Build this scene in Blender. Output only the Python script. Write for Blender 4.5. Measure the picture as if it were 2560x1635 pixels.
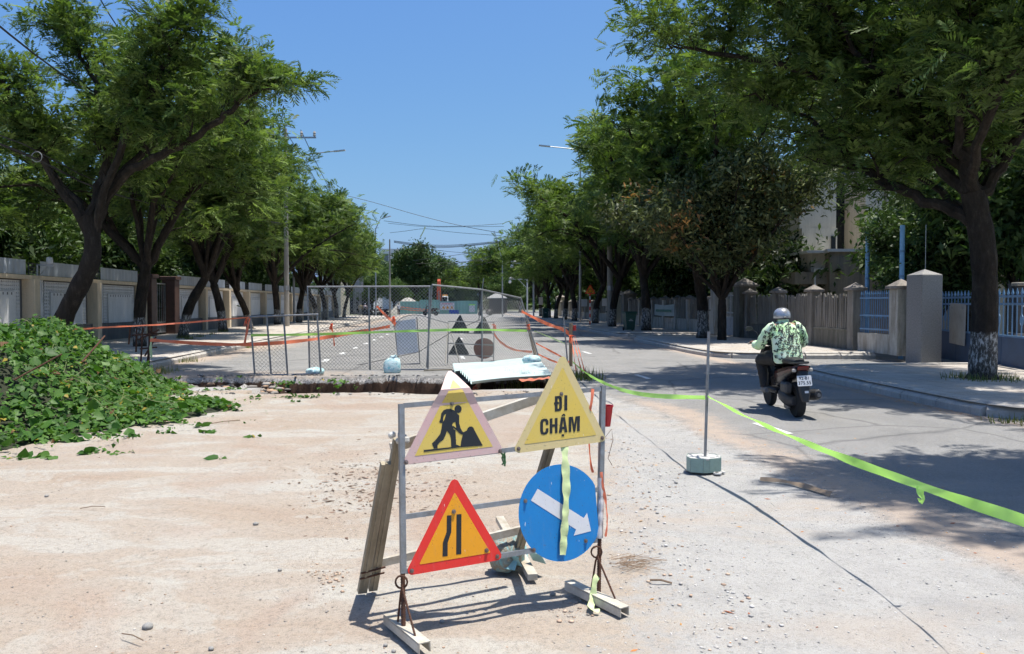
import bpy, math, random
import numpy as np
from mathutils import Vector, Matrix
scene = bpy.context.scene
for o in list(bpy.data.objects): bpy.data.objects.remove(o)
COL = scene.collection
R = math.radians
# ------------------------------------------------------------------ camera, sky, sun, exposure
CAMH, FPX, HOR, CX, CY = 1.55, 1991.0, 760.0, 1280.0, 817.5      # metres / pixels of the 2560 x 1635 picture
PITCH = math.atan((CY - HOR) / FPX)
cam_d = bpy.data.cameras.new('camera'); cam = bpy.data.objects.new('camera', cam_d); COL.objects.link(cam)
cam_d.sensor_width = 36.0; cam_d.lens = 36.0 * FPX / 2560.0
cam_d.clip_start = 0.05; cam_d.clip_end = 6000
cam.location = (0, 0, CAMH); cam.rotation_euler = (math.pi / 2 - PITCH, 0, 0)
scene.camera = cam
SUNV = Vector((0.205, 0.02, 1.0)).normalized()
W = bpy.data.worlds.new('World'); scene.world = W; W.use_nodes = True
nt = W.node_tree; bg = nt.nodes['Background']
sky = nt.nodes.new('ShaderNodeTexSky'); sky.sky_type = 'NISHITA'; sky.sun_disc = False
sky.sun_elevation = math.asin(SUNV.z); sky.sun_rotation = math.atan2(SUNV.x, SUNV.y)
sky.air_density = 1.0; sky.dust_density = 2.0; sky.ozone_density = 10.0; sky.altitude = 0
# one even response curve for the whole sky (the camera holds back the blue of its brighter parts)
sp_ = nt.nodes.new('ShaderNodeSeparateColor'); cb_ = nt.nodes.new('ShaderNodeCombineColor'); nt.links.new(sky.outputs[0], sp_.inputs[0])
for k, (g_, m_) in enumerate(((1.118, 0.1338), (0.889, 0.1831), (0.194, 0.5803))):
    q = nt.nodes.new('ShaderNodeMath'); q.operation = 'POWER'; q.inputs[1].default_value = g_; nt.links.new(sp_.outputs[k], q.inputs[0])
    w_ = nt.nodes.new('ShaderNodeMath'); w_.operation = 'MULTIPLY'; w_.inputs[1].default_value = m_ / (0.108 * 2 ** 0.47); nt.links.new(q.outputs[0], w_.inputs[0]); nt.links.new(w_.outputs[0], cb_.inputs[k])
nt.links.new(cb_.outputs[0], bg.inputs[0]); bg.inputs[1].default_value = 0.108
sun_d = bpy.data.lights.new('sun', 'SUN'); sun_d.energy = 5.0; sun_d.angle = R(0.53); sun_d.color = (1.0, 0.965, 0.9)
sun = bpy.data.objects.new('sun', sun_d); COL.objects.link(sun); sun.rotation_euler = SUNV.to_track_quat('Z', 'Y').to_euler()
scene.view_settings.view_transform = 'Standard'; scene.view_settings.look = 'None'
scene.view_settings.exposure = 0.47; scene.view_settings.gamma = 1.0
scene.render.engine = 'CYCLES'
try:
    scene.cycles.max_bounces = 4; scene.cycles.diffuse_bounces = 3; scene.cycles.glossy_bounces = 1; scene.cycles.transmission_bounces = 2; scene.cycles.use_adaptive_sampling = True; scene.cycles.adaptive_threshold = 0.02; scene.cycles.adaptive_min_samples = 12; scene.cycles.transparent_max_bounces = 4
    scene.cycles.use_denoising = True
except Exception: pass

# ------------------------------------------------------------------ measuring helpers (pixel of the photo -> place in the world)
def ray(px, py):
    a = (px - CX) / FPX; b = (CY - py) / FPX
    c, s = math.cos(PITCH), math.sin(PITCH)
    return Vector((a, c + b * s, -s + b * c))
def G(px, py, z=0.0):
    d = ray(px, py); k = (z - CAMH) / d.z
    return Vector((d.x * k, d.y * k, z))
def P(px, py, Y):
    d = ray(px, py); k = Y / d.y
    return Vector((d.x * k, Y, CAMH + d.z * k))
TH = math.atan((1150 - CX) / FPX)     # the street runs a little to the left of the view axis
ST, CT = math.sin(-TH), math.cos(TH)
def S(t, s, z=0.0):                   # street coordinates: t across (right +), s along
    return Vector((t * CT - s * ST, t * ST + s * CT, z))
STREET = math.atan2(ST, CT)
def inv_s(px, t):                     # distance along the street where the line at t crosses picture column px
    r = (px - CX) / FPX
    return t * (CT - r * ST) / (r * CT + ST)

# ------------------------------------------------------------------ materials
def new_mat(name):
    m = bpy.data.materials.new(name); m.use_nodes = True
    t = m.node_tree; b = t.nodes['Principled BSDF']
    return m, t, b
def N(t, kind, **kw):
    n = t.nodes.new(kind)
    for k, v in kw.items():
        if k.startswith('i_'):
            key = k[2:]; key = int(key) if key.isdigit() else key.replace('_', ' ')
            n.inputs[key].default_value = v
        else: setattr(n, k, v)
    return n
def L(t, a, b): t.links.new(a, b)
def ramp(t, fac, stops):
    n = t.nodes.new('ShaderNodeValToRGB'); e = n.color_ramp.elements
    while len(e) < len(stops): e.new(0.5)
    for q, (p, c) in zip(e, stops):
        q.position = p; q.color = (c[0], c[1], c[2], 1) if not isinstance(c, (int, float)) else (c, c, c, 1)
    L(t, fac, n.inputs[0]); return n.outputs[0]
def mixc(t, fac, a, b, mode='MIX'):
    n = t.nodes.new('ShaderNodeMix'); n.data_type = 'RGBA'; n.blend_type = mode
    for i, v in ((0, fac), (6, a), (7, b)):
        if hasattr(v, 'links'): L(t, v, n.inputs[i])
        else: n.inputs[i].default_value = (v if i == 0 else (v[0], v[1], v[2], 1))
    return n.outputs[2]
def coords(t, kind='Object', scale=None):
    c = t.nodes.new('ShaderNodeNewGeometry').outputs['Position'] if kind == 'World' else t.nodes.new('ShaderNodeTexCoord').outputs[kind]
    if scale:
        m = t.nodes.new('ShaderNodeMapping'); m.inputs['Scale'].default_value = scale; L(t, c, m.inputs[0]); c = m.outputs[0]
    return c
def noise(t, vec, scale, detail=5, rough=0.6, dist=0.0):
    n = t.nodes.new('ShaderNodeTexNoise'); n.inputs['Scale'].default_value = scale; n.inputs['Detail'].default_value = detail
    n.inputs['Roughness'].default_value = rough; n.inputs['Distortion'].default_value = dist
    if vec is not None: L(t, vec, n.inputs[0])
    return n.outputs[0]
def bump(t, b, h, strength=0.3, dist=0.02):
    n = t.nodes.new('ShaderNodeBump'); n.inputs['Strength'].default_value = strength; n.inputs['Distance'].default_value = dist
    L(t, h, n.inputs['Height']); L(t, n.outputs[0], b.inputs['Normal'])
MATS = {}
def mat(name, col, rough=0.6, metal=0.0, var=0.25, scale=6.0, col2=None, bstr=0.0, stretch=None, spec=0.5, lo=0.35, hi=0.7):
    """a plain surface with worn colour variation; col2 is what it wears or weathers to"""
    if name in MATS: return MATS[name]
    m, t, b = new_mat(name)
    v = coords(t, 'Object', stretch)
    n1 = noise(t, v, scale, 6, 0.65)
    c2 = col2 if col2 else tuple(x * (1 - var) for x in col)
    c = ramp(t, n1, [(lo, col), (hi, c2)])
    n2 = noise(t, v, scale * 9, 3, 0.6)
    c = mixc(t, 0.35 * var * 2, c, ramp(t, n2, [(0.3, 0.55), (0.7, 1.0)]), 'MULTIPLY')
    L(t, c, b.inputs['Base Color']); b.inputs['Roughness'].default_value = rough; b.inputs['Metallic'].default_value = metal
    b.inputs['Specular IOR Level'].default_value = spec
    if bstr: bump(t, b, n2, bstr, 0.01)
    MATS[name] = m; return m
def stained(name, col, stain, dark, rough=0.85, drip=1.0):
    """render or concrete with vertical rain streaks and mould"""
    if name in MATS: return MATS[name]
    m, t, b = new_mat(name)
    v = coords(t, 'World', (1.6, 1.6, 0.28)); n1 = noise(t, v, 3.2, 7, 0.7)
    v2 = coords(t, 'World'); n2 = noise(t, v2, 1.3, 6, 0.7); n3 = noise(t, v2, 40, 3, 0.6)
    c = ramp(t, n1, [(0.38, col), (0.56, stain), (0.56 + 0.2 / drip, dark)])
    c = mixc(t, ramp(t, n2, [(0.35, 0.0), (0.75, 0.75)]), c, stain)
    c = mixc(t, 0.35, c, ramp(t, n3, [(0.25, 0.5), (0.6, 1.0)]), 'MULTIPLY')
    L(t, c, b.inputs['Base Color']); b.inputs['Roughness'].default_value = rough; b.inputs['Specular IOR Level'].default_value = 0.25
    bump(t, b, n3, 0.35, 0.01)
    MATS[name] = m; return m
def leafmat(name, tint=(1, 1, 1), trans=0.3, rough=0.58):
    if name in MATS: return MATS[name]
    m, t, b = new_mat(name)
    a = t.nodes.new('ShaderNodeAttribute'); a.attribute_name = 'tone'
    c = mixc(t, 1.0, a.outputs[0], tint, 'MULTIPLY')
    L(t, c, b.inputs['Base Color']); b.inputs['Roughness'].default_value = rough; b.inputs['Specular IOR Level'].default_value = 0.22
    tr = t.nodes.new('ShaderNodeBsdfTranslucent'); L(t, mixc(t, 1.0, c, (1.35, 1.5, 0.65), 'MULTIPLY'), tr.inputs[0])
    mx = t.nodes.new('ShaderNodeMixShader'); mx.inputs[0].default_value = trans
    L(t, b.outputs[0], mx.inputs[1]); L(t, tr.outputs[0], mx.inputs[2]); L(t, mx.outputs[0], t.nodes['Material Output'].inputs[0])
    MATS[name] = m; return m

# ------------------------------------------------------------------ object helpers
def tag(o, label=None, cat=None, group=None, kind=None):
    for k, v in (('label', label), ('category', cat), ('group', group), ('kind', kind)):
        if v: o[k] = v
    return o
def thing(name, label, cat, loc=(0, 0, 0), rz=0.0, group=None):
    o = bpy.data.objects.new(name, None); COL.objects.link(o); o.empty_display_size = 0.2
    o.location = loc; o.rotation_euler = (0, 0, rz)
    return tag(o, label, cat, group)
def link(name, me, parent=None, loc=None):
    o = bpy.data.objects.new(name, me); COL.objects.link(o)
    if parent is not None: o.parent = parent
    if loc is not None: o.location = loc
    return o
def dup(root, loc, rz=None, scale=None, label=None, group=None):
    r = root.copy(); COL.objects.link(r); r.location = loc
    if rz is not None: r.rotation_euler = (0, 0, rz)
    if scale is not None: r.scale = (scale,) * 3 if isinstance(scale, (int, float)) else scale
    if label: r['label'] = label
    if group: r['group'] = group
    for ch in root.children:
        c = ch.copy(); COL.objects.link(c); c.parent = r
        for g in ch.children:
            d = g.copy(); COL.objects.link(d); d.parent = c
    return r
def onpath(pts, n):
    pts = [Vector(p) for p in pts]; d = [0.0]
    for a, b in zip(pts, pts[1:]): d.append(d[-1] + (b - a).length)
    out = []
    for k in range(n):
        x = d[-1] * k / (n - 1); i = 0
        while i < len(d) - 2 and d[i + 1] < x: i += 1
        f = (x - d[i]) / max(d[i + 1] - d[i], 1e-9); out.append(pts[i].lerp(pts[i + 1], f))
    return out
def smooth(pts, it=2):
    pts = [Vector(p) for p in pts]
    for _ in range(it):
        q = [pts[0]]
        for a, b in zip(pts, pts[1:]): q += [a.lerp(b, 0.25), a.lerp(b, 0.75)]
        q.append(pts[-1]); pts = q
    return pts
class MB:
    def __init__(s): s.v = []; s.f = []; s.m = []; s.mi = 0
    def add(s, vs, fs):
        n = len(s.v); s.v += [tuple(v) for v in vs]; s.f += [tuple(i + n for i in f) for f in fs]; s.m += [s.mi] * len(fs); return s
    def box(s, c, size, rot=None, bev=0.0):
        c = Vector(c); h = [x / 2 for x in size]
        if bev > 0:
            b = min(bev, *[x * 0.49 for x in h]); vs = []
            for sx in (-1, 1):
                for sy in (-1, 1):
                    for sz in (-1, 1):
                        vs += [(sx * h[0], sy * (h[1] - b), sz * (h[2] - b)), (sx * (h[0] - b), sy * h[1], sz * (h[2] - b)), (sx * (h[0] - b), sy * (h[1] - b), sz * h[2])]
            def I(sx, sy, sz, k): return ((sx > 0) * 4 + (sy > 0) * 2 + (sz > 0)) * 3 + k
            fs = []
            for a in (-1, 1):
                fs.append([I(a, -1, -1, 0), I(a, 1, -1, 0), I(a, 1, 1, 0), I(a, -1, 1, 0)][::a])
                fs.append([I(-1, a, -1, 1), I(-1, a, 1, 1), I(1, a, 1, 1), I(1, a, -1, 1)][::a])
                fs.append([I(-1, -1, a, 2), I(1, -1, a, 2), I(1, 1, a, 2), I(-1, 1, a, 2)][::a])
                for d in (-1, 1):
                    fs.append([I(a, d, -1, 0), I(a, d, -1, 1), I(a, d, 1, 1), I(a, d, 1, 0)])
                    fs.append([I(a, -1, d, 0), I(a, -1, d, 2), I(a, 1, d, 2), I(a, 1, d, 0)])
                    fs.append([I(-1, a, d, 1), I(-1, a, d, 2), I(1, a, d, 2), I(1, a, d, 1)])
                    for e in (-1, 1): fs.append([I(a, d, e, 0), I(a, d, e, 1), I(a, d, e, 2)])
        else:
            vs = [(x * h[0], y * h[1], z * h[2]) for x in (-1, 1) for y in (-1, 1) for z in (-1, 1)]
            fs = [(0, 1, 3, 2), (4, 6, 7, 5), (0, 4, 5, 1), (2, 3, 7, 6), (0, 2, 6, 4), (1, 5, 7, 3)]
        vs = [Vector(v) for v in vs]
        if rot is not None: vs = [rot @ v for v in vs]
        return s.add([v + c for v in vs], fs)
    def bar(s, a, b, w, h=None, up=(0, 0, 1), bev=0.0):
        a, b = Vector(a), Vector(b); d = (b - a); l = d.length; d.normalize(); h = h or w
        u = Vector(up); x = d.cross(u)
        if x.length < 1e-4: x = d.cross(Vector((0, 1, 0)))
        x.normalize(); z = x.cross(d)
        return s.box((a + b) / 2, (w, l, h), Matrix((x, d, z)).transposed(), bev)
    def tube(s, pts, r, n=8, cap=True, squash=1.0):
        pts = [Vector(p) for p in pts]; k = len(pts); rr = r if isinstance(r, (list, tuple)) else [r] * k
        ref = None; vs = []; fs = []
        for i, p in enumerate(pts):
            d = (pts[min(i + 1, k - 1)] - pts[max(i - 1, 0)]).normalized()
            if ref is None: ref = d.cross(Vector((0, 0, 1)) if abs(d.z) < 0.9 else Vector((1, 0, 0))).normalized()
            else:
                ref = ref - d * ref.dot(d)
                ref = ref.normalized() if ref.length > 1e-6 else d.orthogonal().normalized()
            w = d.cross(ref)
            for j in range(n):
                a = 2 * math.pi * j / n; vs.append(p + ref * (math.cos(a) * rr[i]) + w * (math.sin(a) * rr[i] * squash))
        for i in range(k - 1):
            for j in range(n): fs.append((i * n + j, i * n + (j + 1) % n, (i + 1) * n + (j + 1) % n, (i + 1) * n + j))
        if cap: fs += [tuple(range(n - 1, -1, -1)), tuple((k - 1) * n + j for j in range(n))]
        return s.add(vs, fs)
    def lathe(s, prof, c=(0, 0, 0), n=16, ax=None):
        c = Vector(c); vs = []; fs = []
        for (r, z) in prof:
            for j in range(n):
                a = 2 * math.pi * j / n; v = Vector((r * math.cos(a), r * math.sin(a), z)); vs.append(c + (ax @ v if ax is not None else v))
        for i in range(len(prof) - 1):
            for j in range(n): fs.append((i * n + j, i * n + (j + 1) % n, (i + 1) * n + (j + 1) % n, (i + 1) * n + j))
        fs += [tuple(range(n - 1, -1, -1)), tuple((len(prof) - 1) * n + j for j in range(n))]
        return s.add(vs, fs)
    def prism(s, poly, d):
        """poly: 3-D points of a flat outline; d: thickness vector"""
        n = len(poly); d = Vector(d); a = [Vector(p) for p in poly]
        return s.add(a + [p + d for p in a], [tuple(range(n))[::-1], tuple(range(n, 2 * n))] + [(i, (i + 1) % n, n + (i + 1) % n, n + i) for i in range(n)])
    def loft(s, secs, cap=True):
        """secs: rings of equal length"""
        n = len(secs[0]); vs = [p for r in secs for p in r]; fs = []
        for i in range(len(secs) - 1):
            for j in range(n): fs.append((i * n + j, i * n + (j + 1) % n, (i + 1) * n + (j + 1) % n, (i + 1) * n + j))
        if cap: fs += [tuple(range(n - 1, -1, -1)), tuple((len(secs) - 1) * n + j for j in range(n))]
        return s.add(vs, fs)
    def strip(s, pts, side, w, wob=0.0, rng=None):
        """a flat ribbon along pts; side: width direction (or list)"""
        pts = [Vector(p) for p in pts]; vs = []
        for i, p in enumerate(pts):
            sd = Vector(side[i] if isinstance(side, list) else side)
            vs += [p - sd * w / 2, p + sd * w / 2]
        return s.add(vs, [(2 * i, 2 * i + 1, 2 * i + 3, 2 * i + 2) for i in range(len(pts) - 1)])
    def mesh(s, name, mats, sm=False):
        me = bpy.data.meshes.new(name); me.from_pydata(s.v, [], s.f)
        for m in (mats if isinstance(mats, (list, tuple)) else [mats]): me.materials.append(m)
        if any(s.m): me.polygons.foreach_set('material_index', s.m)
        if sm:
            me.polygons.foreach_set('use_smooth', [True] * len(me.polygons))
            try: me.set_sharp_from_angle(angle=R(sm if sm is not True else 40))
            except Exception: pass
        me.update(); return me
    def build(s, name, mats, parent=None, world=False, sm=False, loc=None):
        if world and parent is not None:
            l = parent.location; rz = parent.rotation_euler.z; c, q = math.cos(-rz), math.sin(-rz)
            s.v = [((x - l.x) * c - (y - l.y) * q, (x - l.x) * q + (y - l.y) * c, z - l.z) for x, y, z in s.v]
        return link(name, s.mesh(name, mats, sm), parent, loc)
def fastmesh(name, V, F, mats, tone=None, sm=False):
    """V (n,3), F (m,k) numpy; tone (n,3) vertex tint"""
    me = bpy.data.meshes.new(name); n, (m, k) = len(V), F.shape
    me.vertices.add(n); me.vertices.foreach_set('co', np.ascontiguousarray(V, dtype=np.float32).ravel())
    me.loops.add(m * k); me.loops.foreach_set('vertex_index', np.ascontiguousarray(F, dtype=np.int32).ravel())
    me.polygons.add(m); me.polygons.foreach_set('loop_start', np.arange(0, m * k, k, dtype=np.int32))
    try: me.polygons.foreach_set('loop_total', np.full(m, k, dtype=np.int32))
    except Exception: pass
    if tone is not None:
        a = me.attributes.new('tone', 'FLOAT_COLOR', 'POINT')
        a.data.foreach_set('color', np.ascontiguousarray(np.c_[tone, np.ones(n)], dtype=np.float32).ravel())
    for q in (mats if isinstance(mats, (list, tuple)) else [mats]): me.materials.append(q)
    if sm: me.polygons.foreach_set('use_smooth', np.ones(m, dtype=bool))
    me.update(calc_edges=True); me.validate(); return me
def text_mesh(body, size, bold=0.0, spacing=1.0, align='CENTER'):
    cu = bpy.data.curves.new('lettering', 'FONT'); cu.body = body; cu.size = size; cu.offset = bold; cu.align_x = align; cu.align_y = 'CENTER'
    cu.space_character = spacing; cu.resolution_u = 2; cu.fill_mode = 'FRONT'
    o = bpy.data.objects.new('lettering', cu); COL.objects.link(o)
    me = bpy.data.meshes.new_from_object(o.evaluated_get(bpy.context.evaluated_depsgraph_get()))
    bpy.data.objects.remove(o); bpy.data.curves.remove(cu); return me
def put_text(body, size, origin, u, v, m, parent, world=True, bold=0.0, spacing=1.0, name='lettering'):
    me = text_mesh(body, size, bold, spacing); me.materials.clear(); me.materials.append(m)
    u, v, o = Vector(u), Vector(v), Vector(origin)
    for q in me.vertices: q.co = o + u * q.co.x + v * q.co.y
    if world and parent is not None:
        me.transform(Matrix.Translation(-parent.location) if parent.rotation_euler.z == 0 else (Matrix.Translation(parent.location) @ Matrix.Rotation(parent.rotation_euler.z, 4, 'Z')).inverted())
    return link(name, me, parent)
def vnoise(x, y, seed=0, oct=3):
    """smooth value noise on numpy arrays, about -1..1"""
    out = np.zeros(np.broadcast(x, y).shape); amp = 1.0
    rs = np.random.RandomState(seed)
    for k in range(oct):
        tab = rs.rand(64, 64) * 2 - 1; xi = np.floor(x).astype(int); yi = np.floor(y).astype(int); fx = x - xi; fy = y - yi
        fx = fx * fx * (3 - 2 * fx); fy = fy * fy * (3 - 2 * fy)
        a = tab[xi % 64, yi % 64]; b = tab[(xi + 1) % 64, yi % 64]; c = tab[xi % 64, (yi + 1) % 64]; d = tab[(xi + 1) % 64, (yi + 1) % 64]
        out = out + amp * (a * (1 - fx) * (1 - fy) + b * fx * (1 - fy) + c * (1 - fx) * fy + d * fx * fy)
        x = x * 2.03 + 7.1; y = y * 2.03 + 3.7; amp *= 0.5
    return out
def sstep(a, b, x):
    q = np.clip((x - a) / (b - a), 0, 1); return q * q * (3 - 2 * q)
# ================================================================== THE SETTING
def ground_material():
    m, t, b = new_mat('site_ground')
    v = coords(t, 'Object')
    a = t.nodes.new('ShaderNodeAttribute'); a.attribute_name = 'tone'
    sp = t.nodes.new('ShaderNodeSeparateColor'); L(t, a.outputs[0], sp.inputs[0])
    nb = noise(t, v, 0.9, 6, 0.65, 0.4); nm = noise(t, v, 4.5, 6, 0.7); nf = noise(t, v, 30, 5, 0.75); nff = noise(t, v, 120, 3, 0.7)
    vs = t.nodes.new('ShaderNodeMapping'); vs.inputs['Scale'].default_value = (0.35, 1.1, 1); vs.inputs['Rotation'].default_value = (0, 0, 0.12); L(t, v, vs.inputs[0])
    nstr = noise(t, vs.outputs[0], 1.1, 7, 0.6, 0.6)
    def edge(ch, width, amt):        # break the border of a zone with two sizes of noise
        n1 = N(t, 'ShaderNodeMath', operation='SUBTRACT', i_1=0.5); L(t, nm, n1.inputs[0])
        n2 = N(t, 'ShaderNodeMath', operation='MULTIPLY_ADD', i_1=amt); L(t, n1.outputs[0], n2.inputs[0]); L(t, ch, n2.inputs[2])
        n3 = N(t, 'ShaderNodeMath', operation='SUBTRACT', i_1=0.5); L(t, nf, n3.inputs[0])
        n4 = N(t, 'ShaderNodeMath', operation='MULTIPLY_ADD', i_1=amt * 0.55); L(t, n3.outputs[0], n4.inputs[0]); L(t, n2.outputs[0], n4.inputs[2])
        r = N(t, 'ShaderNodeMapRange', i_1=0.5 - width, i_2=0.5 + width); r.interpolation_type = 'SMOOTHSTEP'; L(t, n4.outputs[0], r.inputs[0])
        return r.outputs[0]
    # asphalt
    asp = ramp(t, nb, [(0.3, (0.225, 0.220, 0.213)), (0.7, (0.30, 0.292, 0.28))])
    asp = mixc(t, 0.75, asp, ramp(t, nff, [(0.3, 0.45), (0.55, 1.0), (0.8, 1.35)]), 'MULTIPLY')
    asp = mixc(t, 0.6, asp, ramp(t, nf, [(0.3, 0.6), (0.65, 1.1)]), 'MULTIPLY')
    cv = t.nodes.new('ShaderNodeTexVoronoi'); cv.feature = 'DISTANCE_TO_EDGE'; cv.inputs['Scale'].default_value = 0.33
    dv = N(t, 'ShaderNodeMix', data_type='VECTOR', i_0=0.16); L(t, v, dv.inputs[4])
    nvec = t.nodes.new('ShaderNodeTexNoise'); nvec.inputs['Scale'].default_value = 1.7; L(t, v, nvec.inputs[0]); L(t, nvec.outputs[1], dv.inputs[5]); L(t, dv.outputs[1], cv.inputs[0])
    asp = mixc(t, ramp(t, cv.outputs[0], [(0.0, 0.55), (0.010, 0.0)]), asp, (0.07, 0.07, 0.072))
    # soil fill: pink-beige, with pale cement crust and sandy streaks
    soil = ramp(t, nstr, [(0.25, (0.315, 0.242, 0.187)), (0.40, (0.338, 0.278, 0.223)), (0.535, (0.352, 0.305, 0.256)), (0.57, (0.376, 0.345, 0.302)), (0.66, (0.382, 0.350, 0.306)), (0.695, (0.350, 0.306, 0.257)), (0.78, (0.335, 0.279, 0.227))])
    soil = mixc(t, ramp(t, nb, [(0.54, 0.0), (0.575, 0.55), (0.66, 0.35)]), soil, (0.385, 0.366, 0.327))
    soil = mixc(t, ramp(t, noise(t, v, 0.55, 4, 0.5, 1.2), [(0.36, 0.55), (0.47, 0.0)]), soil, (0.325, 0.246, 0.194))
    soil = mixc(t, 0.8, soil, ramp(t, nf, [(0.28, 0.62), (0.52, 1.0), (0.8, 1.08)]), 'MULTIPLY')
    soil = mixc(t, 0.6, soil, ramp(t, nff, [(0.25, 0.5), (0.5, 1.0), (0.85, 1.12)]), 'MULTIPLY')
    # pale grey crushed stone
    gv = t.nodes.new('ShaderNodeTexVoronoi'); gv.inputs['Scale'].default_value = 55; L(t, v, gv.inputs[0])
    gra = ramp(t, nm, [(0.3, (0.315, 0.303, 0.288)), (0.7, (0.375, 0.363, 0.345))])
    gra = mixc(t, 0.55, gra, ramp(t, gv.outputs[1], [(0.05, 0.65), (0.35, 0.97), (0.9, 1.05)]), 'MULTIPLY')
    gra = mixc(t, ramp(t, nstr, [(0.5, 0.0), (0.64, 0.7)]), gra, (0.36, 0.305, 0.255))
    gra = mixc(t, ramp(t, nb, [(0.33, 0.5), (0.45, 0.0)]), gra, (0.27, 0.26, 0.25))
    gra = mixc(t, 0.6, gra, ramp(t, nff, [(0.25, 0.45), (0.5, 1.0), (0.85, 1.12)]), 'MULTIPLY')
    c = mixc(t, edge(sp.outputs[2], 0.28, 1.1), asp, (0.37, 0.30, 0.245))
    c = mixc(t, edge(sp.outputs[1], 0.2, 1.2), c, gra)
    c = mixc(t, edge(sp.outputs[0], 0.26, 1.5), c, soil)
    # the cut through the carriageway: broken stone base over red-brown earth
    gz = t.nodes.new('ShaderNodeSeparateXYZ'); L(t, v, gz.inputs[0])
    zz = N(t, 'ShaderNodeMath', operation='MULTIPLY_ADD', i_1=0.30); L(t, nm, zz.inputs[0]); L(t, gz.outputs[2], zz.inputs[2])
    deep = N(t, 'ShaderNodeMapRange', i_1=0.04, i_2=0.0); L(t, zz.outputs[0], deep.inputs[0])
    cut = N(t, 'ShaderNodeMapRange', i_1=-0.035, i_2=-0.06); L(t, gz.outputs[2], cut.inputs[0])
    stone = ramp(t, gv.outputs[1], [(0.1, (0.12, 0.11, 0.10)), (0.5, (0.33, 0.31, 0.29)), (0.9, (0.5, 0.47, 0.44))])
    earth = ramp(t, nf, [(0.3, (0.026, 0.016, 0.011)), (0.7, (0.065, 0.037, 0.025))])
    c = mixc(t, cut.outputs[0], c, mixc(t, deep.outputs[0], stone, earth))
    L(t, c, b.inputs['Base Color']); b.inputs['Roughness'].default_value = 0.92; b.inputs['Specular IOR Level'].default_value = 0.2
    h = N(t, 'ShaderNodeMath', operation='MULTIPLY_ADD', i_1=0.5); L(t, nff, h.inputs[0]); L(t, nf, h.inputs[2])
    bump(t, b, h.outputs[0], 0.5, 0.012)
    return m
M_GROUND = ground_material()
# borders between soil, crushed stone and asphalt, measured on the photo
E_ASP = [G(*p) for p in ((1395, 925), (1440, 945), (1500, 986), (1678, 1039), (1732, 1085), (1856, 1128), (1945, 1182), (2124, 1253), (2257, 1329), (2435, 1395), (2560, 1440), (2760, 1560))]
E_SOIL = [G(*p) for p in ((1400, 935), (1440, 985), (1490, 1080), (1535, 1230), (1560, 1350), (1600, 1480), (1610, 1635), (1640, 2200))]
def edge_x(E):
    q = sorted(((p.y, p.x) for p in E)); ys, xs = zip(*q); return lambda y: np.interp(y, ys, xs)
EX_A, EX_S = edge_x(E_ASP), edge_x(E_SOIL)
def trench_depth(x, y):
    w = 0.14 * vnoise(x * 1.3, y * 0, 5) + 0.025 * vnoise(x * 4, y * 0, 6, 2)
    far = 17.08 + w; near = 13.95 + 0.25 * vnoise(x * 0.9, y * 0 + 3, 7) + np.where(x < -4.6, 0.9, 0.0) + 0.55 * sstep(-1.2, -0.9, x)
    ins = sstep(0, 0.10, far - y) * sstep(0.0, 0.16, y - near) * sstep(0.0, 0.15, x + 7.4 + 0.3 * vnoise(y, x * 0, 8)) * sstep(0.0, 0.12, 0.78 - x + 0.1 * vnoise(y * 2, x * 0, 9))
    dep = np.where(x < -4.75, 0.30 + 0.16 * vnoise(x * 2, y * 2, 11), 1.05)
    plug = np.exp(-((x + 2.35) / 0.35) ** 2) * sstep(16.3, 17.0, y) * 0.75     # a mound of spilled stone against the far side
    return ins * np.clip(dep - plug + 0.05 * vnoise(x * 5, y * 5, 12), 0, 2)
def ground_z(x, y):
    x = np.asarray(x, float); y = np.asarray(y, float)
    soil = sstep(0.3, -0.3, x - EX_S(y)) * sstep(14.6, 14.0, y)
    loose = sstep(0.2, -0.2, x - EX_A(y)) * sstep(15, 13.5, y)
    z = soil * (0.016 * vnoise(x * 0.8, y * 0.8, 1) + 0.008 * vnoise(x * 4, y * 4, 2)) + loose * 0.006 * vnoise(x * 3, y * 3, 3) - 0.012 * loose
    ridge = loose * 0.03 * np.exp(-((x - EX_S(y) - 0.25 - 0.15 * vnoise(y * 1.5, x * 0, 4)) / 0.13) ** 2) * (0.6 + 0.5 * vnoise(x * 9, y * 9, 13))
    return z + ridge - trench_depth(x, y)
ax = np.r_[np.arange(-17, -9, 0.4), np.arange(-9, 9, 0.09), np.arange(9, 17.01, 0.4)]
ay = np.r_[np.arange(-6, 2, 0.5), np.arange(2, 13, 0.09), np.arange(13, 18, 0.045), np.arange(18, 32, 0.3), np.arange(32, 171, 3.0)]
X, Y = np.meshgrid(ax, ay); Zg = ground_z(X, Y)
sc_ = X * 0 + Y * CT - X * ST; tc_ = X * CT + Y * ST
soil_m = sstep(0.8, -0.8, X - EX_S(Y)) * sstep(14.55, 14.35, Y + 0.15 * vnoise(X * 2, Y * 2, 21) + 0.2)
grav_m = sstep(0.55, -0.55, X - EX_A(Y)) * sstep(15.6, 14.6, Y)
kerb_r = np.exp(-np.abs(tc_ - 7.15) / 0.38) * 0.75; kerb_l = np.exp(-np.abs(tc_ + 7.3) / 0.9) * 0.8
dust = np.clip(kerb_r + kerb_l + 0.55 * sstep(19.5, 17.2, Y) * sstep(-1.0, -6, X) + 0.62 * np.exp(-((X - EX_A(Y) - 0.3) / 0.45) ** 2) * sstep(15, 12, Y) + 0.12 * vnoise(X * 0.5, Y * 0.2, 31) + 0.05, 0, 1)
nx, ny = len(ax), len(ay); idx = np.arange(nx * ny).reshape(ny, nx)
F = np.stack([idx[:-1, :-1], idx[:-1, 1:], idx[1:, 1:], idx[1:, :-1]], -1).reshape(-1, 4)
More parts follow.
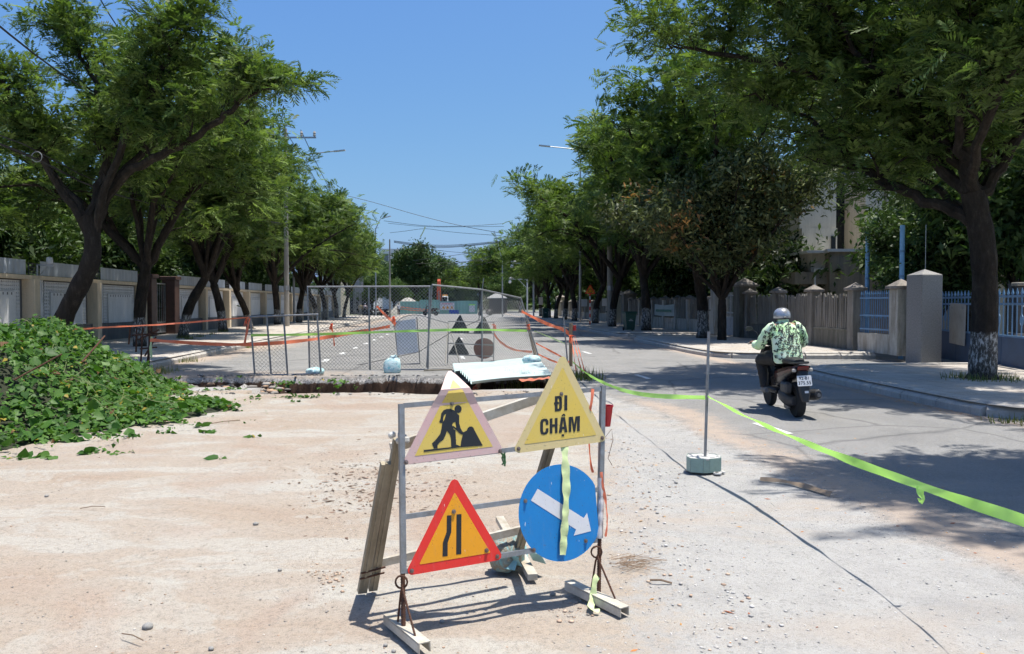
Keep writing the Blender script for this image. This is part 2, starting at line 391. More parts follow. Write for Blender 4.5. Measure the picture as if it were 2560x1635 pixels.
road = link('road', fastmesh('road', np.c_[X.ravel(), Y.ravel(), Zg.ravel()], F, M_GROUND, np.c_[soil_m.ravel(), grav_m.ravel(), dust.ravel()], True))
tag(road, 'grey asphalt street with pink soil fill and open trench', 'road', kind='structure')
# land to the horizon
M_LAND = mat('dry_land', (0.20, 0.19, 0.15), 0.95, var=0.3, scale=0.15, col2=(0.10, 0.14, 0.06))
mb = MB(); B = 2500; x0, x1, y0, y1 = -16.6, 16.6, -5.6, 169
for (a, b_, c, d) in ((-B, x0, -B, B), (x1, B, -B, B), (x0, x1, -B, y0), (x0, x1, y1, B)):
    mb.add([(a, c, -0.02), (b_, c, -0.02), (b_, d, -0.02), (a, d, -0.02)], [(0, 1, 2, 3)])
tag(mb.build('ground', M_LAND), 'flat dry land reaching the horizon', 'ground', kind='structure')
# painted dashes
M_PAINT = mat('road_paint', (0.72, 0.72, 0.70), 0.7, var=0.5, scale=9, col2=(0.30, 0.30, 0.29), lo=0.45, hi=0.75)
dash = None
for (t0, s0, ln, w) in [(-3.65, 21.6 + 3.12 * k, 1.0, 0.16) for k in range(12)] + [(0.1, 22.5 + 6.2 * k, 1.2, 0.12) for k in range(5)] + [(3.9, 9.2, 0.9, 0.13), (3.9, 16.2, 1.0, 0.12), (4.05, 24.5, 1.2, 0.12)]:
    mb = MB(); mb.add([S(t0 - w / 2, s0, 0.006), S(t0 + w / 2, s0 + 0.02, 0.006), S(t0 + w / 2 - 0.06, s0 + ln, 0.006), S(t0 - w / 2 - 0.06, s0 + ln * 0.97, 0.006)], [(0, 1, 2, 3)])
    mb.build('lane_dash', M_PAINT, road)
# ------------------------------------------------------------------ pavements with kerb stones
def paving_material():
    m, t, b = new_mat('pavement_slabs')
    v = coords(t, 'Object'); mp = t.nodes.new('ShaderNodeMapping'); mp.inputs['Rotation'].default_value = (0, 0, -STREET); L(t, v, mp.inputs[0])
    br = t.nodes.new('ShaderNodeTexBrick'); br.inputs['Scale'].default_value = 1.0; br.inputs['Brick Width'].default_value = 0.4; br.inputs['Row Height'].default_value = 0.4
    br.inputs['Mortar Size'].default_value = 0.008; br.offset = 0.0; br.inputs['Color1'].default_value = (0.41, 0.375, 0.335, 1); br.inputs['Color2'].default_value = (0.50, 0.46, 0.415, 1); br.inputs['Mortar'].default_value = (0.2, 0.18, 0.16, 1)
    L(t, mp.outputs[0], br.inputs[0])
    n = noise(t, v, 1.1, 6, 0.7); nf = noise(t, v, 45, 3, 0.7)
    c = mixc(t, ramp(t, n, [(0.42, 0.0), (0.68, 0.75)]), br.outputs[0], (0.44, 0.36, 0.28))
    c = mixc(t, 0.7, c, ramp(t, nf, [(0.25, 0.5), (0.6, 1.05)]), 'MULTIPLY')
    L(t, c, b.inputs['Base Color']); b.inputs['Roughness'].default_value = 0.9
    bump(t, b, br.outputs[1], 0.4, -0.01); return m
M_PAVE = paving_material()
M_KERB = stained('kerb_concrete', (0.52, 0.49, 0.45), (0.42, 0.39, 0.35), (0.24, 0.22, 0.195))
PH = 0.17
def kerb_mesh():
    prof = [(0.0, -0.03), (0.0, 0.095), (0.02, 0.118), (0.15, 0.188), (0.18, 0.196), (0.34, 0.190), (0.34, -0.03)]; e = 0.008
    mb = MB(); secs = []
    for x, q in ((0.0, e * 1.5), (e, 0), (1 - e, 0), (1.0, e * 1.5)):
        secs.append([Vector((x * 0.976 + 0.012, y + (q if y < 0.1 else -q if y > 0.3 else 0), z - (q if z > 0 else 0))) for y, z in prof])
    return mb.loft(secs).mesh('kerb_stone', M_KERB, 25)
KERB = kerb_mesh()
def pavement(label, kerb_path, back, far_s=52, step=1.0):
    """kerb_path: (t, s) with the road on the path's right; back: points that close the outline"""
    pts = smooth([Vector((t, s, 0)) for t, s in kerb_path], 3)
    poly = [S(p.x, p.y, PH) for p in pts] + [S(t, s, PH) for t, s in back]
    # pull the slab edge in under the kerb
    mb = MB(); n = len(poly)
    mb.add(poly, [tuple(range(n))]); mb.v = [tuple(v) for v in mb.v]
    o = tag(mb.build('pavement', M_PAVE), label, 'pavement', kind='structure')
    W_ = [S(p.x, p.y, 0) for p in pts]; d = [0.0]
    for a, b in zip(W_, W_[1:]): d.append(d[-1] + (b - a).length)
    nst = max(2, round(d[-1] / step)); q = onpath(W_, nst + 1); far = MB()
    for k in range(nst):
        a, b = q[k], q[k + 1]; f = (b - a); l = f.length; f.normalize(); nrm = Vector((-f.y, f.x, 0))     # to the left of travel = onto the pavement
        if max(a.y, b.y) < far_s:
            s_ = link('kerb_stone', KERB, o); j = 0.012 * math.sin(k * 12.9898)
            s_.matrix_local = Matrix(((f.x * l, nrm.x, 0, a.x - nrm.x * (0.06 + j)), (f.y * l, nrm.y, 0, a.y - nrm.y * (0.06 + j)), (0, 0, 1, j * 0.6), (0, 0, 0, 1)))
        else:
            far.loft([[p - nrm * 0.06 + nrm * y + Vector((0, 0, z)) for y, z in ((0, -0.03), (0, 0.09), (0.18, 0.18), (0.34, 0.182), (0.34, -0.03))] for p in (a, b)])
    if far.v: tag(far.build('far_kerb', M_KERB, o), kind='stuff')
    return o
pavement('pavement in the shade along the white panel wall', [(-7.3, 8), (-7.35, 14), (-7.5, 24), (-7.7, 34), (-7.95, 60), (-8.0, 88), (-8.3, 93), (-9.8, 96), (-13.5, 96.5)], [(-13.5, 8)])
pavement('pavement with the big tree in front of the blue gate', [(16, 17.6), (12.5, 17.7), (9.0, 17.75), (7.6, 17.3), (7.35, 16.0), (7.2, 12), (7.2, 10.2), (7.9, 9.85), (9.5, 9.8), (16, 9.7)], [])
pavement('curved pavement corner behind the scooter', [(11.9, 34.4), (8.6, 34.4), (7.6, 34.0), (7.3, 32.8), (7.25, 28), (7.25, 23.4), (7.6, 22.2), (8.8, 21.8), (11.7, 21.75)], [])
pavement('pavement with the green bins along the picket fence', [(12, 96), (9.5, 95.6), (7.9, 94.5), (7.5, 92), (7.5, 60), (7.35, 45), (7.3, 38.6), (7.55, 37.3), (8.6, 36.75), (11.9, 36.7)], [])

# ------------------------------------------------------------------ white panel wall on the far side of the left pavement
TW = -13.5
M_CREAM = stained('cream_render', (0.80, 0.66, 0.47), (0.70, 0.58, 0.42), (0.5, 0.42, 0.31))
M_WHITE = stained('white_render', (0.82, 0.82, 0.82), (0.72, 0.72, 0.71), (0.55, 0.55, 0.54), drip=0.5)
M_SLAT = mat('white_slats', (0.82, 0.82, 0.82), 0.6, var=0.15, scale=3)
M_PLINTH = stained('grey_plinth', (0.19, 0.19, 0.19), (0.14, 0.14, 0.14), (0.08, 0.08, 0.08))
M_SHEET = mat('blue_grey_sheet', (0.55, 0.60, 0.66), 0.45, metal=0.1, var=0.3, scale=2.0, stretch=(1, 1, 0.3))
M_DARK = mat('dark_grille', (0.05, 0.05, 0.055), 0.6)
def lattice_mesh():
    """pierced screen, cells 0.11 m, diamond holes; a U shape round the white panel"""
    mb = MB(); c = 0.112; th = 0.05
    W, H = 2.95, 1.50; cols, rows = int(W / c), int(H / c)
    for i in range(cols):
        for j in range(rows):
            if 3 <= i < cols - 3 and j < rows - 3: continue
            x, z = i * c, j * c; h = c / 2; k = 0.036
            sq = [(x, z), (x + h, z), (x + c, z), (x + c, z + h), (x + c, z + c), (x + h, z + c), (x, z + c), (x, z + h)]
            di = [(x + h, z + h - k * 1.25), (x + h + k, z + h), (x + h, z + h + k * 1.25), (x + h - k, z + h)]
            A = [Vector((p[0], 0, p[1])) for p in sq] + [Vector((p[0], 0, p[1])) for p in di] + [Vector((p[0], th, p[1])) for p in di]
            mb.add(A, [(0, 1, 8, 11, 7)[::-1], (1, 2, 3, 9, 8)[::-1], (3, 4, 5, 10, 9)[::-1], (5, 6, 7, 11, 10)[::-1]] + [(8 + q, 8 + (q + 1) % 4, 12 + (q + 1) % 4, 12 + q) for q in range(4)])
    return mb.mesh('lattice_screen', M_WHITE)
LATT = lattice_mesh()
def slats_mesh():
    mb = MB()
    for k in range(7): mb.box((0.06 + k * 0.105, 0.03, 0.75), (0.075, 0.05, 1.5))
    mb.box((0.37, 0.075, 0.75), (0.76, 0.03, 1.5)); return mb.mesh('slat_panel', M_SLAT)
SLATS = slats_mesh()
def white_panel_mesh():
    mb = MB(); W = 2.22; mb.box((W / 2, 0.03, 0.565), (W, 0.09, 1.13)); mb.mi = 1
    for k in range(9): mb.box((0.2 + k * 0.228, -0.0155, 1.06), (0.05, 0.004, 0.075))
    return mb.mesh('white_panel', [M_WHITE, M_DARK])
WPAN = white_panel_mesh()
def sheet_mesh():
    mb = MB(); n = 46; vs = []
    for i in range(n + 1):
        x = 3.55 * i / n; y = 0.012 * (1 if i % 4 in (1, 2) else -1)
        vs += [(x, y, 0), (x, y, 0.46)]
    return mb.add(vs, [(2 * i, 2 * i + 2, 2 * i + 3, 2 * i + 1) for i in range(n)]).mesh('metal_sheet', M_SHEET)
SHEETM = sheet_mesh()
def grille_mesh():
    mb = MB()
    for k in range(4): mb.box((0.3, 0, 0.07 + k * 0.1), (0.6, 0.03, 0.035))
    for x in (0.04, 0.3, 0.56): mb.box((x, 0.02, 0.2), (0.02, 0.02, 0.4))
    return mb.mesh('grille', M_DARK)
GRIL = grille_mesh()
def panel_wall(label, s_list):
    s0, s1 = s_list[0], s_list[-1]
    w = thing('boundary_wall', label, 'wall', S(TW, s0, PH), STREET + math.pi / 2)
    # local x runs along the street, local y points away from the street (left)
    ln = s1 - s0
    MB().box((ln / 2, 0.12, 0.32), (ln, 0.28, 0.66)).build('plinth', M_PLINTH, w)
    MB().box((ln / 2, 0.08, 2.22), (ln, 0.30, 0.13)).build('beam', M_CREAM, w)
    MB().box((ln / 2, 0.20, 1.4), (ln, 0.05, 1.5)).build('backing', M_PLINTH, w)
    for i, s in enumerate(s_list):
        x = s - s0; mb = MB(); mb.box((x, 0.0, 1.08), (0.34, 0.42, 2.16), bev=0.01); mb.build('pillar', M_CREAM, w)
        if i == len(s_list) - 1: break
        bay = s_list[i + 1] - s; k = bay / 4.35
        for nm, me, dx, dz, dy in (('slat_panel', SLATS, 0.2, 0.66, 0.08), ('lattice_screen', LATT, 1.0, 0.66, 0.10), ('white_panel', WPAN, 1.365, 0.64, 0.07), ('metal_sheet', SHEETM, 0.62, 2.30, 0.03), ('grille', GRIL, 0.02, 2.29, 0.06)):
            o = link(nm, me, w, (x + dx * k, dy, dz)); o.scale = (k, 1, 1)
            if nm == 'lattice_screen': o['kind'] = 'stuff'
    return w
panel_wall('white panel wall with pierced screens, nearest stretch behind the vine heap', [17.35, 21.7, 26.05, 30.4, 34.7])
panel_wall('white panel wall with cream pillars running on beyond the gateway', [38.6, 42.9, 47.2, 51.5, 55.8, 60.1, 64.4, 68.7, 73.0, 77.3, 81.6, 86.0])
# gateway in that wall
M_BROWN = mat('brown_stone', (0.11, 0.055, 0.04), 0.5, var=0.4, scale=4)
M_STEEL = mat('galvanised', (0.42, 0.43, 0.44), 0.42, metal=0.75, var=0.35, scale=8)
for k, s in enumerate((35.3, 38.1)):
    g = thing('gate_pillar', ('brown stone gate pillar on the near side of the wall gateway', 'brown stone gate pillar on the far side of the wall gateway')[k], 'pillar', S(TW + 0.05, s, PH), STREET)
    MB().box((0, 0, 1.25), (0.6, 0.6, 2.5), bev=0.02).build('shaft', M_BROWN, g); MB().box((0, 0, 2.58), (0.75, 0.75, 0.16), bev=0.02).build('cap', M_BROWN, g)
g = thing('sliding_gate', 'grey framed open grid gate in the wall gateway', 'gate', S(TW - 0.1, 35.7, PH), STREET + math.pi / 2)
for a, b in (((0, 0, 0.1), (2.1, 0, 0.1)), ((0, 0, 2.3), (2.1, 0, 2.3)), ((0, 0, 0.1), (0, 0, 2.3)), ((2.1, 0, 0.1), (2.1, 0, 2.3)), ((0, 0, 0.55), (2.1, 0, 0.55))): MB().bar(a, b, 0.05).build('rail', M_STEEL, g)
for k in range(1, 9): MB().bar((k * 0.233, 0, 0.1), (k * 0.233, 0, 2.3), 0.02).build('upright', M_STEEL, g)
MB().box((1.05, 0.03, 0.32), (2.0, 0.01, 0.42)).build('kick_plate', M_STEEL, g)

# ------------------------------------------------------------------ right-hand fence: stained pillars, concrete pickets
TF = 11.8
M_OLDW = stained('old_white_render', (0.60, 0.58, 0.52), (0.36, 0.33, 0.28), (0.10, 0.095, 0.08))
M_OLDG = stained('mouldy_concrete', (0.30, 0.28, 0.25), (0.19, 0.175, 0.15), (0.07, 0.065, 0.055))
M_MOULD = stained('black_mould_wall', (0.22, 0.21, 0.18), (0.12, 0.115, 0.095), (0.045, 0.045, 0.035))
M_CAPR = stained('cap_concrete', (0.34, 0.30, 0.26), (0.2, 0.18, 0.16), (0.08, 0.07, 0.06))
def pillar_parts(par, x, w, h, m, capw=None):
    capw = capw or w + 0.16
    p = MB().box((x, 0, h / 2), (w, w, h), bev=0.012).build('pillar', m, par)
    mb = MB(); mb.box((x, 0, h + 0.045), (capw, capw, 0.09), bev=0.01)
    c = capw / 2 - 0.03; mb.add([(x - c, -c, h + 0.091), (x + c, -c, h + 0.091), (x + c, c, h + 0.091), (x - c, c, h + 0.091), (x, 0, h + 0.09 + capw * 0.32)], [(0, 1, 4), (1, 2, 4), (2, 3, 4), (3, 0, 4)])
    mb.build('pillar_cap', M_CAPR, p)
PICK = MB().loft([[Vector((x * k, y, z)) for x, y in ((-0.045, -0.025), (0.045, -0.025), (0.045, 0.025), (-0.045, 0.025))] for z, k in ((0, 1), (1.02, 1), (1.10, 0.35))]).mesh('picket', M_OLDG)
def picket_fence(label, posts, t=TF, wall_m=M_MOULD, pillar_m=M_OLDG, ph=1.78, pick=True, skip=(), plh=0.56, seed=1):
    rnd = random.Random(seed); s0 = posts[0]; f = thing('picket_fence', label, 'fence', S(t, s0, PH), STREET + math.pi / 2)
    ln = posts[-1] - s0; MB().box((ln / 2, 0, plh / 2), (abs(ln), 0.18, plh)).build('plinth_wall', wall_m, f)
    MB().box((ln / 2, -0.02, plh + 0.03), (abs(ln), 0.26, 0.06), bev=0.01).build('coping', wall_m, f)
    for i, s in enumerate(posts): pillar_parts(f, s - s0, 0.34, ph, pillar_m)
    for i, (a, b) in enumerate(zip(posts, posts[1:])):
        if i in skip: continue
        n = max(3, int(abs(b - a) / 0.15)); x0 = a - s0; sg = 1 if b > a else -1
        MB().box(((a + b) / 2 - s0, -0.0, plh + 0.85), (abs(b - a), 0.05, 0.06)).build('rail', pillar_m, f)
        for k in range(n):
            x = x0 + sg * (0.24 + (abs(b - a) - 0.48) * (k + 0.0) / (n - 1))
            if rnd.random() < 0.06: continue
            o = link('picket', PICK, f, (x, 0.035, plh + 0.062)); o.rotation_euler = (rnd.uniform(-.03, .03), rnd.uniform(-.02, .02), 0); o.scale = (rnd.uniform(.75, 1.15), 1, rnd.uniform(.92, 1.04))
    return f
picket_fence('mould-blackened concrete picket fence behind the scooter rider', [31.8, 28.9, 25.9, 23.1], seed=3)
picket_fence('pale picket fence with pointed pillar caps and a hung banner', [36.4, 40.3, 42.6, 45.2, 47.9, 51.3, 54.4], pillar_m=M_OLDW, wall_m=M_OLDW, ph=1.62, seed=4)
picket_fence('far run of low pale picket fence beyond the bins', [59.4, 63, 66.6, 70.2, 73.8, 77.4, 81, 84.6, 88.2, 92], pillar_m=M_OLDW, wall_m=M_OLDW, ph=1.55, seed=5)
def gate_post(label, s, w, h, m, t=TF):
    g = thing('gate_pillar', label, 'pillar', S(t, s, PH), STREET); pillar_parts(g, 0, w, h, m); return g
gate_post('pale speckled gate pillar beside the narrow grey gate', 35.7, 0.6, 2.1, M_OLDW)
gate_post('dark mouldy gate pillar beside the narrow grey gate', 32.4, 0.72, 2.1, M_MOULD)
gate_post('plain cream gate pillar behind the green bin', 58.6, 0.9, 2.0, mat('plain_cream', (0.62, 0.57, 0.44), 0.8, var=0.15, scale=2))
gate_post('mottled grey gate pillar just past the cream one', 55.2, 0.9, 2.0, M_OLDG)
gate_post('beige gate pillar at the far end of the picket fence', 93, 1.0, 2.1, MATS['plain_cream'])
# narrow grey gate
M_GREYP = mat('grey_gate_paint', (0.42, 0.44, 0.46), 0.55, var=0.35, scale=5)
g = thing('entrance_gate', 'narrow grey barred gate between the two stained pillars', 'gate', S(TF, 32.9, PH), STREET + math.pi / 2)
for x in (0, 1.2, 2.4): MB().bar((x, 0, 0.02), (x, 0, 1.85), 0.06).build('stile', M_GREYP, g)
for z in (0.05, 0.8, 1.0, 1.75): MB().bar((0.03, 0, z), (2.37, 0, z), 0.05).build('rail', M_GREYP, g)
for x0 in (0.03, 1.23): MB().box((x0 + 0.57, 0.01, 0.42), (1.13, 0.02, 0.72)).build('lower_panel', M_GREYP, g)
for k in range(1, 20): MB().bar((k * 0.12, 0.0, 0.82), (k * 0.12, 0, 1.9), 0.018).build('bar', M_GREYP, g)
# blue railing section
M_BLUE = mat('sky_blue_paint', (0.15, 0.29, 0.47), 0.5, var=0.3, scale=4)
M_BLUED = mat('deep_blue_paint', (0.04, 0.085, 0.17), 0.5, var=0.3, scale=3)
f = thing('railing_fence', 'blue barred railing on a stained white wall between two capped pillars', 'fence', S(TF, 23.0, PH), STREET + math.pi / 2)
pillar_parts(f, -2.35, 0.42, 1.78, M_OLDW)
MB().box((-1.2, 0, 0.27), (1.95, 0.18, 0.54)).build('plinth_wall', M_OLDW, f)
for z in (0.66, 1.05, 1.55): MB().bar((-2.12, 0, z), (-0.2, 0, z), 0.045).build('rail', M_BLUE, f)
for k in range(17):
    x = -0.25 - k * 0.115; MB().bar((x, 0.0, 0.56), (x, 0, 1.68), 0.02).build('bar', M_BLUE, f)
    MB().add([(x - 0.03, 0, 1.66), (x + 0.03, 0, 1.66), (x, 0, 1.78), (x, -0.03, 1.66), (x, 0.03, 1.66)], [(0, 3, 2), (3, 1, 2), (1, 4, 2), (4, 0, 2), (0, 4, 1, 3)]).build('spike', M_BLUE, f)
    if k % 2: MB().box((x, -0.028, 1.02), (0.07, 0.03, 0.09)).build('scroll', M_BLUE, f)
# blue pipes standing behind
for px, top, Yd, lab in ((2167, 576, 24.4, 'slim sky-blue pipe post rising behind the blue railing'), (2253, 563, 22.4, 'taller sky-blue pipe post behind the capped white pillar')):
    b0 = P(px, 800, Yd); g = thing('pipe_post', lab, 'post', (b0.x, b0.y, 0)); zt = P(px, top, Yd).z
    MB().tube([(0, 0, 0), (0, 0, zt)], 0.065, 10).build('pipe', mat('light_blue_pipe', (0.20, 0.42, 0.66), 0.45, var=0.2, scale=3), g, sm=True)
    for z in (1.2, 2.3, 3.0): MB().tube([(0, 0, z), (0, 0, z + 0.06)], 0.073, 10).build('joint', M_BLUE, g)
# granite pillar
M_GRAN = mat('granite', (0.30, 0.29, 0.28), 0.6, var=0.4, scale=30)
pg = G(2308, 909); g = thing('granite_pillar', 'plain grey granite gate pillar with pyramid top', 'pillar', pg, STREET + 0.12)
MB().box((0, 0, 1.15), (0.6, 0.6, 2.3), bev=0.015).build('shaft', M_GRAN, g)
MB().loft([[Vector((x * k, y * k, z)) for x, y in ((-0.3, -0.3), (0.3, -0.3), (0.3, 0.3), (-0.3, 0.3))] for z, k in ((2.301, 0.99), (2.45, 0.02))]).build('cap', M_GRAN, g)
MB().tube([(0.02, 0, 2.42), (0.02, 0, 3.6)], 0.008, 5).build('rod', M_STEEL, g)
# blue gate with notice board
pa, pb = G(2345, 899), S(TF + 0.1, 15.9, 0); dv = (pb - pa); rz = math.atan2(dv.y, dv.x)
g = thing('entrance_gate', 'dark blue gate with barred top beside the granite pillar', 'gate', pa, rz); ln = dv.length
for k in range(4):
    x = ln * k / 4; MB().box((x + ln / 8, 0, 0.45), (ln / 4 - 0.03, 0.03, 0.72)).build('lower_panel', M_BLUED, g)
for z in (0.08, 0.83, 1.55, 1.72): MB().bar((0, 0.02, z), (ln, 0.02, z), 0.05).build('rail', M_BLUE if z > 0.1 else M_BLUED, g)
MB().bar((0, 0, 0), (0, 0, 2.0), 0.09).build('stile', M_BLUE, g)
for k in range(1, 24):
    x = ln * k / 24; MB().bar((x, 0.02, 0.83), (x, 0.02, 1.72), 0.022).build('bar', M_BLUE, g)
    MB().lathe([(0.012, 0), (0.03, 0.05), (0.004, 0.16)], (x, 0.02, 1.74), 6).build('spike', M_BLUE, g)
    if k % 5 == 2: MB().tube([(x + 0.07 * math.cos(a), 0.02, 1.2 + 0.12 * math.sin(a)) for a in [q * math.pi / 5 for q in range(11)]], 0.012, 5).build('scroll', M_BLUE, g)
M_BOARD = mat('faded_board', (0.37, 0.365, 0.35), 0.7, var=0.25, scale=3)
nb_ = thing('notice_board', 'blank faded grey board hung on the blue gate', 'board', pa, rz)
MB().box((1.62, -0.06, 1.03), (1.05, 0.03, 1.05), Matrix.Rotation(0.03, 3, 'Y')).build('sheet', M_BOARD, nb_)
for x in (1.25, 2.0): MB().box((x, -0.082, 1.45), (0.03, 0.012, 0.05)).build('bracket', M_STEEL, nb_)
# dark stone name wall at the right edge
pz = G(2508, 925); sw = thing('name_wall', 'dark polished stone name wall with white letters at the picture edge', 'wall', (pz.x + 0.35, pz.y + 0.3, PH), STREET - 0.25)
MB().box((1.6, 0, 0.35), (3.2, 0.5, 0.7), bev=0.02).build('base_course', M_OLDG, sw); MB().box((1.6, 0, 1.25), (3.1, 0.3, 1.1), bev=0.02).build('face_slab', mat('black_stone', (0.045, 0.045, 0.048), 0.3, var=0.3, scale=12), sw)
M_LETT = mat('white_letters', (0.6, 0.6, 0.58), 0.5, var=0.3)
put_text('A', 0.34, (0.30, -0.158, 1.42), (1, 0, 0), (0, 0, 1), M_LETT, sw, world=False, bold=0.006)
put_text('H', 0.24, (0.62, -0.158, 1.10), (1, 0, 0), (0, 0, 1), M_LETT, sw, world=False, bold=0.006)
for k in range(5): MB().box((0.3 + k * 0.55, 0, 1.85), (0.5, 0.36, 0.09), bev=0.02).build('coping_stone', M_OLDG, sw)
# ------------------------------------------------------------------ building behind the fence
M_PALEW = stained('pale_house_render', (0.60, 0.55, 0.46), (0.50, 0.46, 0.38), (0.30, 0.27, 0.22), drip=0.7)
M_CONC = stained('ochre_stained_concrete', (0.30, 0.26, 0.19), (0.20, 0.18, 0.145), (0.09, 0.085, 0.075), drip=0.8)
M_GLASS = mat('dark_window', (0.02, 0.025, 0.03), 0.15, var=0.2)
def pbox(mb, x0, x1, y0, y1, Yf, dep):
    a = P(x0, y0, Yf); b = P(x1, y1, Yf); lo, hi = min(a.z, b.z), max(a.z, b.z)
    mb.box(((a.x + b.x) / 2, Yf + dep / 2, (lo + hi) / 2), (abs(b.x - a.x), dep, hi - lo)); return mb
h = thing('house', 'cream two-storey house with a stained concrete annexe behind the blue railing', 'house', P(2150, 850, 33) * 1.0); h.location.z = 0
Yh = 33.0
def wp(nm, m, *a):
    mb = MB(); pbox(mb, *a); return mb.build(nm, m, h, world=True)
wp('annexe_wall', M_CONC, 2075, 2330, 629, 850, Yh, 3)
wp('annexe_roof', mat('white_fascia', (0.6, 0.6, 0.58), 0.6, var=0.2), 2068, 2335, 622, 629, Yh - 0.15, 3.3)
wp('wing_wall', M_PALEW, 2005, 2090, 570, 850, Yh + 1.8, 4)
wp('porch_wall', M_PALEW, 2028, 2074, 632, 690, Yh + 0.5, 2.5)
mb = MB(); pbox(mb, 2018, 2076, 626, 632, Yh + 0.1, 3); mb.build('porch_roof', MATS['white_fascia'], h, world=True)
wp('ledge', M_CONC, 1988, 2074, 680, 710, Yh + 0.3, 2)
for x0, x1 in ((2035, 2042), (2066, 2074)): wp('porch_post', M_PALEW, x0, x1, 710, 850, Yh + 0.5, 0.2)
wp('porch_recess', M_GLASS, 2042, 2066, 712, 850, Yh + 2.1, 0.1)
wp('upper_wall', M_PALEW, 2000, 2090, 430, 572, Yh + 1.9, 5); wp('upper_recess', M_GLASS, 2090, 2165, 430, 625, Yh + 4.0, 0.2)
wp('upper_wall', M_PALEW, 2165, 2208, 420, 623, Yh + 1.8, 5); wp('upper_recess', M_GLASS, 2206, 2221, 440, 623, Yh + 2.6, 0.2); wp('upper_wall', M_PALEW, 2219, 2245, 420, 623, Yh + 1.8, 5)
o = wp('window', M_GLASS, 2079, 2089, 590, 640, Yh + 1.72, 0.07)
mb = MB(); a = P(2037, 686, Yh + 0.2); b = P(2037, 730, Yh + 0.2); c = P(2072, 673, Yh + 0.2); d = P(2037, 673, Yh + 0.2)
mb.tube([b, d, c], 0.045, 6).build('drain_pipe', MATS['white_fascia'], h, world=True)
wp('blue_window', mat('blue_glass', (0.25, 0.45, 0.55), 0.2, var=0.2), 1860, 1905, 545, 570, Yh + 12, 0.1)
wp('rear_wall', M_PALEW, 1840, 2010, 480, 720, Yh + 12.2, 4)
# long dark-green house at the right edge
h2 = thing('side_house', 'low shaded house with a lean-to roof behind the big tree', 'house', (P(2620, 800, 26).x, 26, 0)); Y2 = 26
for nm, m, a in (('wall', M_PALEW, (2440, 2900, 560, 880, Y2 + 1, 4)), ('roof', mat('dark_roof', (0.06, 0.06, 0.06), 0.7, var=0.3), (2420, 2920, 520, 562, Y2 - 0.3, 6)), ('awning', mat('green_awning', (0.04, 0.09, 0.08), 0.6), (2500, 2700, 610, 645, Y2 - 0.5, 1.4)), ('door', M_GLASS, (2520, 2580, 690, 880, Y2 + 0.93, 0.05))):
    mb = MB(); pbox(mb, *a); mb.build(nm, m, h2, world=True)
# ================================================================== TREES
def bark_material(white):
    m, t, b = new_mat('bark_whitewashed' if white else 'bark')
    v = coords(t, 'Object', (1, 1, 0.35)); n1 = noise(t, v, 7, 7, 0.75); n2 = noise(t, v, 28, 4, 0.7)
    c = ramp(t, n1, [(0.3, (0.016, 0.013, 0.010)), (0.55, (0.040, 0.032, 0.025)), (0.78, (0.10, 0.083, 0.066))])
    if white:
        sp = t.nodes.new('ShaderNodeSeparateXYZ'); L(t, coords(t, 'Object'), sp.inputs[0])
        z = N(t, 'ShaderNodeMath', operation='MULTIPLY_ADD', i_1=0.22); L(t, n1, z.inputs[0]); L(t, sp.outputs[2], z.inputs[2])
        lim = N(t, 'ShaderNodeMapRange', i_1=0.98, i_2=0.93); L(t, z.outputs[0], lim.inputs[0])
        low = N(t, 'ShaderNodeMapRange', i_1=0.12, i_2=0.40); L(t, z.outputs[0], low.inputs[0])
        wear = ramp(t, n2, [(0.36, 1.0), (0.53, 0.08)]); f = N(t, 'ShaderNodeMath', operation='MULTIPLY'); L(t, lim.outputs[0], f.inputs[0]); L(t, wear, f.inputs[1])
        f2 = N(t, 'ShaderNodeMath', operation='MULTIPLY'); L(t, f.outputs[0], f2.inputs[0]); L(t, low.outputs[0], f2.inputs[1])
        c = mixc(t, f2.outputs[0], c, (0.56, 0.54, 0.50))
    L(t, c, b.inputs['Base Color']); b.inputs['Roughness'].default_value = 0.95; b.inputs['Specular IOR Level'].default_value = 0.15
    bump(t, b, n2, 0.8, 0.03); return m
M_BARKW, M_BARK = bark_material(True), bark_material(False)
M_LEAF = leafmat('feathery_foliage', trans=0.32)
M_LEAF2 = leafmat('broad_foliage', trans=0.22, rough=0.5)
def fronds(rs, P0, D, size, pairs=6, plen=0.42, pw=0.15, tones=None, droop=0.35):
    """feathery compound leaves: P0 (n,3) start, D (n,3) direction, size (n,); each a rachis of paired leaflets"""
    n = len(P0); D = D / np.linalg.norm(D, axis=1, keepdims=True)
    up = np.tile([0, 0, 1.0], (n, 1)) + rs.randn(n, 3) * 0.35
    Sd = np.cross(D, up); Sd /= np.linalg.norm(Sd, axis=1, keepdims=True) + 1e-9
    Nn = np.cross(Sd, D); Vs = []; T = []
    for k in range(pairs):
        f = (k + 0.6) / pairs; base = P0 + D * (size * f)[:, None] - np.array([0, 0, 1.0]) * (droop * size * f * f)[:, None]
        ll = size * plen * (0.65 + 0.55 * math.sin(math.pi * (0.12 + 0.8 * f)))
        for sg in (-1, 1):
            ang = 0.55 + 0.3 * f
            tip = base + Sd * (sg * ll * math.cos(ang))[:, None] + D * (ll * math.sin(ang))[:, None] - Nn * (ll * 0.22)[:, None] + rs.randn(n, 3) * (ll * 0.08)[:, None]
            mid = (base + tip) / 2 + Nn * (ll * 0.05)[:, None]; w = (size * pw * 0.5)[:, None]
            Vs.append(np.stack([base, mid - D * w, tip, mid + D * w], 1)); T.append(tones * (0.85 + 0.3 * rs.rand(n, 1)))
    V = np.concatenate(Vs, 0).reshape(-1, 3); t = np.repeat(np.concatenate(T, 0), 4, axis=0)
    return V, np.arange(len(V)).reshape(-1, 4), t
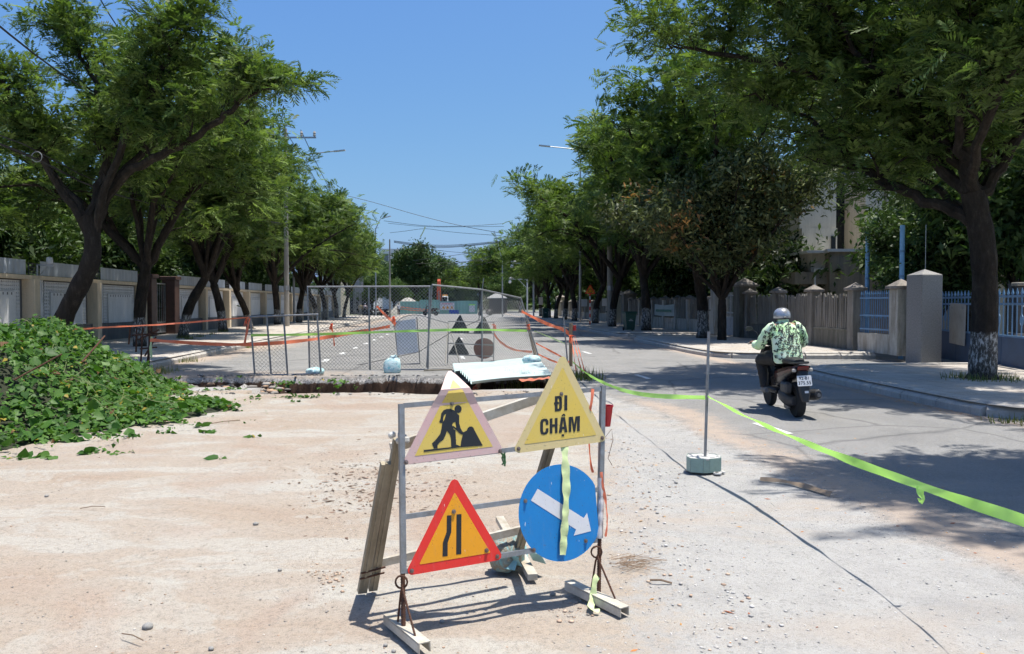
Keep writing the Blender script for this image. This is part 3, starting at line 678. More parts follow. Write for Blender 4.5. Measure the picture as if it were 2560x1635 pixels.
def broad(rs, P0, D, size, per=5, tones=None):
    """whorls of single long leaves"""
    n = len(P0); Vs = []; T = []
    for k in range(per):
        d = D + rs.randn(n, 3) * 0.9; d /= np.linalg.norm(d, axis=1, keepdims=True); s = np.cross(d, rs.randn(n, 3)); s /= np.linalg.norm(s, axis=1, keepdims=True) + 1e-9
        ln = (size * (0.7 + 0.6 * rs.rand(n)))[:, None]; b = P0 + rs.randn(n, 3) * 0.12; tip = b + d * ln - np.array([0, 0, 0.18]) * ln; mid = b + d * ln * 0.45
        Vs.append(np.stack([b, mid - s * ln * 0.17, tip, mid + s * ln * 0.17], 1)); T.append(tones * (0.75 + 0.5 * rs.rand(n, 1)))
    V = np.concatenate(Vs, 0).reshape(-1, 3); t = np.repeat(np.concatenate(T, 0), 4, axis=0)
    return V, np.arange(len(V)).reshape(-1, 4), t
def tree_parts(seed, trunk, r0, r1, limbs, nf, fsize, white=True, kind='frond', green=((0.050, 0.090, 0.024), (0.180, 0.250, 0.066)), sub=7, sublen=1.5, odd=None, spread=0.22, mats=None, twig=True):
    """trunk: points; limbs: [(points, start radius)]; returns meshes trunk, branches, crown"""
    rnd = random.Random(seed); rs = np.random.RandomState(seed)
    tb = MB(); tp = smooth(trunk, 2); n = len(tp)
    rad = [r0 * (1 - k / (n - 1)) + r1 * k / (n - 1) for k in range(n)]
    for k in range(n):
        f = k / (n - 1)
        if f < 0.15: rad[k] *= 1 + 0.55 * (1 - f / 0.15) ** 2
        rad[k] *= 1 + rnd.uniform(-0.07, 0.07)
    tb.tube(tp, rad, 14, cap=False)
    bb = MB(); anchors = []
    for pts, r in limbs:
        q = smooth(pts, 2); m = len(q); q = [q[0]] + [p + Vector((rnd.gauss(0, .03), rnd.gauss(0, .03), rnd.gauss(0, .03))) for p in q[1:]]
        tb.tube(q, [r * (1 - 0.86 * k / (m - 1)) for k in range(m)], 8, cap=False)
        total = sum((b - a).length for a, b in zip(q, q[1:]))
        for j in range(sub + int(total * 1.3)):
            f = 0.28 + 0.72 * (j + rnd.random()) / (sub + int(total * 1.3)); i = min(int(f * (m - 1)), m - 2); p = q[i].lerp(q[i + 1], f * (m - 1) - i)
            d = (q[i + 1] - q[i]).normalized(); az = rnd.uniform(0, 2 * math.pi)
            sd = Vector((math.cos(az), math.sin(az), rnd.uniform(-0.15, 0.75))); sd = (sd + d * rnd.uniform(0.2, 1.0)).normalized()
            ln = sublen * rnd.uniform(0.55, 1.25) * (1.15 - 0.35 * f); rr = max(0.012, r * 0.35 * (1 - 0.75 * f))
            pts2 = [p]; cd = sd.copy()
            for k in range(4):
                cd = (cd + Vector((rnd.gauss(0, .22), rnd.gauss(0, .22), rnd.gauss(0.04, .15)))).normalized(); pts2.append(pts2[-1] + cd * ln / 4)
            bb.tube(pts2, [rr * (1 - 0.18 * k) for k in range(5)], 5, cap=False)
            for k in range(1, 5):
                for c_ in range(2):
                    a2 = rnd.uniform(0, 2 * math.pi); td = (Vector((math.cos(a2), math.sin(a2), rnd.uniform(-0.2, 0.6))) + cd * 0.7).normalized(); tl = rnd.uniform(0.35, 0.8) * (sublen / 1.5) ** 0.5
                    e = pts2[k] + td * tl; 
                    if twig: bb.tube([pts2[k], pts2[k].lerp(e, 0.5) + Vector((0, 0, 0.03)), e], [rr * 0.35, rr * 0.25, 0.006], 3, cap=False)
                    for g in (0.35, 0.7, 1.0): anchors.append((*pts2[k].lerp(e, g), *td))
    A = np.array(anchors); pick = rs.randint(0, len(A), nf)
    P0 = A[pick, :3] + np.clip(rs.randn(nf, 3), -1.6, 1.6) * spread * np.array([1, 1, 0.7]); D = A[pick, 3:] * 0.7 + rs.randn(nf, 3) * 0.55 + np.array([0, 0, 0.08])
    g0, g1 = np.array(green[0]), np.array(green[1]); u = rs.rand(nf, 1) ** 1.6
    tones = g0 * (1 - u) + g1 * u
    # whole sprays share a tint
    cl = rs.rand(len(A), 1)[pick]; tones = tones * (0.75 + 0.5 * cl)
    if odd is not None:
        oc, share = odd; mk = rs.rand(len(A) // 6 + 1)[pick // 6] < share; tones[mk] = np.array(oc) * (0.6 + 0.8 * rs.rand(mk.sum(), 1))
    sz = fsize * (0.7 + 0.6 * rs.rand(nf))
    V, Fq, T = fronds(rs, P0, D, sz, tones=tones) if kind == 'frond' else broad(rs, P0, D, sz, tones=tones)
    crown = fastmesh('crown', V, Fq, M_LEAF if kind == 'frond' else M_LEAF2, T)
    bk = M_BARKW if white else M_BARK
    return tb.mesh('trunk', bk, True), bb.mesh('branches', M_BARK), crown
def place_tree(name, label, parts, loc, rz=0.0, scale=1.0, group=None, tilt=(0, 0)):
    t = thing(name, label, 'tree', loc, rz, group); t.rotation_euler = (tilt[0], tilt[1], rz); t.scale = (scale,) * 3 if isinstance(scale, (int, float)) else scale
    for nm, me in zip(('trunk', 'branches', 'crown'), parts): link(nm, me, t)
    return t
def rel(base, pts): return [P(*p) - base for p in pts]
# --- the nearest tree on the left, leaning trunk, limbs traced from the photo
b1 = S(-10.0, 20.2, PH); Yb = b1.y
trunk = [Vector((0, 0, -0.05)), Vector((0.05, 0, 0.3))] + rel(b1, [(160, 790, Yb), (205, 705, Yb - .1), (232, 648, Yb - .1), (232, 590, Yb - .1), (223, 540, Yb - .1)])
f0 = trunk[-1]; f1 = trunk[-2]
LT = [([(118, 423, Yb - .3), (82, 337, Yb - .5), (40, 270, Yb - .8), (0, 200, Yb - 1.2)], .17),
      ([(118, 423, Yb - .1), (60, 330, Yb + .8), (-60, 250, Yb + 1.5), (-160, 180, Yb + 2)], .14),
      ([(262, 440, Yb + .2), (275, 370, Yb + .2), (310, 285, Yb - .2), (350, 215, Yb - .6), (385, 165, Yb - .8)], .19),
      ([(262, 430, Yb + .2), (270, 360, Yb + .8), (250, 250, Yb + .8), (210, 150, Yb + .6), (165, 85, Yb + .4), (130, 70, Yb + .4)], .16),
      ([(290, 445, Yb), (400, 395, Yb - .6), (470, 355, Yb - 1), (540, 300, Yb - 1.4), (600, 262, Yb - 1.6), (660, 222, Yb - 1.8), (690, 212, Yb - 1.9)], .18),
      ([(300, 430, Yb + .3), (400, 340, Yb + .6), (470, 250, Yb + .6), (540, 190, Yb + .3), (580, 175, Yb)], .15),
      ([(280, 400, Yb - .4), (360, 270, Yb - .9), (415, 160, Yb - 1.2), (445, 90, Yb - 1.2), (470, 65, Yb - 1)], .15),
      ([(270, 470, Yb + .5), (350, 420, Yb + 2), (470, 380, Yb + 3.5), (560, 350, Yb + 4.5)], .13)]
limbs = [([f0 if k % 2 else f1] + rel(b1, p), r * .74) for k, (p, r) in enumerate(LT)]
place_tree('street_tree', 'leaning dark trunk tree with feathery crown, nearest on the wall side', tree_parts(11, trunk, .25, .18, limbs, 8200, .27, sub=6, sublen=.9, spread=.16), b1, group='trees along the white wall')
# --- the great tree on the right
b2 = G(2456, 946, PH); Yb = b2.y
trunk = [Vector((0, 0, -0.05)), Vector((0, 0, 0.35))] + rel(b2, [(2462, 800, Yb), (2462, 660, Yb), (2450, 560, Yb), (2432, 480, Yb)])
f0 = trunk[-1]; f1 = trunk[-2]; fl = trunk[-3]
LT = [([(2417, 420, Yb), (2405, 312, Yb), (2353, 245, Yb + .2), (2280, 155, Yb + .4), (2200, 60, Yb + .6), (2120, -60, Yb + .6)], .21, f0),
      ([(2378, 522, Yb + .3), (2280, 486, Yb + .8), (2183, 445, Yb + 1.2), (2110, 395, Yb + 1.6), (2061, 330, Yb + 1.9), (1980, 270, Yb + 2.2), (1860, 240, Yb + 2.5)], .17, f1),
      ([(2400, 470, Yb + .2), (2305, 371, Yb + .6), (2231, 290, Yb + .9), (2120, 220, Yb + 1.2), (1960, 160, Yb + 1.6), (1830, 140, Yb + 2.0), (1740, 125, Yb + 2.2), (1675, 115, Yb + 2.3)], .17, f0),
      ([(2475, 470, Yb), (2524, 385, Yb), (2570, 280, Yb - .3), (2640, 150, Yb - .6), (2700, 0, Yb - 1)], .19, f0),
      ([(2470, 440, Yb + .6), (2490, 320, Yb + 1.6), (2480, 180, Yb + 2.6), (2440, 60, Yb + 3)], .16, f0),
      ([(2410, 400, Yb - .3), (2390, 260, Yb - 1.0), (2420, 120, Yb - 1.6), (2440, -40, Yb - 2)], .15, f0),
      ([(2390, 330, Yb + .4), (2250, 200, Yb + .9), (2080, 90, Yb + 1.4), (1960, 10, Yb + 1.8), (1880, -30, Yb + 2.0)], .15, f0),
      ([(2360, 430, Yb + 1.4), (2250, 320, Yb + 2.6), (2130, 210, Yb + 3.4), (2030, 120, Yb + 4.0), (1940, 70, Yb + 4.4)], .14, f0),
      ([(2440, 350, Yb - 1.0), (2520, 200, Yb - 2), (2600, 60, Yb - 2.6), (2680, -100, Yb - 3)], .14, f0),
      ([(2380, 380, Yb + .2), (2260, 250, Yb + .2), (2120, 100, Yb + .3), (2030, -60, Yb + .5), (1960, -160, Yb + .8)], .14, f0),
      ([(2330, 470, Yb + 2), (2240, 390, Yb + 3.4), (2160, 330, Yb + 4.4), (2060, 280, Yb + 5)], .12, f1)]
limbs = [([s0] + rel(b2, p), r * .76) for (p, r, s0) in LT]
place_tree('street_tree', 'massive dark tree with whitewashed foot in front of the blue gate', tree_parts(23, trunk, .25, .20, limbs, 13500, .29, sub=9, sublen=1.35, spread=.24), b2, group='trees along the picket fence')
# --- row trees: a few grown shapes, set out as individuals
def row_shape(seed, H, Rc, lean, nf, fs, fork=2.3, r0=.205, **kw):
    rnd = random.Random(seed); fk = Vector((lean * fork, rnd.uniform(-.2, .2), fork))
    trunk = [Vector((0, 0, -.05)), Vector((0, 0, .3)), Vector((lean * .3, 0, fork * .5)), fk]; limbs = []
    n = 8
    for k in range(n):
        az = 2 * math.pi * (k + rnd.uniform(-.3, .3)) / n; rr = Rc * rnd.uniform(.55, 1.0) if k % 3 else Rc * .35
        z = H * (1.0 - 0.34 * (rr / Rc) ** 2) * rnd.uniform(.88, 1.0); tip = Vector((math.cos(az) * rr + lean * 1.5, math.sin(az) * rr, z))
        m1 = fk.lerp(tip, .33) + Vector((0, 0, .35 + rnd.uniform(-.2, .3))); m2 = fk.lerp(tip, .68) + Vector((rnd.gauss(0, .2), rnd.gauss(0, .2), .45)); limbs.append(([fk, m1, m2, tip], .095 + .025 * (k % 3)))
        if rr > Rc * .7: limbs.append(([m1, m1.lerp(tip, .5) + Vector((rnd.uniform(-.8, .8), rnd.uniform(-.8, .8), -.35)), Vector((tip.x * 1.02 + rnd.uniform(-.7, .7), tip.y * 1.02 + rnd.uniform(-.7, .7), z * .68))], .07))
    return tree_parts(seed, trunk, r0, r0 * .75, limbs, nf, fs, **kw)
V1 = row_shape(101, 8.6, 4.3, .25, 3900, .42, sub=6, sublen=1.35, twig=False)
V2 = row_shape(102, 9.0, 4.6, -.15, 3900, .44, sub=6, sublen=1.4, twig=False)
V3 = row_shape(103, 8.3, 4.0, .05, 3500, .44, sub=6, sublen=1.3, fork=2.0, twig=False)
gl, gr = 'trees along the white wall', 'trees along the picket fence'
def gx(px, py): return G(px, py, PH)
LROW = [(V2, P(349, 800, 26.0), 1.08, 2.2, (0, .05), 'dark tree beside the wall gateway, second along the white wall'),
        (V1, gx(458, 844), 1.12, .4, (0, .10), 'tree with white foot just past the wall gateway'),
        (V3, gx(558, 828), 1.2, 2.9, (0, .10), 'crooked tree with white foot behind the bare steel frame'),
        (V1, gx(625, 822), 1.0, 4.4, (0, .28), 'slender leaning tree between two cream wall pillars'),
        (V2, gx(693, 811), 1.18, 1.0, (0, .02), 'straight tree just before the concrete power pole'),
        (V3, gx(748, 806), 1.2, 5.2, (0, .06), 'tree just past the concrete power pole on the wall side'),
        (V1, gx(792, 801), 1.18, 3.3, (0, .05), 'tree seen through the left edge of the wire mesh'),
        (V2, gx(812, 799), 1.12, 0.1, (0, .04), 'tree close behind another at the left of the wire mesh'),
        (V3, gx(842, 795), 1.15, 2.0, (0, .05), 'far tree with white foot at the end of the wall'),
        (V1, gx(860, 793), 1.0, 1.2, (0, .12), 'last wall-side tree beside the steel lattice mast')]
for me, p, sc, rz, tl, lab in LROW: place_tree('street_tree', lab, me, (p.x, p.y, PH), rz, sc, gl, tl)
RROW = [(V1, gx(1757, 845), 1.28, 3.9, (0, -.05), 'tree with big white foot beside the narrow driveway'),
        (V3, gx(1616, 826), 1.36, 0.8, (0, -.02), 'forked tree just behind the green bin'),
        (V2, gx(1531, 816), 1.26, 2.0, (0, -.04), 'tree beside the leaning grey power pole'),
        (V1, gx(1488, 808), 1.22, 5.6, (0, 0), 'tree with white foot right of the roundabout sign'),
        (V3, gx(1436, 802), 1.22, 1.7, (0, -.12), 'curved trunk tree left of the roundabout sign'),
        (V2, gx(1412, 799), 1.12, 4.1, (0, -.10), 'thin curved tree before the far beige pillar'),
        (V1, gx(1390, 796), 1.08, 0.2, (0, -.03), 'tree between the far bin and the curved trees'),
        (V3, gx(1373, 794), 1.05, 3.0, (0, 0), 'tree directly behind the far green bin'),
        (V2, gx(1352, 791), 1.05, 5.0, (0, -.04), 'last fence-side tree beside the camera mast')]
for me, p, sc, rz, tl, lab in RROW: place_tree('street_tree', lab, me, (p.x, p.y, PH), rz, sc, gr, tl)
# --- broad-leaved garden trees behind both walls
def garden_shape(seed, H, Rc, nf, fs, zlo=.42, nl=9, **kw):
    rnd = random.Random(seed); limbs = []; fk = Vector((0, 0, H * .22))
    for k in range(nl):
        az = 2.4 * k; rr = Rc * (.35 + .65 * rnd.random()); tip = Vector((math.cos(az) * rr, math.sin(az) * rr, H * (zlo + (1 - zlo) * rnd.random()) * (1 - .25 * rr / Rc)))
        limbs.append(([fk, fk.lerp(tip, .5) + Vector((0, 0, .4)), tip], .09))
    return tree_parts(seed, [Vector((0, 0, -.05)), Vector((0, 0, H * .12)), fk], .19, .14, limbs, nf, fs, white=False, kind='broad', sub=5, sublen=1.3, twig=False, spread=.3, **kw)
B1 = garden_shape(201, 6.5, 2.9, 5200, .26, green=((0.035, 0.072, 0.018), (0.11, 0.165, 0.045)))
B2 = garden_shape(202, 7.5, 3.2, 5200, .30, green=((0.028, 0.06, 0.018), (0.08, 0.125, 0.04)))
B3 = garden_shape(207, 7.6, 4.0, 6400, .22, zlo=.74, nl=11, green=((0.05, 0.068, 0.028), (0.17, 0.19, 0.08)), odd=((0.30, 0.16, 0.06), .035))
B4 = garden_shape(204, 6.5, 2.8, 4600, .25, green=((0.05, 0.085, 0.025), (0.14, 0.19, 0.07)))
def garden(me, t, s, sc, rz, lab, grp, name='garden_tree'): place_tree(name, lab, me, S(t, s, 0), rz, sc, grp)
gg = 'garden trees behind the white wall'
for q in ((B4, -19.2, 23.5, .95, 0.3, 'pale green leafy tree above the nearest wall panels'), (B2, -19.2, 28.5, 1.0, 1.3, 'dark garden tree behind the camera bracket on the wall'), (B1, -19.2, 34, 1.05, 2.2, 'garden tree behind the wall just before the gateway'),
          (B2, -18.5, 40, 1.1, 3.1, 'garden tree standing behind the open grid gate'), (B1, -19.2, 46, 1.05, 4.0, 'garden tree behind the wall just past the gateway'), (B2, -19.2, 53, 1.1, 5.0, 'fifth garden tree along the back of the white wall'),
          (B1, -19.2, 60, 1.1, .7, 'sixth garden tree along the back of the white wall'), (B2, -19.2, 68, 1.15, 1.9, 'seventh garden tree along the back of the white wall'), (B1, -19.2, 77, 1.1, 2.7, 'last garden tree at the far end of the white wall'), (B1, -22, 33, 1.25, 5.5, 'tall garden tree deep behind the near wall'), (B4, -21, 26, 1.15, 3.6, 'pale garden tree deep behind the wall at the picture edge')):
    garden(*q, gg)
gg = 'garden trees behind the picket fence'
pm = P(1805, 800, 30.5); place_tree('garden_tree', 'broad tree with orange young leaves behind the picket fence', B3, (pm.x, pm.y, 0), 0.5, (1.0, 1.0, 1.04), gg)
pm = P(1900, 800, 40); place_tree('garden_tree', 'second tree with reddish shoots just left of the cream house', B3, (pm.x, pm.y + 1, 0), 2.6, (.8, .8, 1.1), gg)
for q in ((B2, 15.0, 41, 1.15, 1.1, 'dark garden tree behind the pale speckled pillar'), (B1, 15.0, 47, 1.1, 2.5, 'garden tree behind the hung banner'), (B2, 15.2, 54, 1.15, 3.7, 'garden tree behind the cream gate pillar'), (B1, 15, 62, 1.1, 5.1, 'garden tree right behind the far picket run'),
          (B1, 15.2, 70, 1.1, .9, 'second garden tree behind the far picket run'), (B2, 15, 79, 1.1, 2.1, 'third garden tree behind the far picket run'), (B1, 15, 88, 1.1, 4.2, 'last garden tree behind the far picket run'), (B1, 18.5, 40, 1.0, 5.9, 'garden tree filling the gap left of the cream house')):
    garden(*q, gg)
for px, Yd, me, sc, rz, lab in ((2345, 23.5, B2, .62, 1.0, 'dark dense tree right behind the granite pillar'), (2420, 27, B1, 1.05, 2.0, 'dark tree behind the blue gate'), (2560, 22.5, B2, .95, 3.3, 'dark tree overhanging the stone name wall'), (2330, 37, B1, 1.3, 4.4, 'tree rising above the stained annexe roof'), (2210, 42, B2, 1.5, 5.2, 'tall tree behind the cream house'), (2480, 36, B2, 1.45, 0.7, 'tall tree closing the view behind the big trunk'), (2050, 48, B1, 1.5, 3.0, 'tall tree far behind the house wing'), (1760, 50, B2, 1.25, 2.2, 'tree deep behind the mouldy gate pillar')):
    pm = P(px, 800, Yd); place_tree('garden_tree', lab, me, (pm.x, pm.y, 0), rz, sc, gg)
# --- trees beyond the crossing
gg = 'trees beyond the crossing'
for px, Yd, me, sc, rz, lab in ((1035, 104, B2, 1.35, .3, 'dark round tree beyond the crossing behind the green hoarding'), (1005, 112, B1, 1.3, 1.3, 'darker tree at the left of the group beyond the crossing'), (1095, 135, V1, 1.15, 2.3, 'feathery tree just left of the far street gap'), (1072, 118, V2, .9, 2.9, 'feathery tree behind the orange excavator arm'), (1118, 165, V3, 1.15, 3.3, 'small far tree nearest the left of the street gap'),
                               (1200, 140, V2, 1.25, 4.3, 'feathery tree just right of the far street gap'), (1245, 118, V1, 1.25, 5.3, 'big feathery tree behind the leaning mesh panel'), (1300, 108, V3, 1.15, .9, 'tree behind the white camera mast'), (1265, 104, B1, .9, 2.0, 'dark low tree behind the kiosk'), (1178, 180, V1, 1.15, 1.9, 'small far tree at the right of the street gap'), (1335, 112, B2, 1.1, 2.4, 'dark tree beyond the last fence-side trees'),
                               (930, 98, B1, 1.0, 4.0, 'dull bushy tree beside the steel lattice mast'), (905, 116, B2, 1.2, 5.0, 'tree in front of the white tower block'), (985, 98, B1, .8, .2, 'bush above the parked motorbikes')):
    k_ = 1.36 if px > 960 else 1.1; pm = P(px, 790, Yd * k_); place_tree('far_tree', lab, me, (pm.x, pm.y, 0), rz, sc * (k_ * .93), gg)
V4 = row_shape(104, 9.0, 4.6, -.15, 6800, .44, sub=6, sublen=1.4, twig=False)
pm = S(11.1, 6.2, PH); place_tree('street_tree', 'tree beside the camera whose crown shades the near lane', V4, (pm.x, pm.y, PH), 0.0, (1.08, .70, 1.42), gr, (0, -.03))
# low dark undergrowth that closes the view under the crowns
def hedge(name, label, pts, h, w, nl, seed, green):
    rs = np.random.RandomState(seed); A = np.array([tuple(p) for p in pts]); f = rs.rand(nl) * (len(A) - 1); i = f.astype(int); u = (f - i)[:, None]
    c = A[i] * (1 - u) + A[i + 1] * u; c[:, 0] += rs.randn(nl) * w; c[:, 1] += rs.randn(nl) * w; c[:, 2] = rs.rand(nl) ** .8 * h * (0.75 + .35 * np.sin(f * 9) * np.sin(f * 3.7 + 1))
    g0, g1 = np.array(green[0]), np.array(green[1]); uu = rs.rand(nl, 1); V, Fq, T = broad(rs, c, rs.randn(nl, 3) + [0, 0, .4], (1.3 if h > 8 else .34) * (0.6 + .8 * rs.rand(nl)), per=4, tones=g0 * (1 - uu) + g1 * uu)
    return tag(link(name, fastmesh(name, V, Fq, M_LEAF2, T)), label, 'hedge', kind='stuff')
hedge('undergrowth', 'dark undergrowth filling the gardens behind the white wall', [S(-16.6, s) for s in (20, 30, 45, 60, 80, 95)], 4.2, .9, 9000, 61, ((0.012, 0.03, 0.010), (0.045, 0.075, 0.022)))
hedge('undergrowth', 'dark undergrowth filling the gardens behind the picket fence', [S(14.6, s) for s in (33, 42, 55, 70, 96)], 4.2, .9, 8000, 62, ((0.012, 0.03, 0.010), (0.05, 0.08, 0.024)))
hedge('far_woods', 'distant mass of trees closing the street on its left', [P(x, 760, 230) for x in (700, 850, 1000, 1128)], 11, 6, 5200, 63, ((0.03, 0.06, 0.02), (0.08, 0.12, 0.04)))
hedge('far_woods', 'distant mass of trees closing the street on its right', [P(x, 760, 230) for x in (1172, 1300, 1500, 1700)], 11, 6, 5200, 64, ((0.03, 0.06, 0.02), (0.08, 0.12, 0.04)))
# ================================================================== FOREGROUND: sign trestle, tapes, fence panels, vine heap
M_GALV = mat('dull_galvanised_tube', (0.34, 0.35, 0.36), 0.5, metal=0.55, var=0.4, scale=14, col2=(0.22, 0.21, 0.20))
M_RUST = mat('rusty_rebar', (0.13, 0.055, 0.03), 0.9, var=0.5, scale=25, col2=(0.05, 0.025, 0.016), bstr=0.4)
M_CHAN = mat('weathered_channel', (0.36, 0.31, 0.22), 0.65, metal=0.2, var=0.4, scale=7, col2=(0.20, 0.165, 0.11), stretch=(1, 1, 0.4))
M_CHANW = mat('pale_channel', (0.60, 0.57, 0.50), 0.6, metal=0.1, var=0.4, scale=8, col2=(0.38, 0.32, 0.23))
M_BLACKV = mat('black_vinyl', (0.016, 0.017, 0.019), 0.45, var=0.3, scale=30, col2=(0.05, 0.05, 0.05), lo=0.6, hi=0.85)
def signmat(nm, c, c2, rough=.38):
    if nm in MATS: return MATS[nm]
    m, t, b = new_mat(nm); v = coords(t, 'Object'); vs = coords(t, 'Object', (9, 9, 1.2))
    n1 = noise(t, v, 5, 6, .7); c_ = ramp(t, n1, [(.35, c), (.72, c2)])
    c_ = mixc(t, ramp(t, noise(t, vs, 5, 6, .7), [(.55, 0.0), (.8, .45)]), c_, tuple(.55 * x + .12 for x in c))
    c_ = mixc(t, ramp(t, noise(t, v, 130, 2, .5), [(.69, 0.0), (.73, .75)]), c_, (.10, .07, .05)); c_ = mixc(t, ramp(t, noise(t, coords(t, 'Object', (1, 1, .25)), 70, 2, .5), [(.72, 0.0), (.75, .6)]), c_, (.75, .73, .70))
    L(t, c_, b.inputs['Base Color']); L(t, ramp(t, n1, [(.3, rough), (.7, rough + .25)]), b.inputs['Roughness']); b.inputs['Specular IOR Level'].default_value = .4
    bump(t, b, noise(t, v, 9, 3, .5), .25, .004); MATS[nm] = m; return m
M_YEL = signmat('faded_yellow_sheet', (0.64, 0.46, 0.085), (0.58, 0.45, 0.13))
M_YEL2 = signmat('pale_yellow_border', (0.60, 0.49, 0.22), (0.58, 0.46, 0.26))
M_PINK = signmat('faded_pink_border', (0.58, 0.37, 0.36), (0.55, 0.44, 0.40))
M_RED = signmat('sign_red', (0.72, 0.035, 0.025), tuple(x * .88 for x in (0.72, 0.035, 0.025)))
M_AMB = signmat('sign_amber', (0.78, 0.33, 0.012), tuple(x * .88 for x in (0.78, 0.33, 0.012)))
M_SBLUE = signmat('sign_blue', (0.012, 0.20, 0.52), tuple(x * .88 for x in (0.012, 0.20, 0.52)))
M_WHITEV = signmat('white_vinyl', (0.66, 0.66, 0.68), tuple(x * .88 for x in (0.66, 0.66, 0.68)))
def tapemat(nm, c, c2):
    m = mat(nm, c, .45, var=.1, scale=3, col2=c2); t = m.node_tree; b = t.nodes['Principled BSDF']; tr = t.nodes.new('ShaderNodeBsdfTranslucent'); tr.inputs[0].default_value = (*c, 1)
    mx = t.nodes.new('ShaderNodeMixShader'); mx.inputs[0].default_value = .45; L(t, b.outputs[0], mx.inputs[1]); L(t, tr.outputs[0], mx.inputs[2]); L(t, mx.outputs[0], t.nodes['Material Output'].inputs[0]); return m
M_NEON = tapemat('neon_green_tape', (.50, .92, .17), (.58, .92, .30))
M_PALEN = mat('pale_lime_webbing', (0.62, 0.72, 0.36), 0.6, var=0.2, scale=8)
M_ORNG = tapemat('orange_tape', (.90, .20, .09), (.92, .34, .22))
M_BOLT = mat('bolt_steel', (0.3, 0.28, 0.26), 0.4, metal=0.7, col2=(0.16, 0.07, 0.04))
# plane of the trestle front: through both feet, leaning back
A0, A1 = G(1008, 1590), G(1497, 1500)
U = (A1 - A0).normalized(); NB = Vector((-U.y, U.x, 0)); LEAN = R(10.5)
VV = NB * math.sin(LEAN) + Vector((0, 0, math.cos(LEAN))); NF = U.cross(VV)      # NF faces the camera side
if NF.y > 0: NF = -NF
def pl(px, py, off=0.0):
    d = ray(px, py); o = Vector((0, 0, CAMH)); k = ((A0 + NF * off - o).dot(NF)) / d.dot(NF); return o + d * k
tr = thing('sign_trestle', 'steel trestle frame standing on soil with four traffic signs', 'sign stand', ((A0 + A1) / 2))
def T4(mb, nm, m, sm=False): return mb.build(nm, m, tr, world=True, sm=sm)
w = 0.026
T4(MB().bar(pl(1003, 1010), pl(1008, 1433), w, w, NF), 'post', M_GALV); T4(MB().bar(pl(1507, 966), pl(1499, 1345), w, w, NF), 'post', M_GALV)
for a, b in (((1010, 1014), (1500, 973)), ((1010, 1156), (1496, 1098)), ((1012, 1292), (1495, 1224)), ((1014, 1428), (1492, 1350))): T4(MB().bar(pl(*a), pl(*b), w * .9, w * .9, NF), 'rail', M_GALV)
def rebar(pts, r=0.011):
    mb = MB(); q = onpath(pts, max(4, int(sum((Vector(b) - Vector(a)).length for a, b in zip(pts, pts[1:])) / 0.006))); mb.tube(q, [r * (1.12 if k % 2 else 0.9) for k in range(len(q))], 8); return mb
for (a, b) in (((1007, 1425), (1009, 1590)), ((1499, 1335), (1497, 1500))):
    T4(rebar([pl(*a), pl(*b) + Vector((0, 0, .015))]), 'rebar_leg', M_RUST, True)
for (p0, p1, pf) in ((G(972, 1556), G(1062, 1632), A0), (G(1422, 1472), G(1562, 1541), A1)):
    mb = MB(); d = (p1 - p0).normalized(); sd = Vector((-d.y, d.x, 0)); h, ww, th = .045, .058, .005
    mb.bar(p0 + Vector((0, 0, h)), p1 + Vector((0, 0, h)), ww, th); mb.bar(p0 + sd * (ww / 2 - th / 2) + Vector((0, 0, h / 2 - .003)), p1 + sd * (ww / 2 - th / 2) + Vector((0, 0, h / 2 - .003)), th, h - .006); mb.bar(p0 - sd * (ww / 2 - th / 2) + Vector((0, 0, h / 2 - .003)), p1 - sd * (ww / 2 - th / 2) + Vector((0, 0, h / 2 - .003)), th, h - .006)
    T4(mb, 'foot_channel', M_CHANW)
    c = pf + Vector((0, 0, .048)); T4(MB().tube([c + d * .13, c + d * .02 + VV * .17, c + d * .02 + VV * .19, c - d * .005 + VV * .15, c - d * .06], .0055, 6), 'brace_wire', M_RUST)
    T4(MB().tube([c + VV * .20 + Vector((.028 * math.cos(q), 0, .03 * math.sin(q))) + NF * .012 for q in [k * math.pi / 6 for k in range(13)]], .005, 6), 'wire_loop', M_RUST)
# rear frame
def chan(a, b, w_, h_, nm, m):
    mb = MB(); a, b = Vector(a), Vector(b); mb.bar(a, b, w_, h_, NF); mb.bar(a + NF * (h_ / 2 + .004), b + NF * (h_ / 2 + .004), w_ * .25, .008, NF); return T4(mb, nm, m)
Lf, Lt = G(905, 1479), pl(975, 1100, -.055)
chan(Lf + U * .0, Lf.lerp(Lt, .86) + U * .0, .048, .03, 'rear_leg', M_CHAN); chan(Lf + U * .062 + NB * .012, Lt + U * .045 + NB * .012, .046, .03, 'rear_leg', M_CHAN)
Rf, Rt = G(1283, 1418), pl(1392, 1060, -.05); chan(Rf, Rt, .05, .03, 'rear_leg', M_CHAN)
T4(MB().bar(Lf.lerp(Lt, .17) + U * .05 + NB * .04, Rf.lerp(Rt, .27) + U * .02 + NB * .04, .028, .042), 'rear_rail', M_CHANW)
T4(MB().bar(Lt + U * .02 - Vector((0, 0, .05)) + NB * .05, pl(1362, 990, -.16), .03, .05), 'rear_rail', M_CHANW)
T4(MB().bar(G(1249, 1318) + Vector((0, 0, .06)), G(1332, 1452) + Vector((0, 0, .02)), .055, .035), 'ground_plank', M_CHANW)
for f in (.1, .14): T4(MB().bar(Lf.lerp(Lt, f) - U * .03 + NF * .02, Lf.lerp(Lt, f + .02) + U * .10 + NF * .02, .008, .008), 'tie_wire', M_RUST)
rnd = random.Random(5)
mb = MB()
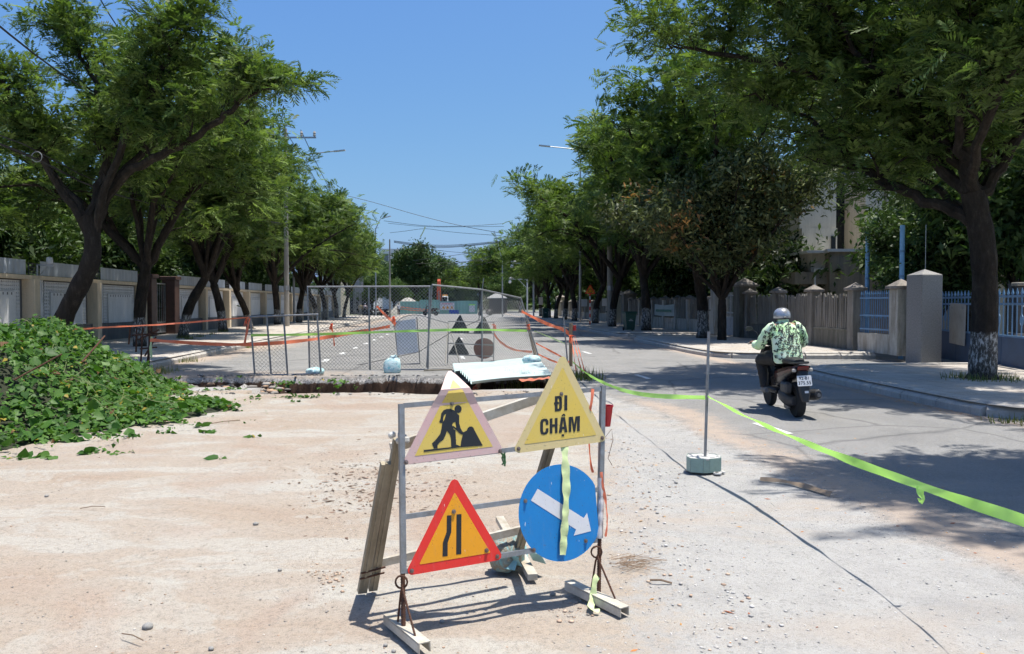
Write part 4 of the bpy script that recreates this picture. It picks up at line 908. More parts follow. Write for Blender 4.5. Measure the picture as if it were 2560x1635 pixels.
for k in range(7): mb.box(Lt + U * (.03 + rnd.uniform(-.03, .05)) + NF * rnd.uniform(0, .03) + Vector((0, 0, rnd.uniform(-.02, .03))), (.035, .025, .03), Matrix.Rotation(rnd.uniform(0, 3), 3, 'X') @ Matrix.Rotation(rnd.uniform(0, 3), 3, 'Z'), .008)
T4(mb, 'cloth_knot', mat('white_rag', (.62, .6, .55), .8))
# ---- sign plates: rounded outline from corner pixels, decals from pixel outlines
def rounded(c, r, k=4):
    out = []; n = len(c)
    for i in range(n):
        p, a, b = c[i], c[i - 1], c[(i + 1) % n]; d1 = (a - p).normalized(); d2 = (b - p).normalized(); h = d1.angle(d2) / 2; l = r / math.tan(h)
        s, e = p + d1 * l, p + d2 * l; ctr = p + (d1 + d2).normalized() * (r / math.sin(h))
        for q in range(k + 1):
            v = (s - ctr).lerp(e - ctr, q / k); out.append(ctr + v.normalized() * r)
    return out
def bend_none(p): return p
def plate(name, label, corners, border, field, off, rr=.022, bw=.045, bend=None):
    c = [pl(*p, off) for p in corners]; bend = bend or bend_none; s = thing('traffic_sign', label, 'sign', (c[0] + c[1] + c[2]) / 3)
    o = rounded(c, rr); n = len(o)
    ctr = (c[0] + c[1] + c[2]) / 3
    side = (c[1] - c[2]).length; inr = side / (2 * math.sqrt(3)); k = (inr - bw) / inr
    def dense(a, b, m=10): return [a.lerp(b, i / m) for i in range(m)]
    rings = []
    def ring(pts): return [bend(p) for p in pts]
    # plate body as grid triangles (so that it may be bent): rows from base to apex
    def tri_grid(cc, z, rows=14):
        vs = []; fs = []; A_, B_, C_ = cc
        for i in range(rows + 1):
            f = i / rows; l, r_ = B_.lerp(A_, f), C_.lerp(A_, f)
            vs += [bend(l.lerp(r_, j / 6)) + NF * z for j in range(7)]
        for i in range(rows):
            for j in range(6): fs.append((i * 7 + j, i * 7 + j + 1, (i + 1) * 7 + j + 1, (i + 1) * 7 + j))
        return vs, fs
    if bend is bend_none: mb = MB().prism([p for p in o], -NF * .002)
    else:
        # rounded outline cut to rows
        mb = MB(); A_, B_, C_ = c; rows = 16; vs = []
        for i in range(rows + 1):
            f = .012 + .94 * i / rows; l, r_ = B_.lerp(A_, f), C_.lerp(A_, f); ins = .02 if i == 0 else .006 if i == rows else 0
            d = (r_ - l).normalized() * ins; vs += [bend((l + d).lerp(r_ - d, j / 6)) for j in range(7)]
        m = len(vs); fs = []
        for i in range(rows):
            for j in range(6): a = i * 7 + j; fs += [(a, a + 1, a + 8, a + 7), (m + a, m + a + 7, m + a + 8, m + a + 1)]
        mb.add(vs + [v - NF * .002 for v in vs], fs)
    mb.build('plate', border, s, world=True)
    ci = [ctr + (p - ctr) * k for p in c]
    if bend is bend_none: MB().prism([p + NF * .0008 for p in rounded(ci, .004, 2)], NF * .0006).build('field', field, s, world=True)
    else:
        v, f = tri_grid(ci, .0012); MB().add(v, f).build('field', field, s, world=True)
    return s, c
def decal(s, polys, off, m, nm, bend=bend_none, h=.0022):
    mb = MB()
    for k, p in enumerate(polys): mb.prism([bend(q) + NF * (h + .00004 * k) for q in [pl(x, y, off) for x, y in p]], NF * .0004)
    return mb.build(nm, m, s, world=True)
def bolts(s, pts, off, r=.0075):
    for x, y in pts:
        c = pl(x, y, off); rot = NF.to_track_quat('Z', 'Y').to_matrix(); MB().lathe([(r * 1.5, .002), (r * 1.5, .004), (r, .0045), (r * .9, .012), (r * .3, .013)], c, 8, rot).build('bolt', M_BOLT, s, world=True)
O1 = .016
zz = lambda L_, sc_, ox, oy: [[(ox + x / sc_, oy + y / sc_) for x, y in p] for p in L_]
# worker sign; its tip is bent back
hb = pl(1136, 1010, O1); up_ = VV
def bend_tip(p):
    h = (p - hb).dot(up_)
    if h < 0: return p - NF * (0.10 * h * h * 0)
    if h < .07: return p + NF * (h * .30)
    return p + NF * (.021 - (h - .07) * .75) - up_ * (h - .07) * .15
s1, c1 = plate('x', 'faded yellow triangle with digging worker, pink border and bent tip', [(1136, 903), (1002, 1166), (1263, 1133)], M_PINK, M_YEL, O1, bend=bend_tip, bw=.040)
circ = [(620 + 54 * math.cos(a), 725 + 58 * math.sin(a)) for a in [k * math.pi / 8 for k in range(16)]]
WORK = [circ, [(455, 723), (405, 745), (372, 790), (358, 880), (342, 905), (350, 928), (388, 933), (402, 905), (398, 870), (412, 815), (450, 785)],
        [(450, 724), (510, 724), (565, 748), (605, 780), (590, 905), (545, 930), (530, 960), (545, 990), (560, 1050), (500, 1072), (455, 1050), (372, 1030), (385, 940), (415, 890), (445, 795)],
        [(580, 770), (637, 820), (637, 935), (658, 1010), (690, 1066), (712, 1068), (690, 1108), (640, 1085), (600, 1042), (538, 992), (548, 972), (592, 1008), (590, 960), (575, 910), (570, 850)],
        [(698, 1070), (745, 1045), (765, 1005), (790, 985), (820, 983), (845, 1000), (857, 1027), (982, 1260), (655, 1284), (665, 1200), (690, 1105)],
        [(375, 1015), (458, 1040), (430, 1120), (400, 1180), (350, 1215), (315, 1260), (318, 1308), (265, 1308), (233, 1235), (290, 1180), (355, 1095)],
        [(452, 1045), (500, 1000), (582, 1040), (586, 1150), (592, 1250), (640, 1270), (652, 1287), (520, 1299), (515, 1160), (500, 1100)],
        [(112, 1332), (640, 1276), (980, 1250), (982, 1266), (650, 1292), (113, 1360)]]
decal(s1, zz(WORK, 5.917, 1040, 900), O1, M_BLACKV, 'worker_pictogram', bend_tip)
bolts(s1, [(1015, 1156), (1250, 1128), (1129, 1009)], O1)
# slow sign
s2, c2 = plate('x', 'faded yellow triangle reading ĐI CHẬM in black letters', [(1407, 880), (1279, 1135), (1518, 1103)], M_YEL2, M_YEL, O1 + .002, bw=.040)
SLOW = [[(632, 655), (672, 652), (672, 878), (630, 882)], [(672, 651), (700, 648), (728, 668), (736, 700), (696, 712), (690, 692), (672, 690)], [(736, 700), (736, 830), (695, 815), (695, 712)], [(736, 829), (715, 868), (672, 878), (672, 842), (688, 838), (695, 815)], [(618, 746), (690, 738), (690, 770), (618, 778)],
        [(772, 640), (815, 640), (815, 862), (770, 866)],
        [(414, 1040), (456, 1040), (456, 1175), (414, 1175)], [(414, 1041), (430, 1000), (470, 985), (510, 988), (536, 1020), (536, 1076), (497, 1079), (497, 1040), (485, 1022), (465, 1028), (456, 1046)], [(414, 1170), (456, 1166), (465, 1188), (485, 1186), (497, 1165), (497, 1130), (536, 1126), (536, 1175), (510, 1212), (470, 1225), (430, 1215)],
        [(555, 985), (595, 981), (595, 1203), (555, 1206)], [(630, 978), (670, 974), (670, 1196), (632, 1200)], [(594, 1072), (633, 1068), (633, 1105), (594, 1110)],
        [(722, 968), (757, 965), (733, 1192), (688, 1196)], [(748, 966), (780, 963), (817, 1184), (775, 1189)], [(722, 1108), (782, 1103), (784, 1140), (720, 1146)], [(725, 950), (752, 915), (775, 915), (788, 945), (768, 948), (762, 935), (745, 950)], [(730, 1218), (768, 1215), (768, 1245), (730, 1248)],
        [(835, 962), (873, 958), (873, 1180), (835, 1184)], [(868, 959), (897, 957), (918, 1085), (930, 1178), (905, 1180)], [(935, 953), (965, 951), (932, 1178), (905, 1180), (916, 1080)], [(960, 950), (1000, 947), (998, 1168), (958, 1172)]]
decal(s2, zz(SLOW, 5.916, 1280, 880), O1 + .002, M_BLACKV, 'black_lettering')
bolts(s2, [(1296, 1122), (1505, 1095), (1403, 985)], O1 + .002)
# narrowing sign
s3, c3 = plate('x', 'bright red bordered amber triangle showing the road narrowing', [(1136, 1187), (1010, 1441), (1261, 1398)], M_RED, M_AMB, O1, bw=.043)
NAR = [[(815, 440), (851, 437), (849, 570), (820, 655), (820, 760), (780, 764), (782, 655), (812, 570)], [(891, 431), (929, 428), (928, 744), (888, 748)]]
decal(s3, zz(NAR, 3.17, 860, 1150), O1, M_BLACKV, 'narrowing_pictogram')
bolts(s3, [(1029, 1427), (1243, 1391), (1134, 1279), (1216, 1376)], O1)
# blue arrow disc, right edge folded back along the post
cd = pl(1404, 1281, O1); rad = (pl(1404, 1159, O1) - pl(1404, 1402, O1)).length / 2
s4 = thing('traffic_sign', 'round blue sign with white arrow pointing down to the road', 'sign', cd)
fx = (pl(1494, 1290, O1) - cd).dot(U)
ring = []
for k in range(64):
    a = 2 * math.pi * k / 64; x, y = rad * math.cos(a), rad * math.sin(a); ring.append(cd + U * min(x, fx) + VV * y)
MB().prism(ring, -NF * .002).build('plate', M_SBLUE, s4, world=True)
yy = math.sqrt(max(rad * rad - fx * fx, 1e-6)); MB().prism([cd + U * (fx + .0005) + VV * yy, cd + U * (fx + .012) - NF * .02 + VV * yy * .7, cd + U * (fx + .012) - NF * .02 - VV * yy * .7, cd + U * (fx + .0005) - VV * yy], -NF * .002).build('folded_edge', M_SBLUE, s4, world=True)
ARW = [[(443, 375), (797, 600), (822, 560), (853, 700), (720, 735), (738, 688), (391, 465)]]
decal(s4, zz(ARW, 3.0755, 1200, 1100), O1, M_WHITEV, 'white_arrow', h=.001)
bolts(s4, [(1313, 1252), (1464, 1352), (1334, 1375)], O1)
# ---- cloth and tape bits on the trestle
def d_fold(sd, i): return sd.cross(Vector((.3, 1, .2))).normalized() * math.sin(i * 1.3)
def ribbon(name, label, pts, w, m, side=None, twist=0.0, n=24, cat='tape', ph=0.0, group=None):
    q = onpath(smooth(pts, 3), n); mb = MB(); sd = []
    for i, p in enumerate(q):
        d = (q[min(i + 1, n - 1)] - q[max(i - 1, 0)]).normalized(); base = Vector(side) if side else Vector((0, 0, 1))
        base = (base - d * base.dot(d)).normalized(); o = d.cross(base); a = ph + twist * math.sin(i / n * 7.3 + ph * 3) + 0.25 * math.sin(i * 0.9); sd.append(base * math.cos(a) + o * math.sin(a))
    vs = []
    for i, (p, sd_) in enumerate(zip(q, sd)): ww = w * (1 - .28 * max(0, math.sin(i * .37 + ph * 5)) ** 2); vs += [p - sd_ * ww / 2, p + sd_ * ww * .08 + d_fold(sd_, i) * .006, p + sd_ * ww / 2]
    mb.add(vs, [f for i in range(n - 1) for f in ((3 * i, 3 * i + 1, 3 * i + 4, 3 * i + 3), (3 * i + 1, 3 * i + 2, 3 * i + 5, 3 * i + 4))])
    t = link(name, mb.mesh(name, m, True)); return tag(t, label, cat, group)
ribbon('webbing_strip', 'pale lime webbing strip hanging in front of the blue disc', [pl(1411, 1112, .008), pl(1412, 1135, .022), pl(1417, 1220, .035), pl(1414, 1285, .04), pl(1410, 1340, .035), pl(1407, 1388, .035)], .045, M_PALEN, side=U, twist=.15, n=40)
ribbon('webbing_strip', 'pale lime webbing tied round the right rebar foot', [pl(1494, 1440, .03), pl(1486, 1452, .035), pl(1482, 1500, .03), G(1474, 1527) + Vector((0, 0, .01)), G(1497, 1531) + Vector((0, 0, .008))], .035, M_PALEN, side=U, twist=.3)
ribbon('orange_strip', 'orange tape strip dangling beside the blue disc', [pl(1503, 1180, .02), pl(1508, 1220, .03), pl(1516, 1260, .02), pl(1519, 1310, .03), pl(1514, 1340, .03)], .016, M_ORNG, side=U, twist=.8)
ribbon('orange_strip', 'orange tape tail knotted on the trestle top rail', [pl(1482, 972, .02), pl(1480, 1000, .03), pl(1474, 1030, .02), pl(1470, 1060, -.05), pl(1476, 1160, -.06), pl(1482, 1180, -.05)], .018, M_ORNG, side=U, twist=.8)
M_PLAST = mat('clear_plastic', (.62, .60, .60), .35, var=.3, scale=10)
mb = MB(); q = onpath([pl(1500, 1195, .004), pl(1502, 1250, .006), pl(1500, 1300, .006), pl(1497, 1346, .004)], 14); rnd = random.Random(9)
mb.tube(q, [.018 + rnd.uniform(-.003, .008) for _ in q], 9, squash=.8); tag(mb.build('plastic_wrap', M_PLAST, sm=True), 'crumpled clear plastic wrapped round the right trestle post', 'plastic wrap')
mb = MB(); c = pl(1262, 1133, .01)
for k in range(4): mb.tube([c + Vector((rnd.uniform(-.01, .01), 0, -.02 * j + rnd.uniform(-.008, .008))) + U * rnd.uniform(-.012, .012) for j in range(4)], .0045, 5)
tag(mb.build('string_knot', mat('green_string', (.05, .14, .05), .8)), 'green string knotted on the rail between the yellow triangles', 'string')
cc = pl(1517, 1040, -.03); g = thing('red_cup', 'small red plastic cup hung behind the right post', 'cup', cc)
M_REDP = mat('red_plastic', (.55, .012, .02), .35, var=.15)
MB().lathe([(.020, -.057), (.034, .052), (.037, .053), (.037, .06), (.031, .058), (.018, -.05)], (0, 0, 0), 14).build('body', M_REDP, g, sm=True); MB().tube([(.034 * math.cos(a), .034 * math.sin(a), .06 + .03 * math.sin(a * .5)) for a in [k * .5 for k in range(13)]], .002, 4).build('wire_handle', M_STEEL, g)
mb = MB(); w0 = pl(1508, 1100, .0)
mb.tube([w0, w0 + U * .05 + Vector((0, -.02, .06)), w0 + U * .06 + Vector((0, -.02, 0)), w0 + U * .03 + Vector((0, -.01, -.1)), w0 + U * .055 + Vector((0, -.02, -.14))], .0015, 4); tag(mb.build('tie_wire', M_RUST), 'thin loose wire curling off the right post', 'wire')
# sandbag weighing the rear plank
def sack(name, label, c, size, rz, m, seed, flat=1.0, group=None):
    rs = np.random.RandomState(seed); mb = MB(); n, k = 18, 11; secs = []
    for i in range(k):
        f = -1 + 2 * i / (k - 1); r_ = (1 - abs(f) ** 3.2) ** .55 * .5 + .02; ring = []
        for j in range(n):
            a = 2 * math.pi * j / n; x = math.copysign(abs(math.cos(a)) ** .8, math.cos(a)) * r_; z = math.copysign(abs(math.sin(a)) ** .8, math.sin(a)) * r_
            q = 1 + .11 * rs.randn() * (1 - abs(f)); ring.append(Vector((x * size[0] * q, f * size[1] * .5, max(z * size[2] * flat * q, -size[2] * .42) + size[2] * .42)))
        secs.append(ring)
    mb.loft(secs); o = mb.build(name, m, None, sm=60); o.location = c; o.rotation_euler = (0, 0, rz)
    return tag(o, label, 'sandbag', group)
def sack_up(label, c, w, h, rz, m, seed, group=None):
    rs = np.random.RandomState(seed); secs = []
    for z, k, d in ((0, .90, .55), (.06, 1.0, .68), (.30, 1.02, .70), (.60, .96, .60), (.80, .84, .44), (.90, .62, .26), (.94, .30, .16), (1.0, .40, .22), (1.06, .44, .16)):
        ring = []
        for j in range(20):
            a = 2 * math.pi * j / 20; q = 1 + .05 * rs.randn(); ring.append(Vector((math.copysign(abs(math.cos(a)) ** .5, math.cos(a)) * w / 2 * k * q + .03 * (z > .85), math.copysign(abs(math.sin(a)) ** .7, math.sin(a)) * w / 2 * d * q, z * h + (.015 * rs.randn() if z > .05 else 0))))
        secs.append(ring)
    o = MB().loft(secs).build('sandbag', m, None, sm=70); o.location = c; o.rotation_euler = (0, 0, rz); return tag(o, label, 'sandbag', group)
def sack_mat(nm, c1, c2):
    m, t, b = new_mat(nm); v = coords(t, 'Object', (1, 1, 1)); n = noise(t, v, 9, 5, .7, 1.0); c = ramp(t, n, [(.38, c1), (.5, c2), (.66, c1)]); wv = t.nodes.new('ShaderNodeTexWave'); wv.inputs['Scale'].default_value = 60; L(t, v, wv.inputs[0])
    c = mixc(t, .15, c, wv.outputs[0], 'MULTIPLY'); L(t, c, b.inputs['Base Color']); b.inputs['Roughness'].default_value = .55; bump(t, b, n, .9, .03); return m
M_SACK = sack_mat('cyan_white_sack', (.17, .50, .56), (.62, .72, .73)); M_SACKD = sack_mat('dirty_teal_sack', (.20, .42, .44), (.26, .20, .14))
M_SACKP = sack_mat('earth_sack', (.20, .12, .07), (.30, .20, .13))
sb = G(1268, 1420); sack('sandbag', 'torn teal sandbag full of earth weighing the rear plank', (sb.x, sb.y, 0), (.17, .26, .20), -.5, M_SACKD, 3)
mb = MB(); rnd = random.Random(4)
for k in range(9): mb.box(G(1290 + rnd.uniform(-50, 60), 1400 + rnd.uniform(-20, 40)) + Vector((0, 0, .02 + .08 * rnd.random())), (.1, .002, .08), Matrix.Rotation(rnd.uniform(0, 3), 3, 'Z') @ Matrix.Rotation(rnd.uniform(-1, 1), 3, 'X'))
tag(mb.build('sack_tatters', mat('teal_film', (.30, .55, .56), .4, var=.3)), 'torn teal film tatters round the earth-filled sandbag', 'plastic scraps')

# ------------------------------------------------------------------ tape pole in its concrete foot
pb_ = G(1757, 1178); M_SAGE = mat('sage_formwork', (.29, .40, .34), .5, var=.25, scale=6); M_CEM = mat('white_cement', (.62, .60, .57), .9, var=.3, scale=20, bstr=.5)
g = thing('tape_pole', 'steel pole in a sage-green concrete foot holding the neon tape', 'post', pb_)
out = [(-.155, -.02), (-.135, -.10), (-.03, -.145), (.03, -.135), (.145, -.09), (.16, .0), (.14, .10), (.02, .15), (-.12, .11)]
MB().prism([(x * .97, y * .97, .02) for x, y in out], (0, 0, .118)).build('concrete', M_CEM, g)
for i in range(len(out)):
    a, b = Vector((*out[i], 0)), Vector((*out[(i + 1) % len(out)], 0)); d = (b - a); mb = MB(); mb.bar(a + d * .015 + Vector((0, 0, .077)), b - d * .015 + Vector((0, 0, .077)), .004, .13); mb.build('form_panel', M_SAGE, g)
rs = random.Random(2)
for k in range(16):
    a = rs.uniform(0, 6.28); r_ = rs.uniform(.03, .15); z = .137 if k < 9 else .012; r_ = r_ if k < 9 else rs.uniform(.16, .19)
    if k >= 9: a = rs.uniform(-1.3, -.3)
    MB().box((r_ * math.cos(a), r_ * math.sin(a), z), (rs.uniform(.02, .06), rs.uniform(.02, .05), .018), Matrix.Rotation(rs.uniform(0, 3), 3, 'Z'), .008).build('cement_crumb', M_CEM, g)
top = P(1772, 829, pb_.y); MB().tube([(.02, 0, .1), (top.x - pb_.x, 0, top.z)], .0135, 10).build('pole', M_GALV, g, sm=True)
# long neon tape: wooden stake -> pole -> out of the picture at the right
wp0 = P(1432, 905, 17.6); tp = P(1767, 994, pb_.y)
ribbon('neon_tape', 'neon green tape sagging from the wooden stake to the pole', [wp0, P(1470, 938, 15.0), P(1540, 972, 11.5), P(1620, 990, 9.6), tp - Vector((.012, 0, 0))], .052, M_NEON, twist=.35, n=40)
ribbon('neon_tape', 'neon green tape stretched from the pole to the lower picture edge', [tp + Vector((.012, 0, .01)), P(1880, 1050, 6.5), P(2080, 1135, 5.1), P(2302, 1215, 4.1), P(2430, 1260, 3.6), P(2560, 1300, 3.2), Vector((2.15, 2.0, .69)), Vector((2.2, .6, .7))], .052, M_NEON, twist=.45, n=70, ph=.3)
kp = P(2302, 1217, 4.1)
ribbon('tape_knot', 'loose end of the knot in the neon tape', [kp, kp + Vector((-.01, -.01, -.03)), kp + Vector((.015, -.01, -.06)), kp + Vector((-.005, 0, -.075))], .045, M_NEON, side=(1, 0, 0), twist=.6, n=10)
# ------------------------------------------------------------------ wire mesh panels on the carriageway
M_MESH = mat('zinc_wire', (.30, .31, .31), .5, metal=.6, var=.3, scale=20)
def mesh_fill(par, c00, c10, c11, c01, pitch=.085, r=.0042, sag=0.0):
    """diamond wire between four corners (bilinear), straight wires woven both ways"""
    mb = MB(); W_ = (c10 - c00).length; H_ = (c01 - c00).length
    def at(u, v): return c00.lerp(c10, u).lerp(c01.lerp(c11, u), v) + Vector((0, sag * math.sin(u * 3.1) * math.sin(v * 3.1), 0))
    for sg in (1, -1):
        k = -H_ if sg > 0 else 0
        while k < (W_ if sg > 0 else W_ + H_):
            pts = []
            for i in range(7):
                v = i / 6; x = k + sg * v * H_ * 1.0
                pts.append((x / W_, v))
            # clip to the panel
            q = []
            x0, x1 = pts[0][0], pts[-1][0]
            lo, hi = 0.0, 1.0
            if x1 != x0:
                va, vb = sorted(((0 - x0) / (x1 - x0), (1 - x0) / (x1 - x0))); lo, hi = max(0, va), min(1, vb)
            if hi - lo > .02: mb.tube([at(x0 + (x1 - x0) * v, v) for v in (lo, lo + (hi - lo) / 3, lo + 2 * (hi - lo) / 3, hi)], r, 3, cap=False)
            k += pitch
    return tag(mb.build('wire_mesh', M_MESH, par, world=True), kind='stuff')
# A: low bare frame
Ya = 17.3; g = thing('low_fence', 'low bare steel fence frame at the left of the wire panels', 'fence', G(715, 938))
def tubes(par, L_, r=.021, m=M_GALV):
    for a, b in L_: MB().tube([a, b], r, 8).build('tube', m, par, world=True, sm=True)
tubes(g, [(P(625, 792, Ya), P(796, 786, Ya)), (P(637, 939, Ya), P(800, 934, Ya)), (P(626, 792, Ya), P(637, 939, Ya)), (P(667, 791, Ya), P(678, 938, Ya)), (P(709, 790, Ya), P(719, 937, Ya)), (P(793, 786, Ya), P(802, 930, Ya))])
mesh_fill(g, P(637, 939, Ya), P(719, 937, Ya), P(717, 860, Ya), P(632, 862, Ya), r=.003)
# B: tall panel
Yb = 18.7; g = thing('mesh_panel', 'tall wire mesh fence panel standing on the broken road edge', 'fence', G(925, 926))
tubes(g, [(P(768, 717, Yb), P(1076, 716, Yb)), (P(769, 717, Yb), P(774, 930, Yb)), (P(922, 717, Yb), P(925, 928, Yb)), (P(1074, 716, Yb), P(1070, 923, Yb)), (P(774, 930, Yb), P(1070, 924, Yb))])
mesh_fill(g, P(774, 930, Yb), P(1070, 924, Yb), P(1074, 717, Yb), P(769, 718, Yb), sag=.05)
# C: leaning panel
Yc = 18.9; g = thing('mesh_panel', 'sagging wire mesh panel whose right post leans over', 'fence', G(1205, 915))
a, b, c, d, e, f = P(1080, 712, Yc), P(1067, 919, Yc), P(1205, 724, 19.6), P(1205, 912, 19.6), P(1302, 745, 21.0), P(1345, 888, 21.0)
tubes(g, [(a, b), (c, d), (a, c), (c, e), (e, f)]); tubes(g, [(P(1197, 800, 19.6), P(1209, 695, 19.6))], .012)
mesh_fill(g, b, d, c, a, sag=.06); mesh_fill(g, d, P(1352, 905, 21.0), e, c, sag=.1)
# white poster board behind the mesh, on a bowed frame
Yw = 20.4; g = thing('poster_board', 'white poster board leaning behind the wire mesh panel', 'board', G(1020, 911))
q = [P(989, 803, Yw), P(1039, 797, Yw), P(1046, 880, Yw), P(994, 888, Yw)]; MB().prism(q, (0, .01, 0)).build('sheet', mat('white_poster', (.86, .87, .90), .5, var=.12, scale=3), g, world=True)
tubes(g, [(P(986, 808, Yw + .03), P(997, 913, Yw + .03)), (P(1042, 792, Yw + .03), P(1050, 911, Yw + .03)), (P(997, 911, Yw + .03), P(1050, 909, Yw + .03))], .014)
MB().tube(smooth([P(983, 818, Yw - .03), P(1000, 795, Yw - .03), P(1030, 786, Yw - .03), P(1060, 790, Yw - .1), P(1090, 800, Yw - .2), P(1122, 808, Yw - .2)], 2), .012, 6).build('bowed_rod', M_GALV, g, world=True)
MB().tube([P(1255, 775, 20), P(1130, 830, 19.9), P(1046, 880, 20), P(900, 912, 20.2), P(828, 918, 20.3)], .008, 5).build('cable', M_DARK, g, world=True)
# second sign stand seen from the back
Yv = 20.6; g = thing('sign_trestle', 'second sign stand seen from its dark back beyond the mesh', 'sign stand', G(1177, 909))
tubes(g, [(P(1121, 804, Yv), P(1119, 908, Yv)), (P(1235, 804, Yv), P(1234, 906, Yv)), (P(1121, 803, Yv), P(1235, 806, Yv)), (P(1121, 832, Yv), P(1235, 834, Yv)), (P(1121, 858, Yv), P(1235, 863, Yv)), (P(1119, 886, Yv), P(1234, 891, Yv))], .013)
tubes(g, [(P(1128, 830, Yv - .3), P(1150, 911, Yv - .5)), (P(1121, 806, Yv - .03), P(1113, 909, Yv - .6))], .012, M_CHANW)
M_BACK = mat('black_sign_back', (.020, .022, .026), .6, var=.4, scale=5); M_BACKR = mat('rusty_sign_back', (.26, .055, .022), .8, var=.4, scale=5)
for tri, lab in (([(1150, 785), (1124, 832), (1174, 832)], 'dark triangle sign back at the upper left of the far stand'), ([(1210, 789), (1181, 835), (1232, 835)], 'dark triangle sign back at the upper right of the far stand'), ([(1148, 840), (1119, 887), (1174, 887)], 'dark triangle sign back at the lower left of the far stand')):
    q = rounded([P(x, y, Yv + .04) for x, y in tri], .025); s = thing('traffic_sign', lab, 'sign', q[0]); MB().prism(q, (0, .006, 0)).build('plate', M_BACK, s, world=True)
cdk = P(1210, 871, Yv + .04); s = thing('traffic_sign', 'rusty brown round sign back on the far stand', 'sign', cdk); MB().prism([Vector((.27 * math.cos(k * math.pi / 20), 0, .27 * math.sin(k * math.pi / 20))) for k in range(40)], (0, .006, 0)).build('plate', M_BACKR, s)
MB().box((.23, -.05, -.36), (.10, .04, .10)).build('weight', M_BACKR, s)
# sandbags by the panels
sg = 'sandbags holding the wire panels'
c = G(981, 932); sack_up('plump cyan and white sandbag at the foot of the tall panel', (c.x, c.y, 0), .37, .36, 0.1, M_SACK, 5, group=sg)
c = G(788, 936); sack('sandbag', 'flattened pale sandbag where the low frame meets the tall panel', (c.x, c.y, 0), (.32, .42, .16), 1.3, M_SACK, 6, group=sg)
# corrugated sheets over the trench
M_CORR = mat('pale_green_sheet', (.52, .64, .61), .35, metal=.1, var=.15, scale=2, col2=(.60, .68, .66))
def corrugated(label, c00, c10, c11, c01, amp=.06, n=40):
    mb = MB(); vs = []; rows = 5
    for j in range(rows):
        v = j / (rows - 1)
        for i in range(n + 1):
            u = i / n; p = c00.lerp(c10, u).lerp(c01.lerp(c11, u), v); vs.append(p)
    # ribs run along the long side (u), profile across v
    vs = []; m = 36
    for j in range(m + 1):
        v = j / m; h = amp if j % 6 in (0, 1) else -.012 if j % 6 in (3, 4) else 0.0
        for i in range(13):
            u = i / 12; p = c00.lerp(c10, u).lerp(c01.lerp(c11, u), v); vs.append(p + Vector((0, 0, h + .012 * math.sin(u * 5 + v * 3))))
    mb.add(vs, [(j * 13 + i, j * 13 + i + 1, (j + 1) * 13 + i + 1, (j + 1) * 13 + i) for j in range(m) for i in range(12)])
    o = mb.build('roofing_sheet', M_CORR); mdf = o.modifiers.new('thick', 'SOLIDIFY'); mdf.thickness = .004
    return tag(o, label, 'metal sheet', 'roofing sheets over the trench')
corrugated('farther pale green roofing sheet, with a sandbag on its corner', G(1138, 935, .10), G(1352, 915, .10), G(1348, 898, .12), G(1132, 915, .10))
corrugated('nearer pale green roofing sheet hanging over the dark trench', G(1181, 962, .10), G(1382, 942, .12), G(1354, 912, .15), G(1150, 930, .135))
c = G(1329, 910, .15); sack('sandbag', 'cyan sandbag lying on the roofing sheet corner', (c.x, c.y, .15), (.30, .46, .22), 1.35, M_SACK, 7, group=sg)
c0, c1_ = G(1060, 929), G(1130, 927); tag(MB().bar(c0 + Vector((0, 0, .03)), c1_ + Vector((0, 0, .03)), .05, .03).build('steel_bar', M_CHAN), 'brown steel bar lying on the trench lip', 'steel bar')
# stakes and orange tapes
M_WOOD = mat('raw_wood', (.30, .22, .14), .85, var=.35, scale=8, stretch=(1, 1, .2))
M_REDC = mat('red_cap', (.5, .03, .025), .5)
def stake(label, px, y0, y1, Yd, r, m, px2=None, nm='stake', cap=None):
    a = P(px, y1, Yd); b = P(px2 or px, y0, Yd); g = thing(nm, label, 'stake', (a.x, a.y, max(a.z, 0)))
    MB().tube([a, b], r, 7).build('shaft', m, g, world=True, sm=True)
    if cap: MB().tube([b + Vector((.09, 0, -.05)), b + Vector((.09, 0, -.18))], .04, 8).build('beacon_cap', cap, g, world=True)
    return g
stake('wooden stake bound with orange tape, red lamp at its top', 1427, 808, 916, 19.4, .045, M_WOOD, cap=M_REDC)
stake('thin steel stake beside the wooden stake', 1419, 792, 910, 19.2, .02, M_GALV, px2=1409)
stake('rotten wooden stake behind the leaning mesh post', 1338, 800, 889, 21.3, .045, M_WOOD, px2=1318)
og = 'orange warning tapes'
def otape(label, pts, w=.06, tw=.3, n=30): return ribbon('orange_tape', label, pts, w, M_ORNG, twist=tw, n=n, group=og)
otape('broad orange tape from the leaning mesh post to the wooden stake', [P(1304, 778, 20.9), P(1340, 797, 20.3), P(1380, 815, 19.8), P(1409, 823, 19.4), P(1427, 838, 19.4)], .09)
otape('orange tape drooping behind the leaning mesh panel', [P(1234, 832, 20.6), P(1246, 852, 20.6), P(1280, 875, 20.8), P(1330, 880, 21.1)])
otape('orange tape running low from the rotten stake to the wooden stake', [P(1340, 858, 21.2), P(1370, 874, 20.5), P(1410, 895, 19.8), P(1426, 908, 19.5)], .05)
otape('orange tape running down past the sheet corner', [P(1345, 885, 21.1), P(1375, 900, 20.3), P(1410, 912, 19.7), P(1425, 918, 19.5)], .05)
for k, (x1, x2, y2) in enumerate(((1428, 1446, 957), (1432, 1462, 960), (1437, 1473, 975))):
    otape(('inner orange tape tail falling from the wooden stake', 'middle orange tape tail falling from the wooden stake', 'outer orange tape tail falling from the wooden stake')[k], [P(x1, 838, 19.3), P((x1 + x2) / 2 - 2, 895, 18.3), P(x2, y2, 16.5)], .04, .8)
